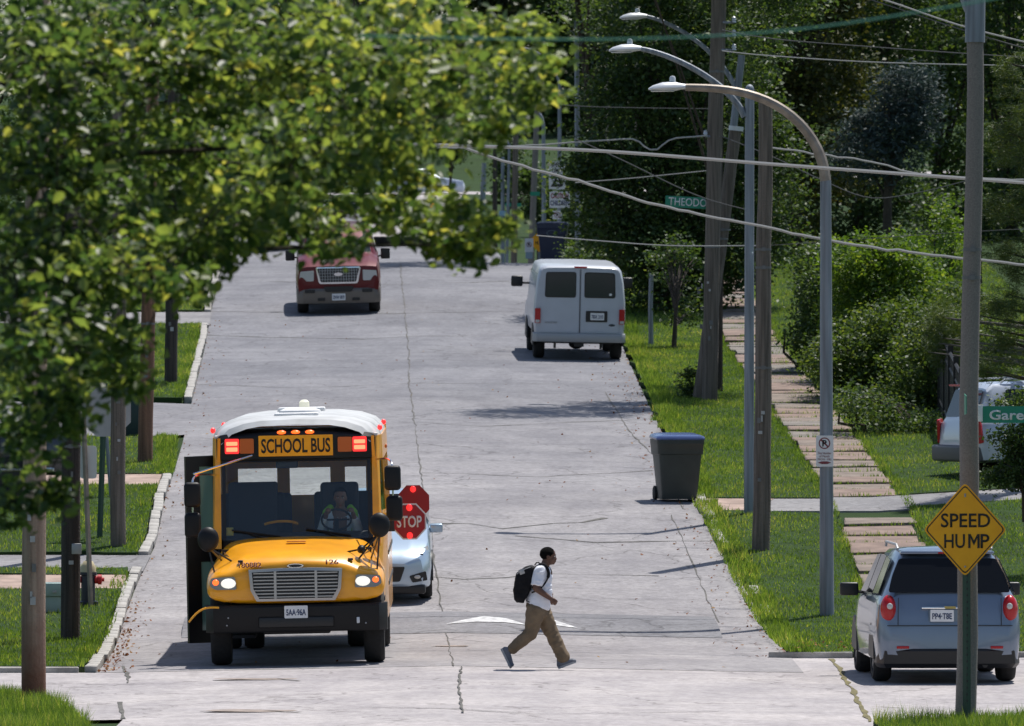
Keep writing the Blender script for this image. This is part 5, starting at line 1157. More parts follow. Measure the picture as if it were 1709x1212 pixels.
# ---- white full-size van seen from behind
M_van = mat('van_white', (.46, .49, .54), .4, coat=.4, noise_s=3, noise_a=.04); M_vanb = mat('van_bumper', (.34, .35, .36), .5, metal=.2)
X = P(966, 600, 182).x; van = place('parked_van', 'white passenger van parked at the right kerb, seen from behind', 'van', X, 182, 5.4, 2.0, R(2.2))
bm = NB(); rings = []
for y, s_, dzr in ((0, .965, -.05), (.06, 1, -.01), (.4, 1, 0), (3.6, 1, 0), (3.9, .99, -.04)):
    half = [(.92, .52), (.965, .58), (.99, .95), (.985, 1.25), (.94, 1.70), (.885, 1.96), (.84, 2.02), (.72, 2.05), (0, 2.065)]
    rings.append([Vector((0, y, .52))] + [Vector((x * s_, y, z + dzr * (z > 1.9))) for x, z in half] + [Vector((-x * s_, y, z + dzr * (z > 1.9))) for x, z in reversed(half[:-1])])
for y, zt, hwt in ((4.3, 1.75, .8), (4.6, 1.36, .85), (5.3, 1.15, .85), (5.4, .95, .8)):
    half = [(.92, .52), (.96, .58), (.98, .8), (.97, min(1.0, zt)), (.93, zt - .08), (hwt, zt - .03), (hwt - .08, zt), (.4, zt + .02), (0, zt + .03)]
    rings.append([Vector((0, y, .52))] + [Vector((x, y, z)) for x, z in half] + [Vector((-x, y, z)) for x, z in reversed(half[:-1])])
loft(bm, rings); vb_ = obj('body', bm, M_van, van, smooth=40)
for sx in (-1, 1):
    x0, x1 = (.02, .82)
    dd = plate('rear_door', [(sx * x0, -.002, .60), (sx * (x1 + .03), -.002, .60), (sx * (x1 + .03), -.002, 1.25), (sx * (x1 - .04), -.0, 1.93), (sx * x0, -.0, 1.97)], .010, M_van, van, .05)
    wn = plate('window', [(sx * .09, -.014, 1.36), (sx * .77, -.014, 1.36), (sx * .75, -.014, 1.91), (sx * .09, -.014, 1.92)], .004, M_black, dd, .06)
    plate('pane', [(sx * .115, -.02, 1.385), (sx * .745, -.02, 1.385), (sx * .725, -.02, 1.885), (sx * .115, -.02, 1.895)], .003, M_dglass2, wn, .05)
    tl = plate('tail_light', rect(*sorted((sx * .855, sx * .975)), .80, 1.12, -.02), .03, M_red_l, van, .015)
    plate('reverse_lens', rect(*sorted((sx * .87, sx * .96)), .81, .87, -.052), .003, M_lens, tl, .01)
    for yw in (.95, 4.35): wheel(van, sx * .84, yw, .37, .24, .21, sx, M_lum, 6)
    bm = NB(); box(bm, sx * 1.22 - .13, sx * 1.22 + .13, 4.0, 4.1, 1.42, 1.66, .04, 3); mr = obj('door_mirror', bm, M_black, van); bm = NB(); tube(bm, [(sx * 1.1, 4.05, 1.5), (sx * .95, 4.08, 1.5)], .025, 6); obj('mirror_arm', bm, M_black, mr)
    for (ya1, yb1) in ((.35, 1.5), (1.6, 2.8), (3.0, 3.9)): plate('side_window', [(sx * .968, ya1, 1.34), (sx * .968, yb1, 1.34), (sx * .905, yb1, 1.84), (sx * .905, ya1, 1.84)], .006, M_dglass, van, .06, 0)
    arch(van, sx * .975, .95, .43, sx); arch(van, sx * .975, 4.35, .43, sx)
bm = NB(); box(bm, -.006, .006, -.02, -.009, .60, 1.97); obj('door_gap', bm, M_black, van)
bm = NB(); box(bm, -.14, .14, -.02, .0, 2.0, 2.04, .008); obj('high_brake_light', bm, M_red_l, van)
bm = NB(); rr = []
for x, y in ((-1.0, .4), (-1.0, 0), (-.93, -.1), (-.5, -.13), (.5, -.13), (.93, -.1), (1.0, 0), (1.0, .4)): rr.append([Vector((x, y + .02, .40)), Vector((x, y, .43)), Vector((x, y, .54)), Vector((x, y + .02, .58)), Vector((x * .97, y + .13, .58)), Vector((x * .97, y + .13, .40))])
loft(bm, rr); obj('bumper', bm, M_vanb, van)
plate('plate_housing', rect(.13, .60, .84, 1.08, -.016), .01, M_black, van, .02); licence(van, '7BX 210', -.032, .38, .96, .30, .155)
text('lettering', 'ECONOLINE', .26, .045, M_alum, van, (-.62, -.016, .82), bold=.02); bm = NB(); ball(bm, (.70, -.016, .775), (.07, .006, .028), 12, 6); obj('badge', bm, M_dglass2, van)
bm = NB(); ball(bm, (.66, -.02, 1.44), (.055, .004, .045), 12, 6); obj('sticker', bm, M_white, van)
bm = NB(); box(bm, -.75, .75, .1, 4.8, .36, .52, .02); tube(bm, [(-.85, .95, .37), (.85, .95, .37)], .05, 8); ball(bm, (-.02, .95, .33), (.17, .15, .13), 12, 8); box(bm, -.55, -.50, .1, .2, .25, .5); box(bm, .45, .5, .1, .2, .25, .5); box(bm, -.1, .1, -.02, .1, .30, .4); obj('underbody', bm, M_black, van)

# ---- pale blue crossover at the right, tail towards the camera
M_blue = mat('car_paint_ice_blue', (.165, .21, .28), .28, metal=.45, coat=.9, noise_s=2, noise_a=.03)
X = P(1584, 1120, 107).x; eq = place('parked_car', 'pale blue crossover parked behind the speed hump sign, tail to camera', 'car', X, 106.8, 4.77, 1.84, R(2.0))
carbody(eq, [(0, .36, .76, .62, .74, .64, .5), (.04, .30, .84, .84, .80, .86, .6), (.10, .26, .885, 1.05, .84, 1.13, .66), (.22, .25, .91, 1.08, .86, 1.32, .65), (.40, .25, .92, 1.09, .865, 1.56, .63), (.58, .25, .925, 1.10, .87, 1.67, .62), (1.4, .24, .925, 1.08, .88, 1.71, .63), (2.6, .24, .925, 1.06, .88, 1.68, .62), (3.2, .24, .925, 1.05, .88, 1.40, .66), (3.7, .24, .92, 1.04, .86, 1.08, .7), (4.4, .25, .88, .95, .80, .97, .6), (4.7, .3, .78, .8, .68, .82, .5), (4.77, .4, .6, .6, .5, .62, .4)], M_blue)
M_hatch = mat('privacy_glass', (.006, .007, .009), .12, spec=.2)
hw_ = plate('hatch_window', [(-.78, .10, 1.15), (.78, .10, 1.15), (.72, .225, 1.36), (.62, .40, 1.57), (-.62, .40, 1.57), (-.72, .225, 1.36)], .006, M_hatch, eq, .04, .03)
sp = NB(); box(sp, -.60, .60, .36, .70, 1.645, 1.685, .02); obj('spoiler', sp, M_blue, eq); bm = NB(); box(bm, -.12, .12, .35, .37, 1.65, 1.67); obj('high_brake_light', bm, M_red_l, eq)
bm = NB(); tube(bm, [(-.05, .13, 1.17), (-.28, .15, 1.20)], .012, 6); tube(bm, [(-.38, .15, 1.185), (.12, .15, 1.21)], .014, 6); obj('wiper', bm, M_lum, hw_)
for sx in (-1, 1):
    bm = NB(); ball(bm, (sx * .775, .12, .945), (.105, .125, .19), 18, 12); tl = obj('tail_light', bm, M_red_l, eq)
    bm = NB(); ball(bm, (sx * .765, .005, .99), (.038, .02, .042), 12, 8); obj('reverse_lamp', bm, M_lens, tl)
    bm = NB(); box(bm, sx * .60 - .08, sx * .60 + .08, -.02, .0, .45, .485, .008); obj('reflector', bm, M_red_l, eq)
    for yw in (.98, 3.84): wheel(eq, sx * .80, yw, .35, .23, .235, sx, M_rim, 5)
    door_mirror(eq, sx * 1.06, 3.0, 1.12, .24, .17, M_black, sx)
    plate('quarter_window', [(sx * .872, .5, 1.14), (sx * .885, 1.25, 1.12), (sx * .70, 1.25, 1.60), (sx * .70, .72, 1.56)], .005, M_dglass, eq, .04, 0)
    plate('side_window', [(sx * .885, 1.32, 1.12), (sx * .885, 2.15, 1.11), (sx * .70, 2.15, 1.60), (sx * .70, 1.32, 1.60)], .005, M_dglass, eq, .04, 0)
    plate('side_window', [(sx * .885, 2.22, 1.11), (sx * .885, 3.2, 1.09), (sx * .71, 2.65, 1.58), (sx * .70, 2.22, 1.60)], .005, M_dglass, eq, .04, 0)
    bm = NB(); tube(bm, [(sx * .60, .8, 1.70), (sx * .61, .9, 1.755), (sx * .62, 2.4, 1.755), (sx * .61, 2.55, 1.70)], .018, 6); obj('roof_rail', bm, M_alum, eq)
    arch(eq, sx * .912, .98, .41, sx); arch(eq, sx * .912, 3.84, .41, sx)
bm = NB(); rr = []
for x, y in ((-.92, .6), (-.91, .2), (-.84, .03), (-.5, -.03), (.5, -.03), (.84, .03), (.91, .2), (.92, .6)): rr.append([Vector((x * .96, y + .08, .20)), Vector((x, y + .01, .26)), Vector((x * .985, y - .005, .42)), Vector((x * .93, y + .04, .46)), Vector((x * .93, y + .15, .46)), Vector((x * .93, y + .15, .20))])
loft(bm, rr); obj('lower_bumper', bm, M_black, eq)
bm = NB(); box(bm, -.36, .36, -.0, .03, .955, .985, .008); obj('chrome_strip', bm, M_chrome, eq)
plate('badge', [(-.07, -.012, .99), (.07, -.012, .99), (.08, -.012, .96), (-.06, -.012, .96)], .006, mat('badge_gold', (.45, .35, .12), .3, metal=.8), eq)
plate('plate_recess', rect(-.27, .27, .80, .95, .018), .012, M_blue, eq, .03); licence(eq, 'PP4·T8E', -.012, -.10, .87, .30, .15)
bm = NB(); box(bm, -.80, .80, -.004, .01, .74, .75); obj('hatch_gap', bm, M_black, eq)
for sx in (-1, 1):
    bm = NB(); tube(bm, [(sx * .66, -.0, .75), (sx * .655, .015, 1.1)], .005, 5); obj('hatch_gap', bm, M_black, eq)
bm = NB(); box(bm, -.7, .7, .3, 4.4, .2, .3, .02); tube(bm, [(.45, .0, .24), (.45, .3, .26)], .035, 8); obj('underbody', bm, M_black, eq)
bm = NB()
for sx in (-1, 1): box(bm, sx * .38 - .24, sx * .38 + .24, 1.6, 1.7, 1.0, 1.42, .05); box(bm, sx * .38 - .12, sx * .38 + .12, 1.6, 1.68, 1.42, 1.56, .04)

bm.free()

# ---- light SUV in the driveway at the right edge
M_wsuv = mat('car_paint_pale', (.50, .55, .64), .3, coat=.8, metal=.2)
p0 = P(1598, 800, 143); ws = empty('parked_car', (p0.x, 143, float(Zt(p0.x, 143)) - .08), 'white SUV parked across the driveway behind the Garesche sign', 'car', None, (R(2), 0, R(-72)))
carbody(ws, [(0, .45, .80, .70, .78, .72, .6), (.05, .42, .88, 1.06, .86, 1.10, .7), (.16, .40, .92, 1.10, .88, 1.25, .72), (.32, .40, .93, 1.10, .89, 1.66, .70), (.45, .40, .93, 1.10, .89, 1.74, .69), (3.0, .40, .93, 1.10, .89, 1.74, .69), (3.4, .4, .93, 1.1, .89, 1.5, .7), (3.8, .4, .93, 1.1, .88, 1.16, .72), (4.7, .42, .90, 1.05, .8, 1.08, .6), (4.85, .5, .8, .9, .7, .92, .5)], M_wsuv)
plate('hatch_window', [(-.72, .13, 1.16), (.72, .13, 1.16), (.64, .30, 1.62), (-.64, .30, 1.62)], .006, M_dglass2, ws, .05, .03)
for sx in (-1, 1):
    plate('tail_light', [(sx * .80, -.01, 1.12), (sx * .93, .10, 1.14), (sx * .945, .14, .74), (sx * .82, .0, .72)], .025, M_red_l, ws, .03)
    for yw in (1.0, 3.9): wheel(ws, sx * .82, yw, .37, .24, .22, sx); arch(ws, sx * .915, yw, .43, sx)
    for ya1, yb1 in ((.55, 1.35), (1.45, 2.35), (2.42, 3.3)): plate('side_window', [(sx * .892, ya1, 1.16), (sx * .892, yb1, 1.16), (sx * .77, yb1 - .05, 1.63), (sx * .77, ya1 + .08, 1.63)], .006, M_dglass, ws, .04, 0)
    bm = NB(); tube(bm, [(sx * .62, .6, 1.74), (sx * .62, .7, 1.80), (sx * .62, 2.8, 1.80), (sx * .62, 2.9, 1.74)], .018, 6); obj('roof_rail', bm, M_lum, ws)
bm = NB(); box(bm, -.9, .9, -.12, .25, .42, .70, .05, 3); obj('bumper', bm, mat('bumper_grey', (.09, .09, .10), .55), ws)
bm = NB(); box(bm, -.3, .3, .02, .05, 1.70, 1.73); obj('high_brake_light', bm, M_red_l, ws)
# ---- dark pickup on the left behind the poles
p0 = P(-95, 838, 139); dk = empty('parked_truck', (p0.x - 3.6, 140, float(Zt(p0.x, 139)) + .04), 'black pickup truck with chrome front behind the left-hand poles', 'pickup truck', None, (0, 0, R(-80)))
M_dkp = mat('car_paint_black', (.012, .013, .018), .2, coat=1)
carbody(dk, [(0, .5, .9, 1.1, .88, 1.12, .7), (.1, .45, .96, 1.15, .93, 1.17, .8), (2.0, .45, .98, 1.15, .94, 1.17, .8), (2.1, .45, .98, 1.15, .94, 1.8, .76), (2.3, .45, .98, 1.15, .94, 1.88, .75), (3.6, .45, .98, 1.15, .94, 1.86, .75), (4.2, .45, .98, 1.15, .94, 1.25, .8), (5.4, .45, .97, 1.12, .92, 1.16, .75), (5.55, .5, .9, 1.05, .86, 1.08, .7)], M_dkp)
for sx in (-1, 1):
    for yw in (1.0, 4.6): wheel(dk, sx * .86, yw, .40, .27, .26, sx, M_chrome, 6); arch(dk, sx * .965, yw, .46, sx)
    plate('side_window', [(sx * .945, 2.4, 1.22), (sx * .945, 3.9, 1.22), (sx * .83, 3.55, 1.78), (sx * .83, 2.45, 1.78)], .006, M_dglass, dk, .05, 0)
    plate('headlight', [(sx * .60, 5.57, 1.02), (sx * .88, 5.5, 1.02), (sx * .90, 5.5, .78), (sx * .60, 5.57, .78)], .03, M_lens, dk, .03)
bm = NB(); box(bm, -.95, .95, 5.5, 5.72, .5, .72, .04); obj('bumper', bm, M_chrome, dk); bm = NB(); box(bm, -.55, .55, 5.53, 5.60, .78, 1.03, .03); obj('grille', bm, M_chrome, dk)
bm = NB(); box(bm, .955, .985, .3, 5.3, .50, .58, .01); obj('side_step', bm, M_chrome, dk)
# ---- far silver car on the distant road
pf = Vector((P(620, 330, 409).x, 409, float(Zt(P(732, 330, 409).x, 409)) + .06)); fc = empty('parked_car', pf, 'silver car on the distant road, mostly hidden by leaves', 'car', None, (0, 0, R(-83)))
carbody(fc, [(0, .3, .8, .8, .75, .82, .6), (.1, .25, .88, .98, .84, 1.0, .7), (.8, .25, .9, 1.0, .86, 1.05, .7), (1.4, .25, .9, 1.0, .86, 1.42, .65), (2.6, .25, .9, 1.0, .86, 1.45, .62), (3.3, .25, .9, 1.0, .86, 1.05, .7), (4.4, .25, .86, .85, .8, .88, .6), (4.5, .35, .75, .7, .6, .72, .5)], M_wsuv)
for sx in (-1, 1):
    for yw in (.9, 3.6): wheel(fc, sx * .8, yw, .33, .22, .2, sx)
    plate('side_window', [(sx * .87, 1.2, 1.04), (sx * .87, 3.0, 1.04), (sx * .70, 2.6, 1.37), (sx * .70, 1.5, 1.37)], .006, M_dglass, fc, .04, 0)

# ------------------------------------------------------------------ people
def fix_islands(bm):
    bm.faces.ensure_lookup_table(); seen = set(); flip = []
    for f in bm.faces:
        if f.index in seen: continue
        st = [f]; seen.add(f.index); isl = []
        while st:
            g = st.pop(); isl.append(g)
            for e in g.edges:
                for h in e.link_faces:
                    if h.index not in seen: seen.add(h.index); st.append(h)
        vol = 0.0; c0 = isl[0].verts[0].co.copy()
        for g in isl:
            vs = [v.co - c0 for v in g.verts]
            for a, b in zip(vs[1:], vs[2:]): vol += vs[0].dot(a.cross(b))
        if vol < 0: flip += isl
    if flip: bmesh.ops.reverse_faces(bm, faces=flip)
def blob(name, build, m, parent, voxel=.008, smooth=3, wrinkle=0, ws=14, keep=None):
    bm = NB(); build(bm); me = bpy.data.meshes.new(name); bmesh.ops.recalc_face_normals(bm, faces=bm.faces); fix_islands(bm); bm.to_mesh(me); bm.free()
    t = bpy.data.objects.new('tmp', me); COL.objects.link(t)
    r = t.modifiers.new('r', 'REMESH'); r.mode = 'VOXEL'; r.voxel_size = voxel
    s = t.modifiers.new('s', 'SMOOTH'); s.iterations = smooth; s.factor = .5
    dg = bpy.context.evaluated_depsgraph_get(); me2 = bpy.data.meshes.new_from_object(t.evaluated_get(dg)); bpy.data.objects.remove(t)
    if wrinkle:
        n = len(me2.vertices)
        for v in me2.vertices:
            p = v.co; q = noise.noise(Vector((p.x * ws, p.y * ws, p.z * ws * .8))) + .5 * noise.noise(Vector((p.x * ws * 2.3, p.y * ws * 2.3, p.z * ws * 2)))
            rd = 1 - abs(noise.noise(Vector((p.x * ws * .8 + p.z * ws * .5, p.y * ws * .5, p.z * ws * 1.5 - p.x * ws * .6)))) * 2.2
            v.co = p + v.normal * (q * .6 + max(0, rd) * .9 - .3) * wrinkle
    me2.name = name; me2.materials.clear(); me2.materials.append(m); me2.polygons.foreach_set('use_smooth', [True] * len(me2.polygons))
    return link(bpy.data.objects.new(name, me2), parent)
def limb(bm, pts, rad, n=14):
    """capsule chain"""
    pts = [Vector(p) for p in pts]
    for a, b, r0, r1 in zip(pts, pts[1:], rad, rad[1:]): tube(bm, [a, b], [r0, r1], n)
    for p, r in zip(pts, rad): ball(bm, p, r, n, 9)
def hand(bm, wrist, d, palm_n, s=1.0, curl=.9):
    """palm with four curled fingers and a thumb; d = forearm direction, palm_n = direction the palm faces"""
    d = Vector(d).normalized(); pn = Vector(palm_n); pn = (pn - d * pn.dot(d)).normalized(); side = d.cross(pn).normalized(); w = Vector(wrist)
    M = Matrix((side, d, pn)).transposed()
    ball(bm, w + d * .045 * s, (.038 * s, .048 * s, .018 * s), 12, 8, M)
    for k, (o, L) in enumerate(((-.028, .066), (-.010, .074), (.009, .070), (.026, .055))):
        p = w + d * .078 * s + side * o * s; r = .0095 * s; a = 0; dr = d
        pts = [p - d * .03 * s, p]
        for seg in (.42, .32, .26):
            a += curl * .75; q = pts[-1] + (d * math.cos(a) + pn * math.sin(a)) * L * seg * s * 1.15; pts.append(q)
        limb(bm, pts, [r * 1.05, r, r * .95, r * .9, r * .8], 8)
    p = w + d * .03 * s - side * .032 * s
    limb(bm, [p, p + (-side * .5 + d * .7 + pn * .6).normalized() * .035 * s, p + (-side * .1 + d * .9 + pn * 1.0).normalized() * .062 * s], [.013 * s, .011 * s, .009 * s], 8)
def head(bm, c, s=1.0, M=None):
    """facing +x"""
    M = M or Matrix.Identity(3); q = lambda x, y, z: Vector(c) + M @ Vector((x * s, y * s, z * s))
    ball(bm, q(-.012, 0, .028), (.098 * s, .076 * s, .090 * s), 20, 14, M)
    ball(bm, q(.022, 0, -.035), (.068 * s, .060 * s, .078 * s), 18, 12, M)
    ball(bm, q(.060, 0, -.083), (.026 * s, .030 * s, .024 * s), 12, 8, M)
    limb(bm, [q(.078, 0, .012), q(.092, 0, -.026)], [.011 * s, .017 * s], 10)
    ball(bm, q(.086, .014, -.030), .012 * s, 8, 6); ball(bm, q(.086, -.014, -.030), .012 * s, 8, 6)
    ball(bm, q(.084, 0, -.054), (.018 * s, .028 * s, .009 * s), 12, 8, M); ball(bm, q(.081, 0, -.067), (.018 * s, .024 * s, .010 * s), 12, 8, M)
    ball(bm, q(.078, 0, .024), (.014 * s, .050 * s, .010 * s), 12, 8, M)
    for sy in (-1, 1):
        ball(bm, q(.048, sy * .040, -.03), (.03 * s, .022 * s, .03 * s), 10, 8, M)
        ball(bm, q(-.012, sy * .078, -.008), (.020 * s, .009 * s, .032 * s), 12, 8, M)
M_skin = mat('skin_brown', (.105, .046, .026), .5, noise_s=20, noise_a=.12); M_skin2 = mat('skin_mid', (.26, .14, .09), .5)
M_hair = mat('hair_black', (.004, .0035, .003), .95, spec=.15, bump=1, bump_s=220); M_eye = mat('eye', (.5, .48, .45), .2); M_iris = mat('iris', (.01, .008, .006), .2)
M_shirt = mat('shirt_white', (.74, .75, .80), .85, noise_s=6, noise_a=.04); M_khaki = mat('trousers_khaki', (.165, .118, .072), .9, noise_s=9, noise_a=.18)
M_shoe = mat('shoe_grey', (.12, .13, .16), .7); M_sole = mat('shoe_sole', (.30, .31, .33), .7); M_pack = mat('pack_black', (.005, .005, .007), .7, spec=.2, noise_s=9, noise_a=.4, bump=.3, bump_s=60)
def eyes(par, c, s=1.0, M=None):
    M = M or Matrix.Identity(3); bm = NB()
    for sy in (-1, 1): ball(bm, Vector(c) + M @ Vector((.076 * s, sy * .031 * s, .004 * s)), (.012 * s, .014 * s, .009 * s), 10, 8, M)
    e = obj('eyes', bm, M_eye, par); bm = NB()
    for sy in (-1, 1): ball(bm, Vector(c) + M @ Vector((.0865 * s, sy * .031 * s, .004 * s)), (.003 * s, .006 * s, .006 * s), 8, 6, M)
    obj('irises', bm, M_iris, e)
    bm = NB()
    for sy in (-1, 1): ball(bm, Vector(c) + M @ Vector((.089 * s, sy * .031 * s, .024 * s)), (.004 * s, .018 * s, .004 * s), 8, 6, M)
    obj('eyebrows', bm, M_hair, par)

YB = 109.6; SB = FPX / YB
def b2(cx, cy, y=0.0):
    """a point of the figure: crop measurements of the photograph turned into metres on the walking plane"""
    return Vector(((cx / 5.05 + 820 - 900) / SB, y, (1116.0 - (cy / 5.05 + 890)) / SB))
bo = Vector((P(900, 1116, YB).x, YB, float(Zt(P(900, 1116, YB).x, YB))))
boy = empty('person', bo, 'boy in white polo shirt and khaki trousers striding across the street', 'person')
HC = b2(486, 188); NK = b2(452, 262); CH = b2(435, 350); WA = b2(400, 540); PE = b2(395, 610)
shr, elr, wrr = b2(408, 312, -.155), b2(375, 452, -.20), b2(497, 538, -.20)      # near arm
shl, ell, wrl = b2(440, 318, .155), b2(450, 440, .21), b2(480, 500, .15)         # far arm, hidden by the chest
hpr, knr, anr = b2(370, 650, -.085), b2(335, 830, -.09), b2(160, 980, -.09)      # near leg trails
hpl, knl, anl = b2(420, 650, .085), b2(515, 850, .09), b2(612, 1055, .08)        # far leg leads
def body_b(bm):
    head(bm, HC, .98, Matrix.Rotation(R(4), 3, 'Y'))
    limb(bm, [HC + Vector((-.03, 0, -.05)), NK, NK + Vector((-.01, 0, -.09))], [.055, .058, .075])
    limb(bm, [NK + Vector((0, 0, -.10)), CH, WA, PE], [.10, .12, .12, .12])
    for sh, el, wr in ((shr, elr, wrr), (shl, ell, wrl)):
        limb(bm, [NK + Vector((-.02, 0, -.1)), sh, el, el.lerp(wr, .35), wr], [.07, .058, .045, .043, .029])
    hand(bm, wrr, wrr - elr, Vector((0, 1, -.2)), 1.0, 1.1); hand(bm, wrl, wrl - ell, Vector((0, -1, 0)), 1.0, 1.1)
    for hp, kn, an in ((hpr, knr, anr), (hpl, knl, anl)): limb(bm, [PE, hp, kn, an], [.1, .09, .06, .04])
body = blob('body', body_b, M_skin, boy, .0075, 2)
body.modifiers.new('e', 'WEIGHTED_NORMAL') if False else None
eyes(boy, HC, .98)
# short hair: a close cap
bm = NB(); ball(bm, HC + Vector((-.022, 0, .036)), (.101, .082, .090), 26, 18)
for v in list(bm.verts):
    if v.co.z < HC.z - .045 + max(0, (v.co.x - HC.x - .0)) * 1.1 and not (v.co.x < HC.x - .05 and v.co.z > HC.z - .06): v.co = HC + (v.co - HC) * .80
    else: v.co += (v.co - HC).normalized() * noise.noise(v.co * 60) * .004
obj('hair', bm, M_hair, body)
def shirt_b(bm):
    limb(bm, [NK + Vector((-.005, 0, -.055)), NK + Vector((.0, 0, -.075))], [.068, .085])
    for c, r in ((b2(430, 318), (.115, .165, .10)), (b2(432, 370), (.125, .165, .13)), (b2(428, 440), (.13, .160, .13)), (b2(415, 510), (.148, .165, .13)), (b2(398, 565), (.155, .170, .085))): ball(bm, c, r, 22, 14)
    rr = []
    for cx_, cy_, rx, ry in ((418, 470, .150, .165), (408, 530, .160, .172), (396, 575, .162, .176), (390, 610, .152, .178)):
        c = b2(cx_, cy_); rr.append([c + Vector((rx * math.cos(t), ry * math.sin(t), -.055 * math.cos(t) * (cy_ - 470) / 140)) for t in (2 * math.pi * k / 24 for k in range(24))])
    loft(bm, rr)
    for sh, el in ((shr, elr), (shl, ell)):
        limb(bm, [b2(425, 300, sh.y * .5), sh], [.085, .078]); tube(bm, [sh, sh.lerp(el, .85)], [.076, .080], 18)
shirt = blob('shirt', shirt_b, M_shirt, body, .009, 3, .011, 9)
bm = NB(); tube(bm, [NK + Vector((.012, 0, -.02)), NK + Vector((-.004, 0, -.05))], [.064, .078], 18, cap=False); c_ = obj('collar', bm, M_shirt, shirt); c_.modifiers.new('s', 'SOLIDIFY').thickness = .008
def pants_b(bm):
    for c, r in ((b2(385, 600), (.145, .155, .12)), (b2(385, 655), (.145, .160, .115))): ball(bm, c, r, 20, 12)
    limb(bm, [hpr, hpr.lerp(knr, .5), knr, knr.lerp(anr, .45), anr + (knr - anr).normalized() * .035], [.128, .112, .090, .082, .068], 18)
    limb(bm, [hpl, hpl.lerp(knl, .5), knl, knl.lerp(anl, .5), anl + (knl - anl).normalized() * .03], [.128, .112, .088, .086, .088], 18)
pants = blob('trousers', pants_b, M_khaki, body, .009, 3, .011, 8)
bm = NB(); rr = []
for f in (0, 1):
    c = b2(386, 588 + 9 * f); rr.append([c + Vector((.150 * math.cos(t), .166 * math.sin(t), -.05 * math.cos(t))) for t in (2 * math.pi * k / 24 for k in range(24))])
loft(bm, rr); obj('belt', bm, M_black, pants)
def shoe(heel, toe, top, y, nm):
    d = (toe - heel).normalized(); up = (top - heel); up = (up - d * up.dot(d)).normalized(); sd = d.cross(up); L = (toe - heel).length
    q = lambda a, h, w=0: heel + d * a * L + up * h + sd * w
    def f(bm):
        ball(bm, q(.16, .045), (.048, .042, .05), 14, 10); limb(bm, [q(.18, .06), q(.24, .10)], [.045, .045])
        limb(bm, [q(.2, .05), q(.5, .045), q(.85, .032)], [.045, .044, .036]); ball(bm, q(.87, .03), (.045, .045, .03), 12, 8)
    s = blob(nm, f, M_shoe, body, .008, 2)
    bm = NB(); out = [(0, -.03), (.12, -.042), (.4, -.036), (.75, -.05), (.95, -.034), (1.02, 0), (.95, .034), (.75, .05), (.4, .036), (.12, .042), (0, .03)]
    loft(bm, [[q(a, h, w) for a, w in out] for h in (-.004, .024)]); obj('sole', bm, M_sole, s)
    bm = NB()
    for k in range(4): tube(bm, [q(.36 + .09 * k, .088 - k * .008, -.03), q(.36 + .09 * k, .094 - k * .008, .03)], .004, 5)
    obj('laces', bm, M_sole, s)
shoe(b2(78, 965, -.09), b2(158, 1128, -.09), anr + Vector((.10, 0, -.02)), 0, 'shoe')
shoe(b2(566, 1138, .08), b2(716, 1082, .08), anl + Vector((.02, 0, .1)), 0, 'shoe')
# backpack: a thing of its own on his back
pk = empty('backpack', bo + b2(300, 420), 'black backpack worn on the back of the walking boy', 'backpack')
O_ = b2(300, 420); lq = lambda cx, cy, y=0: b2(cx, cy, y) - O_
def pack_b(bm):
    rr = []
    out = [(205, 350), (215, 325), (250, 300), (290, 272), (340, 262), (372, 275), (372, 350), (348, 420), (325, 480), (290, 545), (272, 578), (215, 575), (192, 550), (188, 470), (196, 400)]
    for y, k in ((-.15, .80), (-.13, .94), (-.09, 1), (.09, 1), (.13, .94), (.15, .80)):
        c = lq(285, 425); rr.append([c + (lq(a, b) - c) * k + Vector((0, y, 0)) for a, b in out])
    loft(bm, rr); ball(bm, lq(225, 475), (.065, .11, .12), 14, 10)
pb = blob('pack', pack_b, M_pack, pk, .009, 4, .005, 10)
bm = NB(); tube(bm, [lq(365, 262, -.03), lq(380, 240, -.03), lq(400, 238, .0), lq(408, 262, .03)], .009, 6); obj('grab_handle', bm, M_pack, pk)
for sy in (-1, 1):
    bm = NB(); pth = [lq(370, 290, sy * .12), lq(405, 258, sy * .135), lq(440, 250, sy * .14), lq(468, 275, sy * .142), lq(486, 325, sy * .145), lq(478, 368, sy * .160), lq(440, 430, sy * .185), lq(395, 470, sy * .185), lq(340, 490, sy * .15)]
    pth = [p for p in pth]; o = []
    for i in range(len(pth) - 1):
        for k in range(4): o.append(pth[i].lerp(pth[i + 1], k / 4))
    o.append(pth[-1])
    for _ in range(3): o = [o[0]] + [(o[i - 1] + o[i] * 2 + o[i + 1]) / 4 for i in range(1, len(o) - 1)] + [o[-1]]
    tube(bm, o, [.020] * (len(o) // 2 + 4) + [.011] * (len(o) - len(o) // 2 - 4), 8); obj('strap', bm, M_pack, pk)
bm = NB(); box(bm, -.05, .02, -.155, -.145, .03, .10, .008, M=Matrix.Translation(lq(280, 350)) @ Matrix.Rotation(R(-20), 4, 'Y')); 
for v in bm.verts: pass
obj('reflective_patch', bm, M_alum, pk)
bm = NB(); tube(bm, [lq(215, 335, -.13), lq(260, 300, -.145), lq(330, 275, -.14)], .005, 5); obj('zip', bm, M_alum, pk)

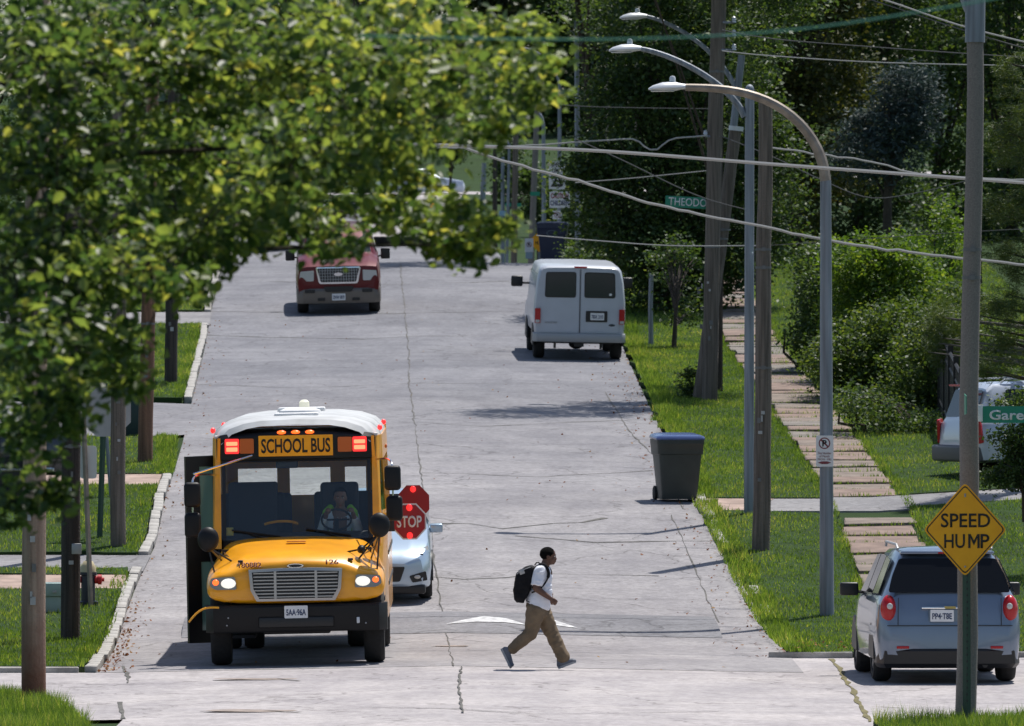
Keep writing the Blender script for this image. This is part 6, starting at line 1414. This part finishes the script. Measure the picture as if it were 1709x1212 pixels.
# bus driver behind the wheel
dv = empty('person', bus.matrix_basis @ Vector((.56, 2.62, 1.50)), 'bus driver in pale shirt and lime vest at the steering wheel', 'person')
def dbody(bm):
    head(bm, (0, -.02, .66), 1.1, Matrix.Rotation(R(-90), 3, 'Z')); limb(bm, [(0, 0, .60), (0, .02, .46)], [.06, .07]); limb(bm, [(0, .02, .4), (0, .02, .1)], [.15, .16])
    for sx in (-1, 1):
        limb(bm, [(sx * .17, .02, .42), (sx * .25, -.12, .2), (sx * .18, -.34, .46)], [.065, .05, .032]); hand(bm, (sx * .18, -.34, .46), (0, -.8, .5), (-sx, 0, 0), 1, 1.2)
        limb(bm, [(sx * .1, .02, .03), (sx * .13, -.42, .03), (sx * .13, -.46, -.3)], [.1, .075, .06])
db = blob('body', dbody, M_skin2, dv, .011, 2); eyes(db, (0, -.02, .66), 1.1, Matrix.Rotation(R(-90), 3, 'Z'))
def dsh(bm):
    limb(bm, [(0, .02, .46), (0, .02, .38)], [.10, .15]); limb(bm, [(-.11, .02, .38), (-.09, .02, .02)], [.115, .13]); limb(bm, [(.11, .02, .38), (.09, .02, .02)], [.115, .13])
    for sx in (-1, 1): limb(bm, [(sx * .17, .02, .42), (sx * .25, -.12, .2), (sx * .20, -.27, .38)], [.085, .07, .05])
blob('shirt', dsh, mat('shirt_pale_blue', (.80, .84, .88), .8), db, .012, 2, .005)
for sx in (-1, 1):
    bm = NB(); rr = [[Vector((sx * (.10 + dx), y, z)) for dx, y in ((-.045, -.0), (.05, -.0), (.05, -.03), (-.045, -.03))] for y0_, z in ((0, .1),)]
    tube(bm, [(sx * .13, .08, .53), (sx * .19, -.02, .47), (sx * .21, -.07, .33), (sx * .18, -.09, .1)], [.05, .05, .05, .05], 10); obj('vest_panel', bm, mat('vest_lime', (.35, .75, .05), .7), db)
bm = NB(); ball(bm, (0, .008, .705), (.094, .112, .104), 22, 14)
for v in bm.verts:
    if v.co.y < -.035 and v.co.z < .745: v.co = Vector((v.co.x * .8, .0, v.co.z * .9 + .07))
obj('hair', bm, M_hair, db)

# ------------------------------------------------------------------ trees and bushes
L_dark = leafmat('leaf_dark', [(0, (.022, .048, .018)), (.5, (.045, .086, .028)), (.85, (.078, .125, .038)), (1, (.12, .165, .05))], .40, .5, .35)
L_mid = leafmat('leaf_mid', [(0, (.03, .06, .018)), (.5, (.055, .098, .026)), (.85, (.09, .14, .04)), (1, (.14, .18, .055))], .42, .5, .35)
L_light = leafmat('leaf_light', [(0, (.04, .09, .016)), (.5, (.075, .14, .022)), (.85, (.11, .19, .035)), (1, (.17, .23, .05))], .44, .5, .35)
L_olive = leafmat('leaf_olive', [(0, (.03, .045, .014)), (.5, (.055, .07, .02)), (.85, (.09, .10, .03)), (1, (.16, .14, .05))], .32, .5, .35)
L_blue = leafmat('leaf_blue', [(0, (.03, .05, .05)), (.5, (.05, .078, .075)), (1, (.08, .11, .11))], .15, .6, .3, (1.2, 1.3, 1.1))
L_fore = leafmat('leaf_fore', [(0, (.022, .05, .020)), (.30, (.055, .098, .034)), (.60, (.10, .145, .046)), (.92, (.19, .235, .065)), (1, (.27, .27, .08))], .50, .42, .5, (2.4, 2.25, 1.1))
def ell(px, py, Y, rx, rz, ry=None):
    c = P(px, py, Y); s = Y / FPX; return (c.x, c.y, c.z, rx * s, (ry if ry else (rx + rz) / 2 * s), rz * s)
def tree(name, label, base, ells, n, leaf, m, trunk=.16, group=None, per=26, spread=.28, shell=.45, cat='tree', up=.6, wd=.6, trunk_m=None, top=None, ovate=False, stems=1, bias=0.0, limbs=True):
    b = Vector(base); r = empty(name, b, label, cat, group); pts, cc, k = clumps([(e[0] - b.x, e[1] - b.y, e[2] - b.z, *e[3:]) for e in ells], n, per, spread, shell)
    V, F, q = leaf_arrays(pts, leaf, wd, up, ovate); ct = rng.normal(.45, .2, k.max() + 1)[k]; t = np.clip(ct + rng.normal(bias, .17, len(pts)), 0, 1)
    rawmesh('crown', V, F, m, r, np.repeat(t, q))
    if trunk:
        zc = sum(e[2] - b.z for e in ells) / len(ells); xm = sum(e[0] - b.x for e in ells) / len(ells)
        bm = NB()
        for s_ in range(stems):
            o = random.gauss(0, .25) * (stems > 1); tube(bm, [(o, 0, -.3), (o * 1.3, 0, .1), (o * 2 + .25 * xm, .05, zc * .45), (o * 2 + .7 * xm, 0, zc * 1.1)], [trunk * 1.25, trunk, trunk * .8, trunk * .35], 10)
        obj('trunk', bm, trunk_m or M_bark, r)
        bm = NB()
        if not limbs: cc = cc[:3]
        for j in range(0, len(cc), max(1, len(cc) // 26)):
            p = Vector(cc[j]); a = Vector((.4 * xm, 0, max(.5, min(p.z - .3, zc * random.uniform(.4, 1)))))
            tube(bm, [a, a.lerp(p, .5) + Vector((0, 0, .15)), p], [trunk * .4, trunk * .22, trunk * .08], 5)
        obj('limbs', bm, trunk_m or M_bark, r)['kind'] = 'stuff'
    return r
def gz(px, Y, dz=KH): x = (px - CX) / FPX * Y; return (x, Y, float(Zt(x, Y)) + dz)
# the big glossy tree behind the van
Yb = 200
tree('broadleaf_tree', 'large dark glossy tree rising behind the white van', gz(1124, Yb), [ell(1120, 330, Yb, 150, 130), ell(1060, 220, Yb, 95, 130), ell(1180, 190, Yb, 130, 150), ell(1110, 70, Yb, 130, 130), ell(1215, 400, Yb, 90, 90), ell(1010, 330, Yb, 60, 90), ell(1070, 400, Yb - 1, 80, 60), ell(1150, -60, Yb, 120, 120), ell(1280, 300, Yb, 60, 140), ell(1180, 470, Yb, 60, 40), ell(1115, 400, 200, 90, 60, 2), ell(1115, 460, 201, 80, 55, 1.8), ell(1150, 520, 200, 45, 45, 1.2), ell(1075, 480, 200, 34, 45, 1), ell(1235, 480, 214, 60, 60, 1.5), ell(1180, 540, 200, 30, 30, .8), ell(957, 290, Yb, 18, 36, .8)],
     72000, .125, L_dark, .17, per=24, spread=.26, stems=3)
tree('broadleaf_tree', 'spreading tree whose high boughs overhang the crest of the road', gz(1010, 228), [ell(980, -70, 226, 110, 60, 2.2), ell(860, -110, 224, 90, 50, 2.2), ell(740, -120, 223, 80, 50, 2.2), ell(1060, 0, 228, 90, 80, 2.2), ell(990, 20, 232, 60, 50)], 16000, .14, L_dark, .16, per=26, spread=.3, limbs=False)
tree('broadleaf_tree', 'tall dark tree rising right behind the tallest wooden pole', gz(1199, 169), [ell(1250, -60, 168, 120, 90, 1.8), ell(1150, -110, 166, 120, 60, 1.8), ell(1330, -20, 170, 60, 60, 1.4), ell(1050, -130, 165, 90, 40, 1.5), ell(1260, 60, 172, 60, 60, 1.2)], 15000, .12, L_dark, .09, per=26, spread=.26, limbs=False)
tree('shrub', 'pale green shrub behind the roof of the white van', gz(1000, 212), [ell(1000, 425, 212, 60, 32), ell(1060, 430, 212, 50, 35)], 3500, .10, L_mid, 0, cat='shrub', spread=.16)
tree('young_tree', 'thin-stemmed young tree on the verge right of the van', gz(1125, 186), [ell(1125, 440, 187, 45, 40), ell(1140, 520, 187, 26, 32)], 1800, .10, L_dark, .06, spread=.2)
tree('shrub', 'small leafy clump at the foot of the leaning pole', gz(1145, 167), [ell(1148, 640, 167, 18, 30)], 900, .07, L_dark, 0, cat='shrub', spread=.08)
pst = gz(1087, 188); r = empty('post', pst, 'short pale weathered post on the verge beside the van', 'post'); bm = NB(); tube(bm, [(0, 0, -.2), (-.02, 0, .8), (0, 0, 1.6)], [.06, .055, .05], 10); obj('shaft', bm, M_galv, r)
WG = 'dense trees right of the sidewalk'
rw = [('olive-tinted broadleaf tree filling the top behind the lamp arc', 1330, 222, L_olive, [(1330, 60, 120, 130), (1280, 180, 90, 110), (1390, 210, 110, 130), (1340, -60, 130, 110), (1300, 330, 80, 110), (1350, -190, 140, 90)], 28000, .15),
      ('dark broadleaf tree between the lamp arc and the blue conifer', 1430, 232, L_dark, [(1440, 110, 110, 120), (1480, 0, 130, 110), (1410, 330, 100, 110), (1500, 380, 110, 90), (1420, 440, 90, 50), (1470, 480, 80, 60), (1440, -150, 120, 100)], 30000, .15),
      ('mid green broadleaf tree above the blue conifer', 1560, 238, L_mid, [(1570, 60, 110, 120), (1600, 200, 90, 130), (1540, -60, 120, 90), (1620, 330, 80, 110), (1580, -180, 140, 90), (1560, 450, 80, 90)], 27000, .15),
      ('very dark tree at the top right corner', 1690, 226, L_dark, [(1690, 60, 90, 130), (1730, 220, 90, 130), (1680, 380, 100, 110), (1700, 520, 110, 110), (1760, 650, 90, 90), (1600, 430, 90, 90), (1640, 600, 110, 90), (1700, -110, 120, 110)], 36000, .15)]
for lab, px, Y, m, es, n, lf in rw:
    tree('broadleaf_tree', lab, gz(px, Y), [ell(a, b, Y, c, d) for a, b, c, d in es], n, lf, m, .18, WG, per=28, spread=.34)
tree('conifer', 'dusty blue conifer glimpsed among the dark trees', gz(1480, 214), [ell(1510, 150, 214, 50, 45), ell(1490, 210, 214, 65, 45), ell(1460, 260, 214, 75, 45), ell(1530, 180, 214, 40, 70), ell(1440, 215, 214, 30, 30)], 11000, .16, L_blue, .14, per=26, spread=.2, wd=.25)
# bushes along the fence
BG = 'overgrown bushes beside the sidewalk'
for lab, px, Y, m, es, n, lf in [
    ('tall light green bush, highest of the bushes beside the sidewalk', 1475, 172, L_light, [(1470, 470, 70, 70), (1500, 430, 50, 45), (1430, 520, 60, 60), (1540, 500, 50, 60), (1420, 440, 50, 50)], 16000, .10),
    ('dark glossy bush nearest the sidewalk edge', 1370, 176, L_dark, [(1365, 480, 36, 90), (1350, 560, 30, 40), (1390, 560, 50, 60), (1400, 620, 50, 50)], 12000, .095),
    ('mid green bush in the middle of the hedge mass', 1450, 166, L_mid, [(1450, 600, 80, 80), (1500, 560, 70, 70), (1420, 640, 55, 55), (1380, 600, 36, 40), (1480, 670, 60, 45)], 20000, .095),
    ('broad bush sprawling in front of the dark fence', 1545, 161, L_mid, [(1545, 620, 60, 85), (1590, 540, 50, 70), (1500, 680, 60, 45), (1550, 690, 50, 60), (1640, 600, 60, 60)], 17000, .09),
    ('upright pale sapling against the dark woods', 1588, 178, L_light, [(1585, 420, 24, 50), (1600, 470, 32, 45), (1577, 360, 14, 30)], 3500, .09),
    ('low shrub at the feet of the bushes', 1470, 155, L_dark, [(1470, 690, 40, 28), (1420, 665, 30, 24), (1530, 715, 50, 30)], 5000, .08)]:
    tree('bush', lab, gz(px, Y), [ell(a, b, Y, c, d, 1.4) for a, b, c, d in es], n, lf, m, .04, BG, per=20, spread=.16, cat='bush', stems=3, shell=.3, bias=.08)
# pine boughs at the right edge
def pine(label, base, es, n, trunk=.14):
    b = Vector(base); r = empty('pine_tree', b, label, 'pine tree'); pts, cc, k = clumps([(e[0] - b.x, e[1] - b.y, e[2] - b.z, *e[3:]) for e in es], n, 60, .09, .2)
    V, F, q = leaf_arrays(pts, .14, .07, .3); t = np.clip(rng.normal(.5, .22, len(pts)), 0, 1); rawmesh('needles', V, F, L_olive2, r, t)
    zc = max(e[2] - b.z for e in es); bm = NB(); tube(bm, [(0, 0, -.3), (0, 0, zc * .5), (0, 0, zc)], [trunk, trunk * .7, trunk * .3], 10); obj('trunk', bm, M_bark, r)
    bm = NB()
    for j in range(0, len(cc), max(1, len(cc) // 40)):
        p = Vector(cc[j]); tube(bm, [(0, 0, max(.3, p.z - .2)), p], [.035, .01], 5)
    obj('limbs', bm, M_bark, r)['kind'] = 'stuff'
L_olive2 = leafmat('pine_needles', [(0, (.03, .055, .018)), (.5, (.06, .10, .025)), (1, (.13, .16, .05))], .3, .5, .3)
Yp = 140
pine('pine tree with yellowish tufts at the right edge', gz(1745, Yp), [ell(1690, 110, Yp, 35, 22), ell(1685, 140, Yp, 30, 20), ell(1690, 240, Yp, 50, 45), ell(1720, 200, Yp, 50, 60), ell(1680, 350, Yp, 40, 28), ell(1700, 430, Yp, 60, 40), ell(1690, 520, Yp, 60, 60), ell(1670, 600, Yp, 50, 40), ell(1730, 330, Yp, 50, 60), ell(1580, 560, Yp + 16, 40, 60)], 30000)
tree('shrub', 'leafy overhanging twigs in front of the white SUV', gz(1720, 128), [ell(1695, 760, 128, 45, 32), ell(1670, 725, 128, 26, 14), ell(1690, 800, 128, 40, 18), ell(1730, 740, 128, 60, 80), ell(1700, 670, 128, 50, 22), ell(1655, 800, 128, 20, 14)], 7500, .065, L_dark, .05, cat='shrub', spread=.10, shell=.1)
# dark fence behind the bushes
fr = empty('fence', (P(1605, 650, 147).x, 147, float(Zt(6.5, 147))), 'dark rail fence running back from the driveway into the bushes', 'fence')
f0 = Vector((0, 0, 0)); far_ = P(1553, 600, 166); f1 = Vector((far_.x - fr.location.x, 19, float(Zt(far_.x, 166)) - fr.location.z))
M_fence = mat('fence_black', (.012, .011, .011), .6)
for k in range(7):
    p = f0.lerp(f1, k / 6); bm = NB(); box(bm, p.x - .05, p.x + .05, p.y - .05, p.y + .05, p.z - .1, p.z + 1.75); obj('post', bm, M_fence, fr)
for z in (.35, 1.35, 1.62):
    bm = NB(); tube(bm, [f0 + Vector((0, 0, z)), f1 + Vector((0, 0, z))], .035, 4); obj('rail', bm, M_fence, fr)
n = 60; me0 = None
for k in range(n):
    p = f0.lerp(f1, (k + .5) / n)
    if me0 is None:
        bm = NB(); box(bm, -.012, .012, -.045, .045, .1, 1.55); o = obj('slat', bm, M_fence, fr); me0 = o.data
    else: o = link(bpy.data.objects.new('slat', me0), fr)
    o.location = p
# far woods above the hillside
FW = 'far woods on the hill'
labs = ['far dark tree, leftmost above the hillside', 'far tree second from the left above the hillside', 'far tree third from the left above the hillside', 'far tree in the middle of the hill wood', 'far tree right of the middle of the hill wood', 'far tree behind the slim grey lamp posts', 'far tree just left of the big glossy tree', 'far tree hidden behind the big glossy tree', 'far tree behind the right-hand trees', 'last far tree behind the right-hand trees']
for i, lab in enumerate(labs):
    px = 330 + i * 165 + random.uniform(-15, 15); Y = random.uniform(535, 575); m = (L_dark, L_dark, L_mid, L_olive)[i % 4]
    es = [ell(px + random.uniform(-40, 40), py, Y, random.uniform(100, 130), random.uniform(50, 70)) for py in (215, 150, 90, 20, -50, -120, -190)]
    tree('broadleaf_tree', lab, gz(px, Y, 0), es, 17000, .45, m, .45, FW, per=18, spread=.8, up=.5)
for lab, px, Y, es, m in [('drooping dark conifer on the far grass slope', 845, 345, [(845, 285, 14, 22), (850, 250, 12, 20), (840, 320, 12, 14), (905, 320, 14, 25)], L_dark),
                          ('round dark bush on the far slope beside the leaves', 752, 380, [(752, 245, 18, 20)], L_dark),
                          ('broad shrub behind the caution children sign', 965, 245, [(975, 350, 40, 60), (960, 400, 30, 40), (990, 290, 30, 50)], L_mid),
                          ('low dark hedge at the foot of the far posts', 900, 300, [(905, 352, 18, 14), (880, 300, 10, 20)], L_dark)]:
    tree('broadleaf_tree' if 'conifer' in lab else 'bush', lab, gz(px, Y, 0), [ell(a, b, Y, c, d) for a, b, c, d in es], 3500, .16, m, .08, None, cat='tree' if 'conifer' in lab else 'bush', spread=.3)
# trees behind the foreground leaves, left
LG = 'trees on the left side of the street'
for i, (lab, px, Y, top) in enumerate([('dark tree at the far left behind the wooden poles', -40, 215, 0), ('second dark tree from the left edge', 110, 245, 0), ('dark tree behind the grey weathered pole', 230, 262, 0), ('dark tree left of the red SUV', 345, 285, 0), ('dark tree standing above the red SUV', 470, 330, 0), ('dark tree above the crest of the road', 600, 420, 0)]):
    s = FPX / Y; es = [ell(px + random.uniform(-30, 30), py, Y, 95, 80) for py in (420 - i * 30, 320 - i * 18, 200, 90, -20, -120, -210)]
    tree('broadleaf_tree', lab, gz(px, Y, 0), es, 12000, .16 * Y / 250, (L_dark, L_mid)[i % 2], .22, LG, per=26, spread=.4 * Y / 250)

# foreground tree at the top left
fe = [(90, 90, 170, 130), (300, 90, 180, 130), (500, 100, 170, 130), (660, 90, 130, 110), (770, 60, 80, 65), (100, 280, 190, 140), (320, 260, 180, 120), (500, 270, 150, 110), (640, 230, 110, 90), (120, 430, 180, 110), (330, 400, 130, 65), (490, 365, 110, 50), (640, 345, 90, 50), (715, 375, 60, 38), (790, 400, 40, 16), (740, 420, 35, 12),
      (60, 570, 130, 110), (180, 580, 70, 80), (40, 720, 60, 90), (90, 690, 60, 60), (20, 850, 28, 40), (90, 830, 40, 35), (850, 60, 50, 25), (880, 110, 50, 20), (900, 150, 42, 16), (830, 170, 55, 30), (840, 210, 40, 25), (790, 225, 30, 22), (700, 290, 45, 35), (290, 480, 70, 25), (800, 120, 70, 40), (740, 180, 80, 50), (790, 425, 30, 12), (225, 640, 30, 20), (560, 412, 60, 12), (900, 45, 30, 10), (905, 105, 28, 9), (915, 157, 26, 9), (825, 385, 40, 18), (780, 410, 50, 18), (770, 345, 25, 14)]
fb = Vector((-5.4, 49, float(Zt(-5.4, 49)))); ft = empty('broadleaf_tree', fb, 'near tree whose sunlit leafy boughs fill the top left of the view', 'tree')
E = []
for px, py, rx, rz in fe:
    Y = 49 + random.uniform(-2.2, 2.2) * (1 if rx > 60 else .4); e = ell(px, py, Y, rx, rz, 1.6 if rx > 90 else .8 if rx > 50 else .25); E.append((e[0] - fb.x, e[1] - fb.y, e[2] - fb.z, *e[3:]))
pts, cc, k = clumps(E, 19500, 9, .07, .0, .0035)
big = np.array([(px, py) for px, py, *_ in fe])
V, F, q = leaf_arrays(pts, .074, .72, .9, True, .25)
ct = rng.normal(.39, .19, k.max() + 1)[k]; tint = np.clip(ct + rng.normal(.02, .20, len(pts)) + np.clip((pts[:, 0] - 3.2) * .12, -.06, .2), 0, 1)
order = rng.permutation(len(pts)); front = np.argsort(pts[:, 1])[:3000]; singles = set(rng.choice(front, 300, replace=False).tolist())
keep = np.array([i not in singles for i in range(len(pts))])
Vk = V.reshape(-1, 6, 3)[keep].reshape(-1, 3); ik = np.arange(keep.sum())[:, None] * 6
Fk = np.stack([np.concatenate([ik, ik + 1, ik + 2, ik + 3], 1), np.concatenate([ik, ik + 3, ik + 4, ik + 5], 1)], 1).reshape(-1, 4)
cr = rawmesh('crown', Vk, Fk, L_fore, ft, np.repeat(tint[keep], 2)); cr['kind'] = 'stuff'
lms = []
for t in (.2, .35, .5, .6, .7, .8, .9, .97):
    lms.append(rawmesh('leaf', [(-.044, 0, 0), (-.02, .029, .01), (.013, .029, .01), (.048, 0, -.01), (.013, -.029, .01), (-.02, -.029, .01)], [(0, 1, 2, 3), (0, 3, 4, 5)], L_fore, None, [t, t]).data)
for o in [o for o in bpy.data.objects if o.name.startswith('leaf') and o.type == 'MESH' and o.parent is None and o.data in lms]: bpy.data.objects.remove(o)
for i in singles:
    o = bpy.data.objects.new('leaf', random.choice(lms)); link(o, ft); o.location = pts[i]; o.rotation_euler = (random.gauss(0, .7), random.gauss(0, .6), random.uniform(0, 6.28)); sc = random.uniform(.75, 1.3); o.scale = (sc, sc, sc)
bm = NB(); Ec = np.array(E)
for j in range(0, len(cc), 3):
    p = Vector(cc[j]); e = Ec[np.argmin(np.linalg.norm(Ec[:, :3] - np.array(p), axis=1))]; a = Vector(e[:3]) + Vector((-.1, .05, -.05)); m_ = a.lerp(p, .5) + Vector((0, 0, .04))
    a = a.lerp(p, .25); tube(bm, [a, m_, p + (p - a) * .15], [.007, .005, .002], 4)
tw = obj('twigs', bm, M_bark, ft, smooth=0); tw['kind'] = 'stuff'
bm = NB(); tube(bm, [(0, 0, -.3), (.05, 0, .2), (.2, 0, 2.5), (.3, 0, 4.5), (.5, 0, 8)], [.3, .24, .2, .16, .06], 14); obj('trunk', bm, M_bark, ft)
for e in E[:20:2]:
    a = Vector((.25, 0, max(1.6, min(6.5, e[2] - .5)))); p = Vector(e[:3]); bm = NB(); mid = a.lerp(p, .5) + Vector((0, 0, .25))
    a.y += .9; p = p + Vector((0, e[4] * .5, 0)); tube(bm, bez([a, mid, p, p + Vector((e[3] * .8, 0, -.05))], 8), [.035, .03, .026, .022, .018, .014, .010, .008, .004], 6); obj('limb', bm, M_bark, ft)
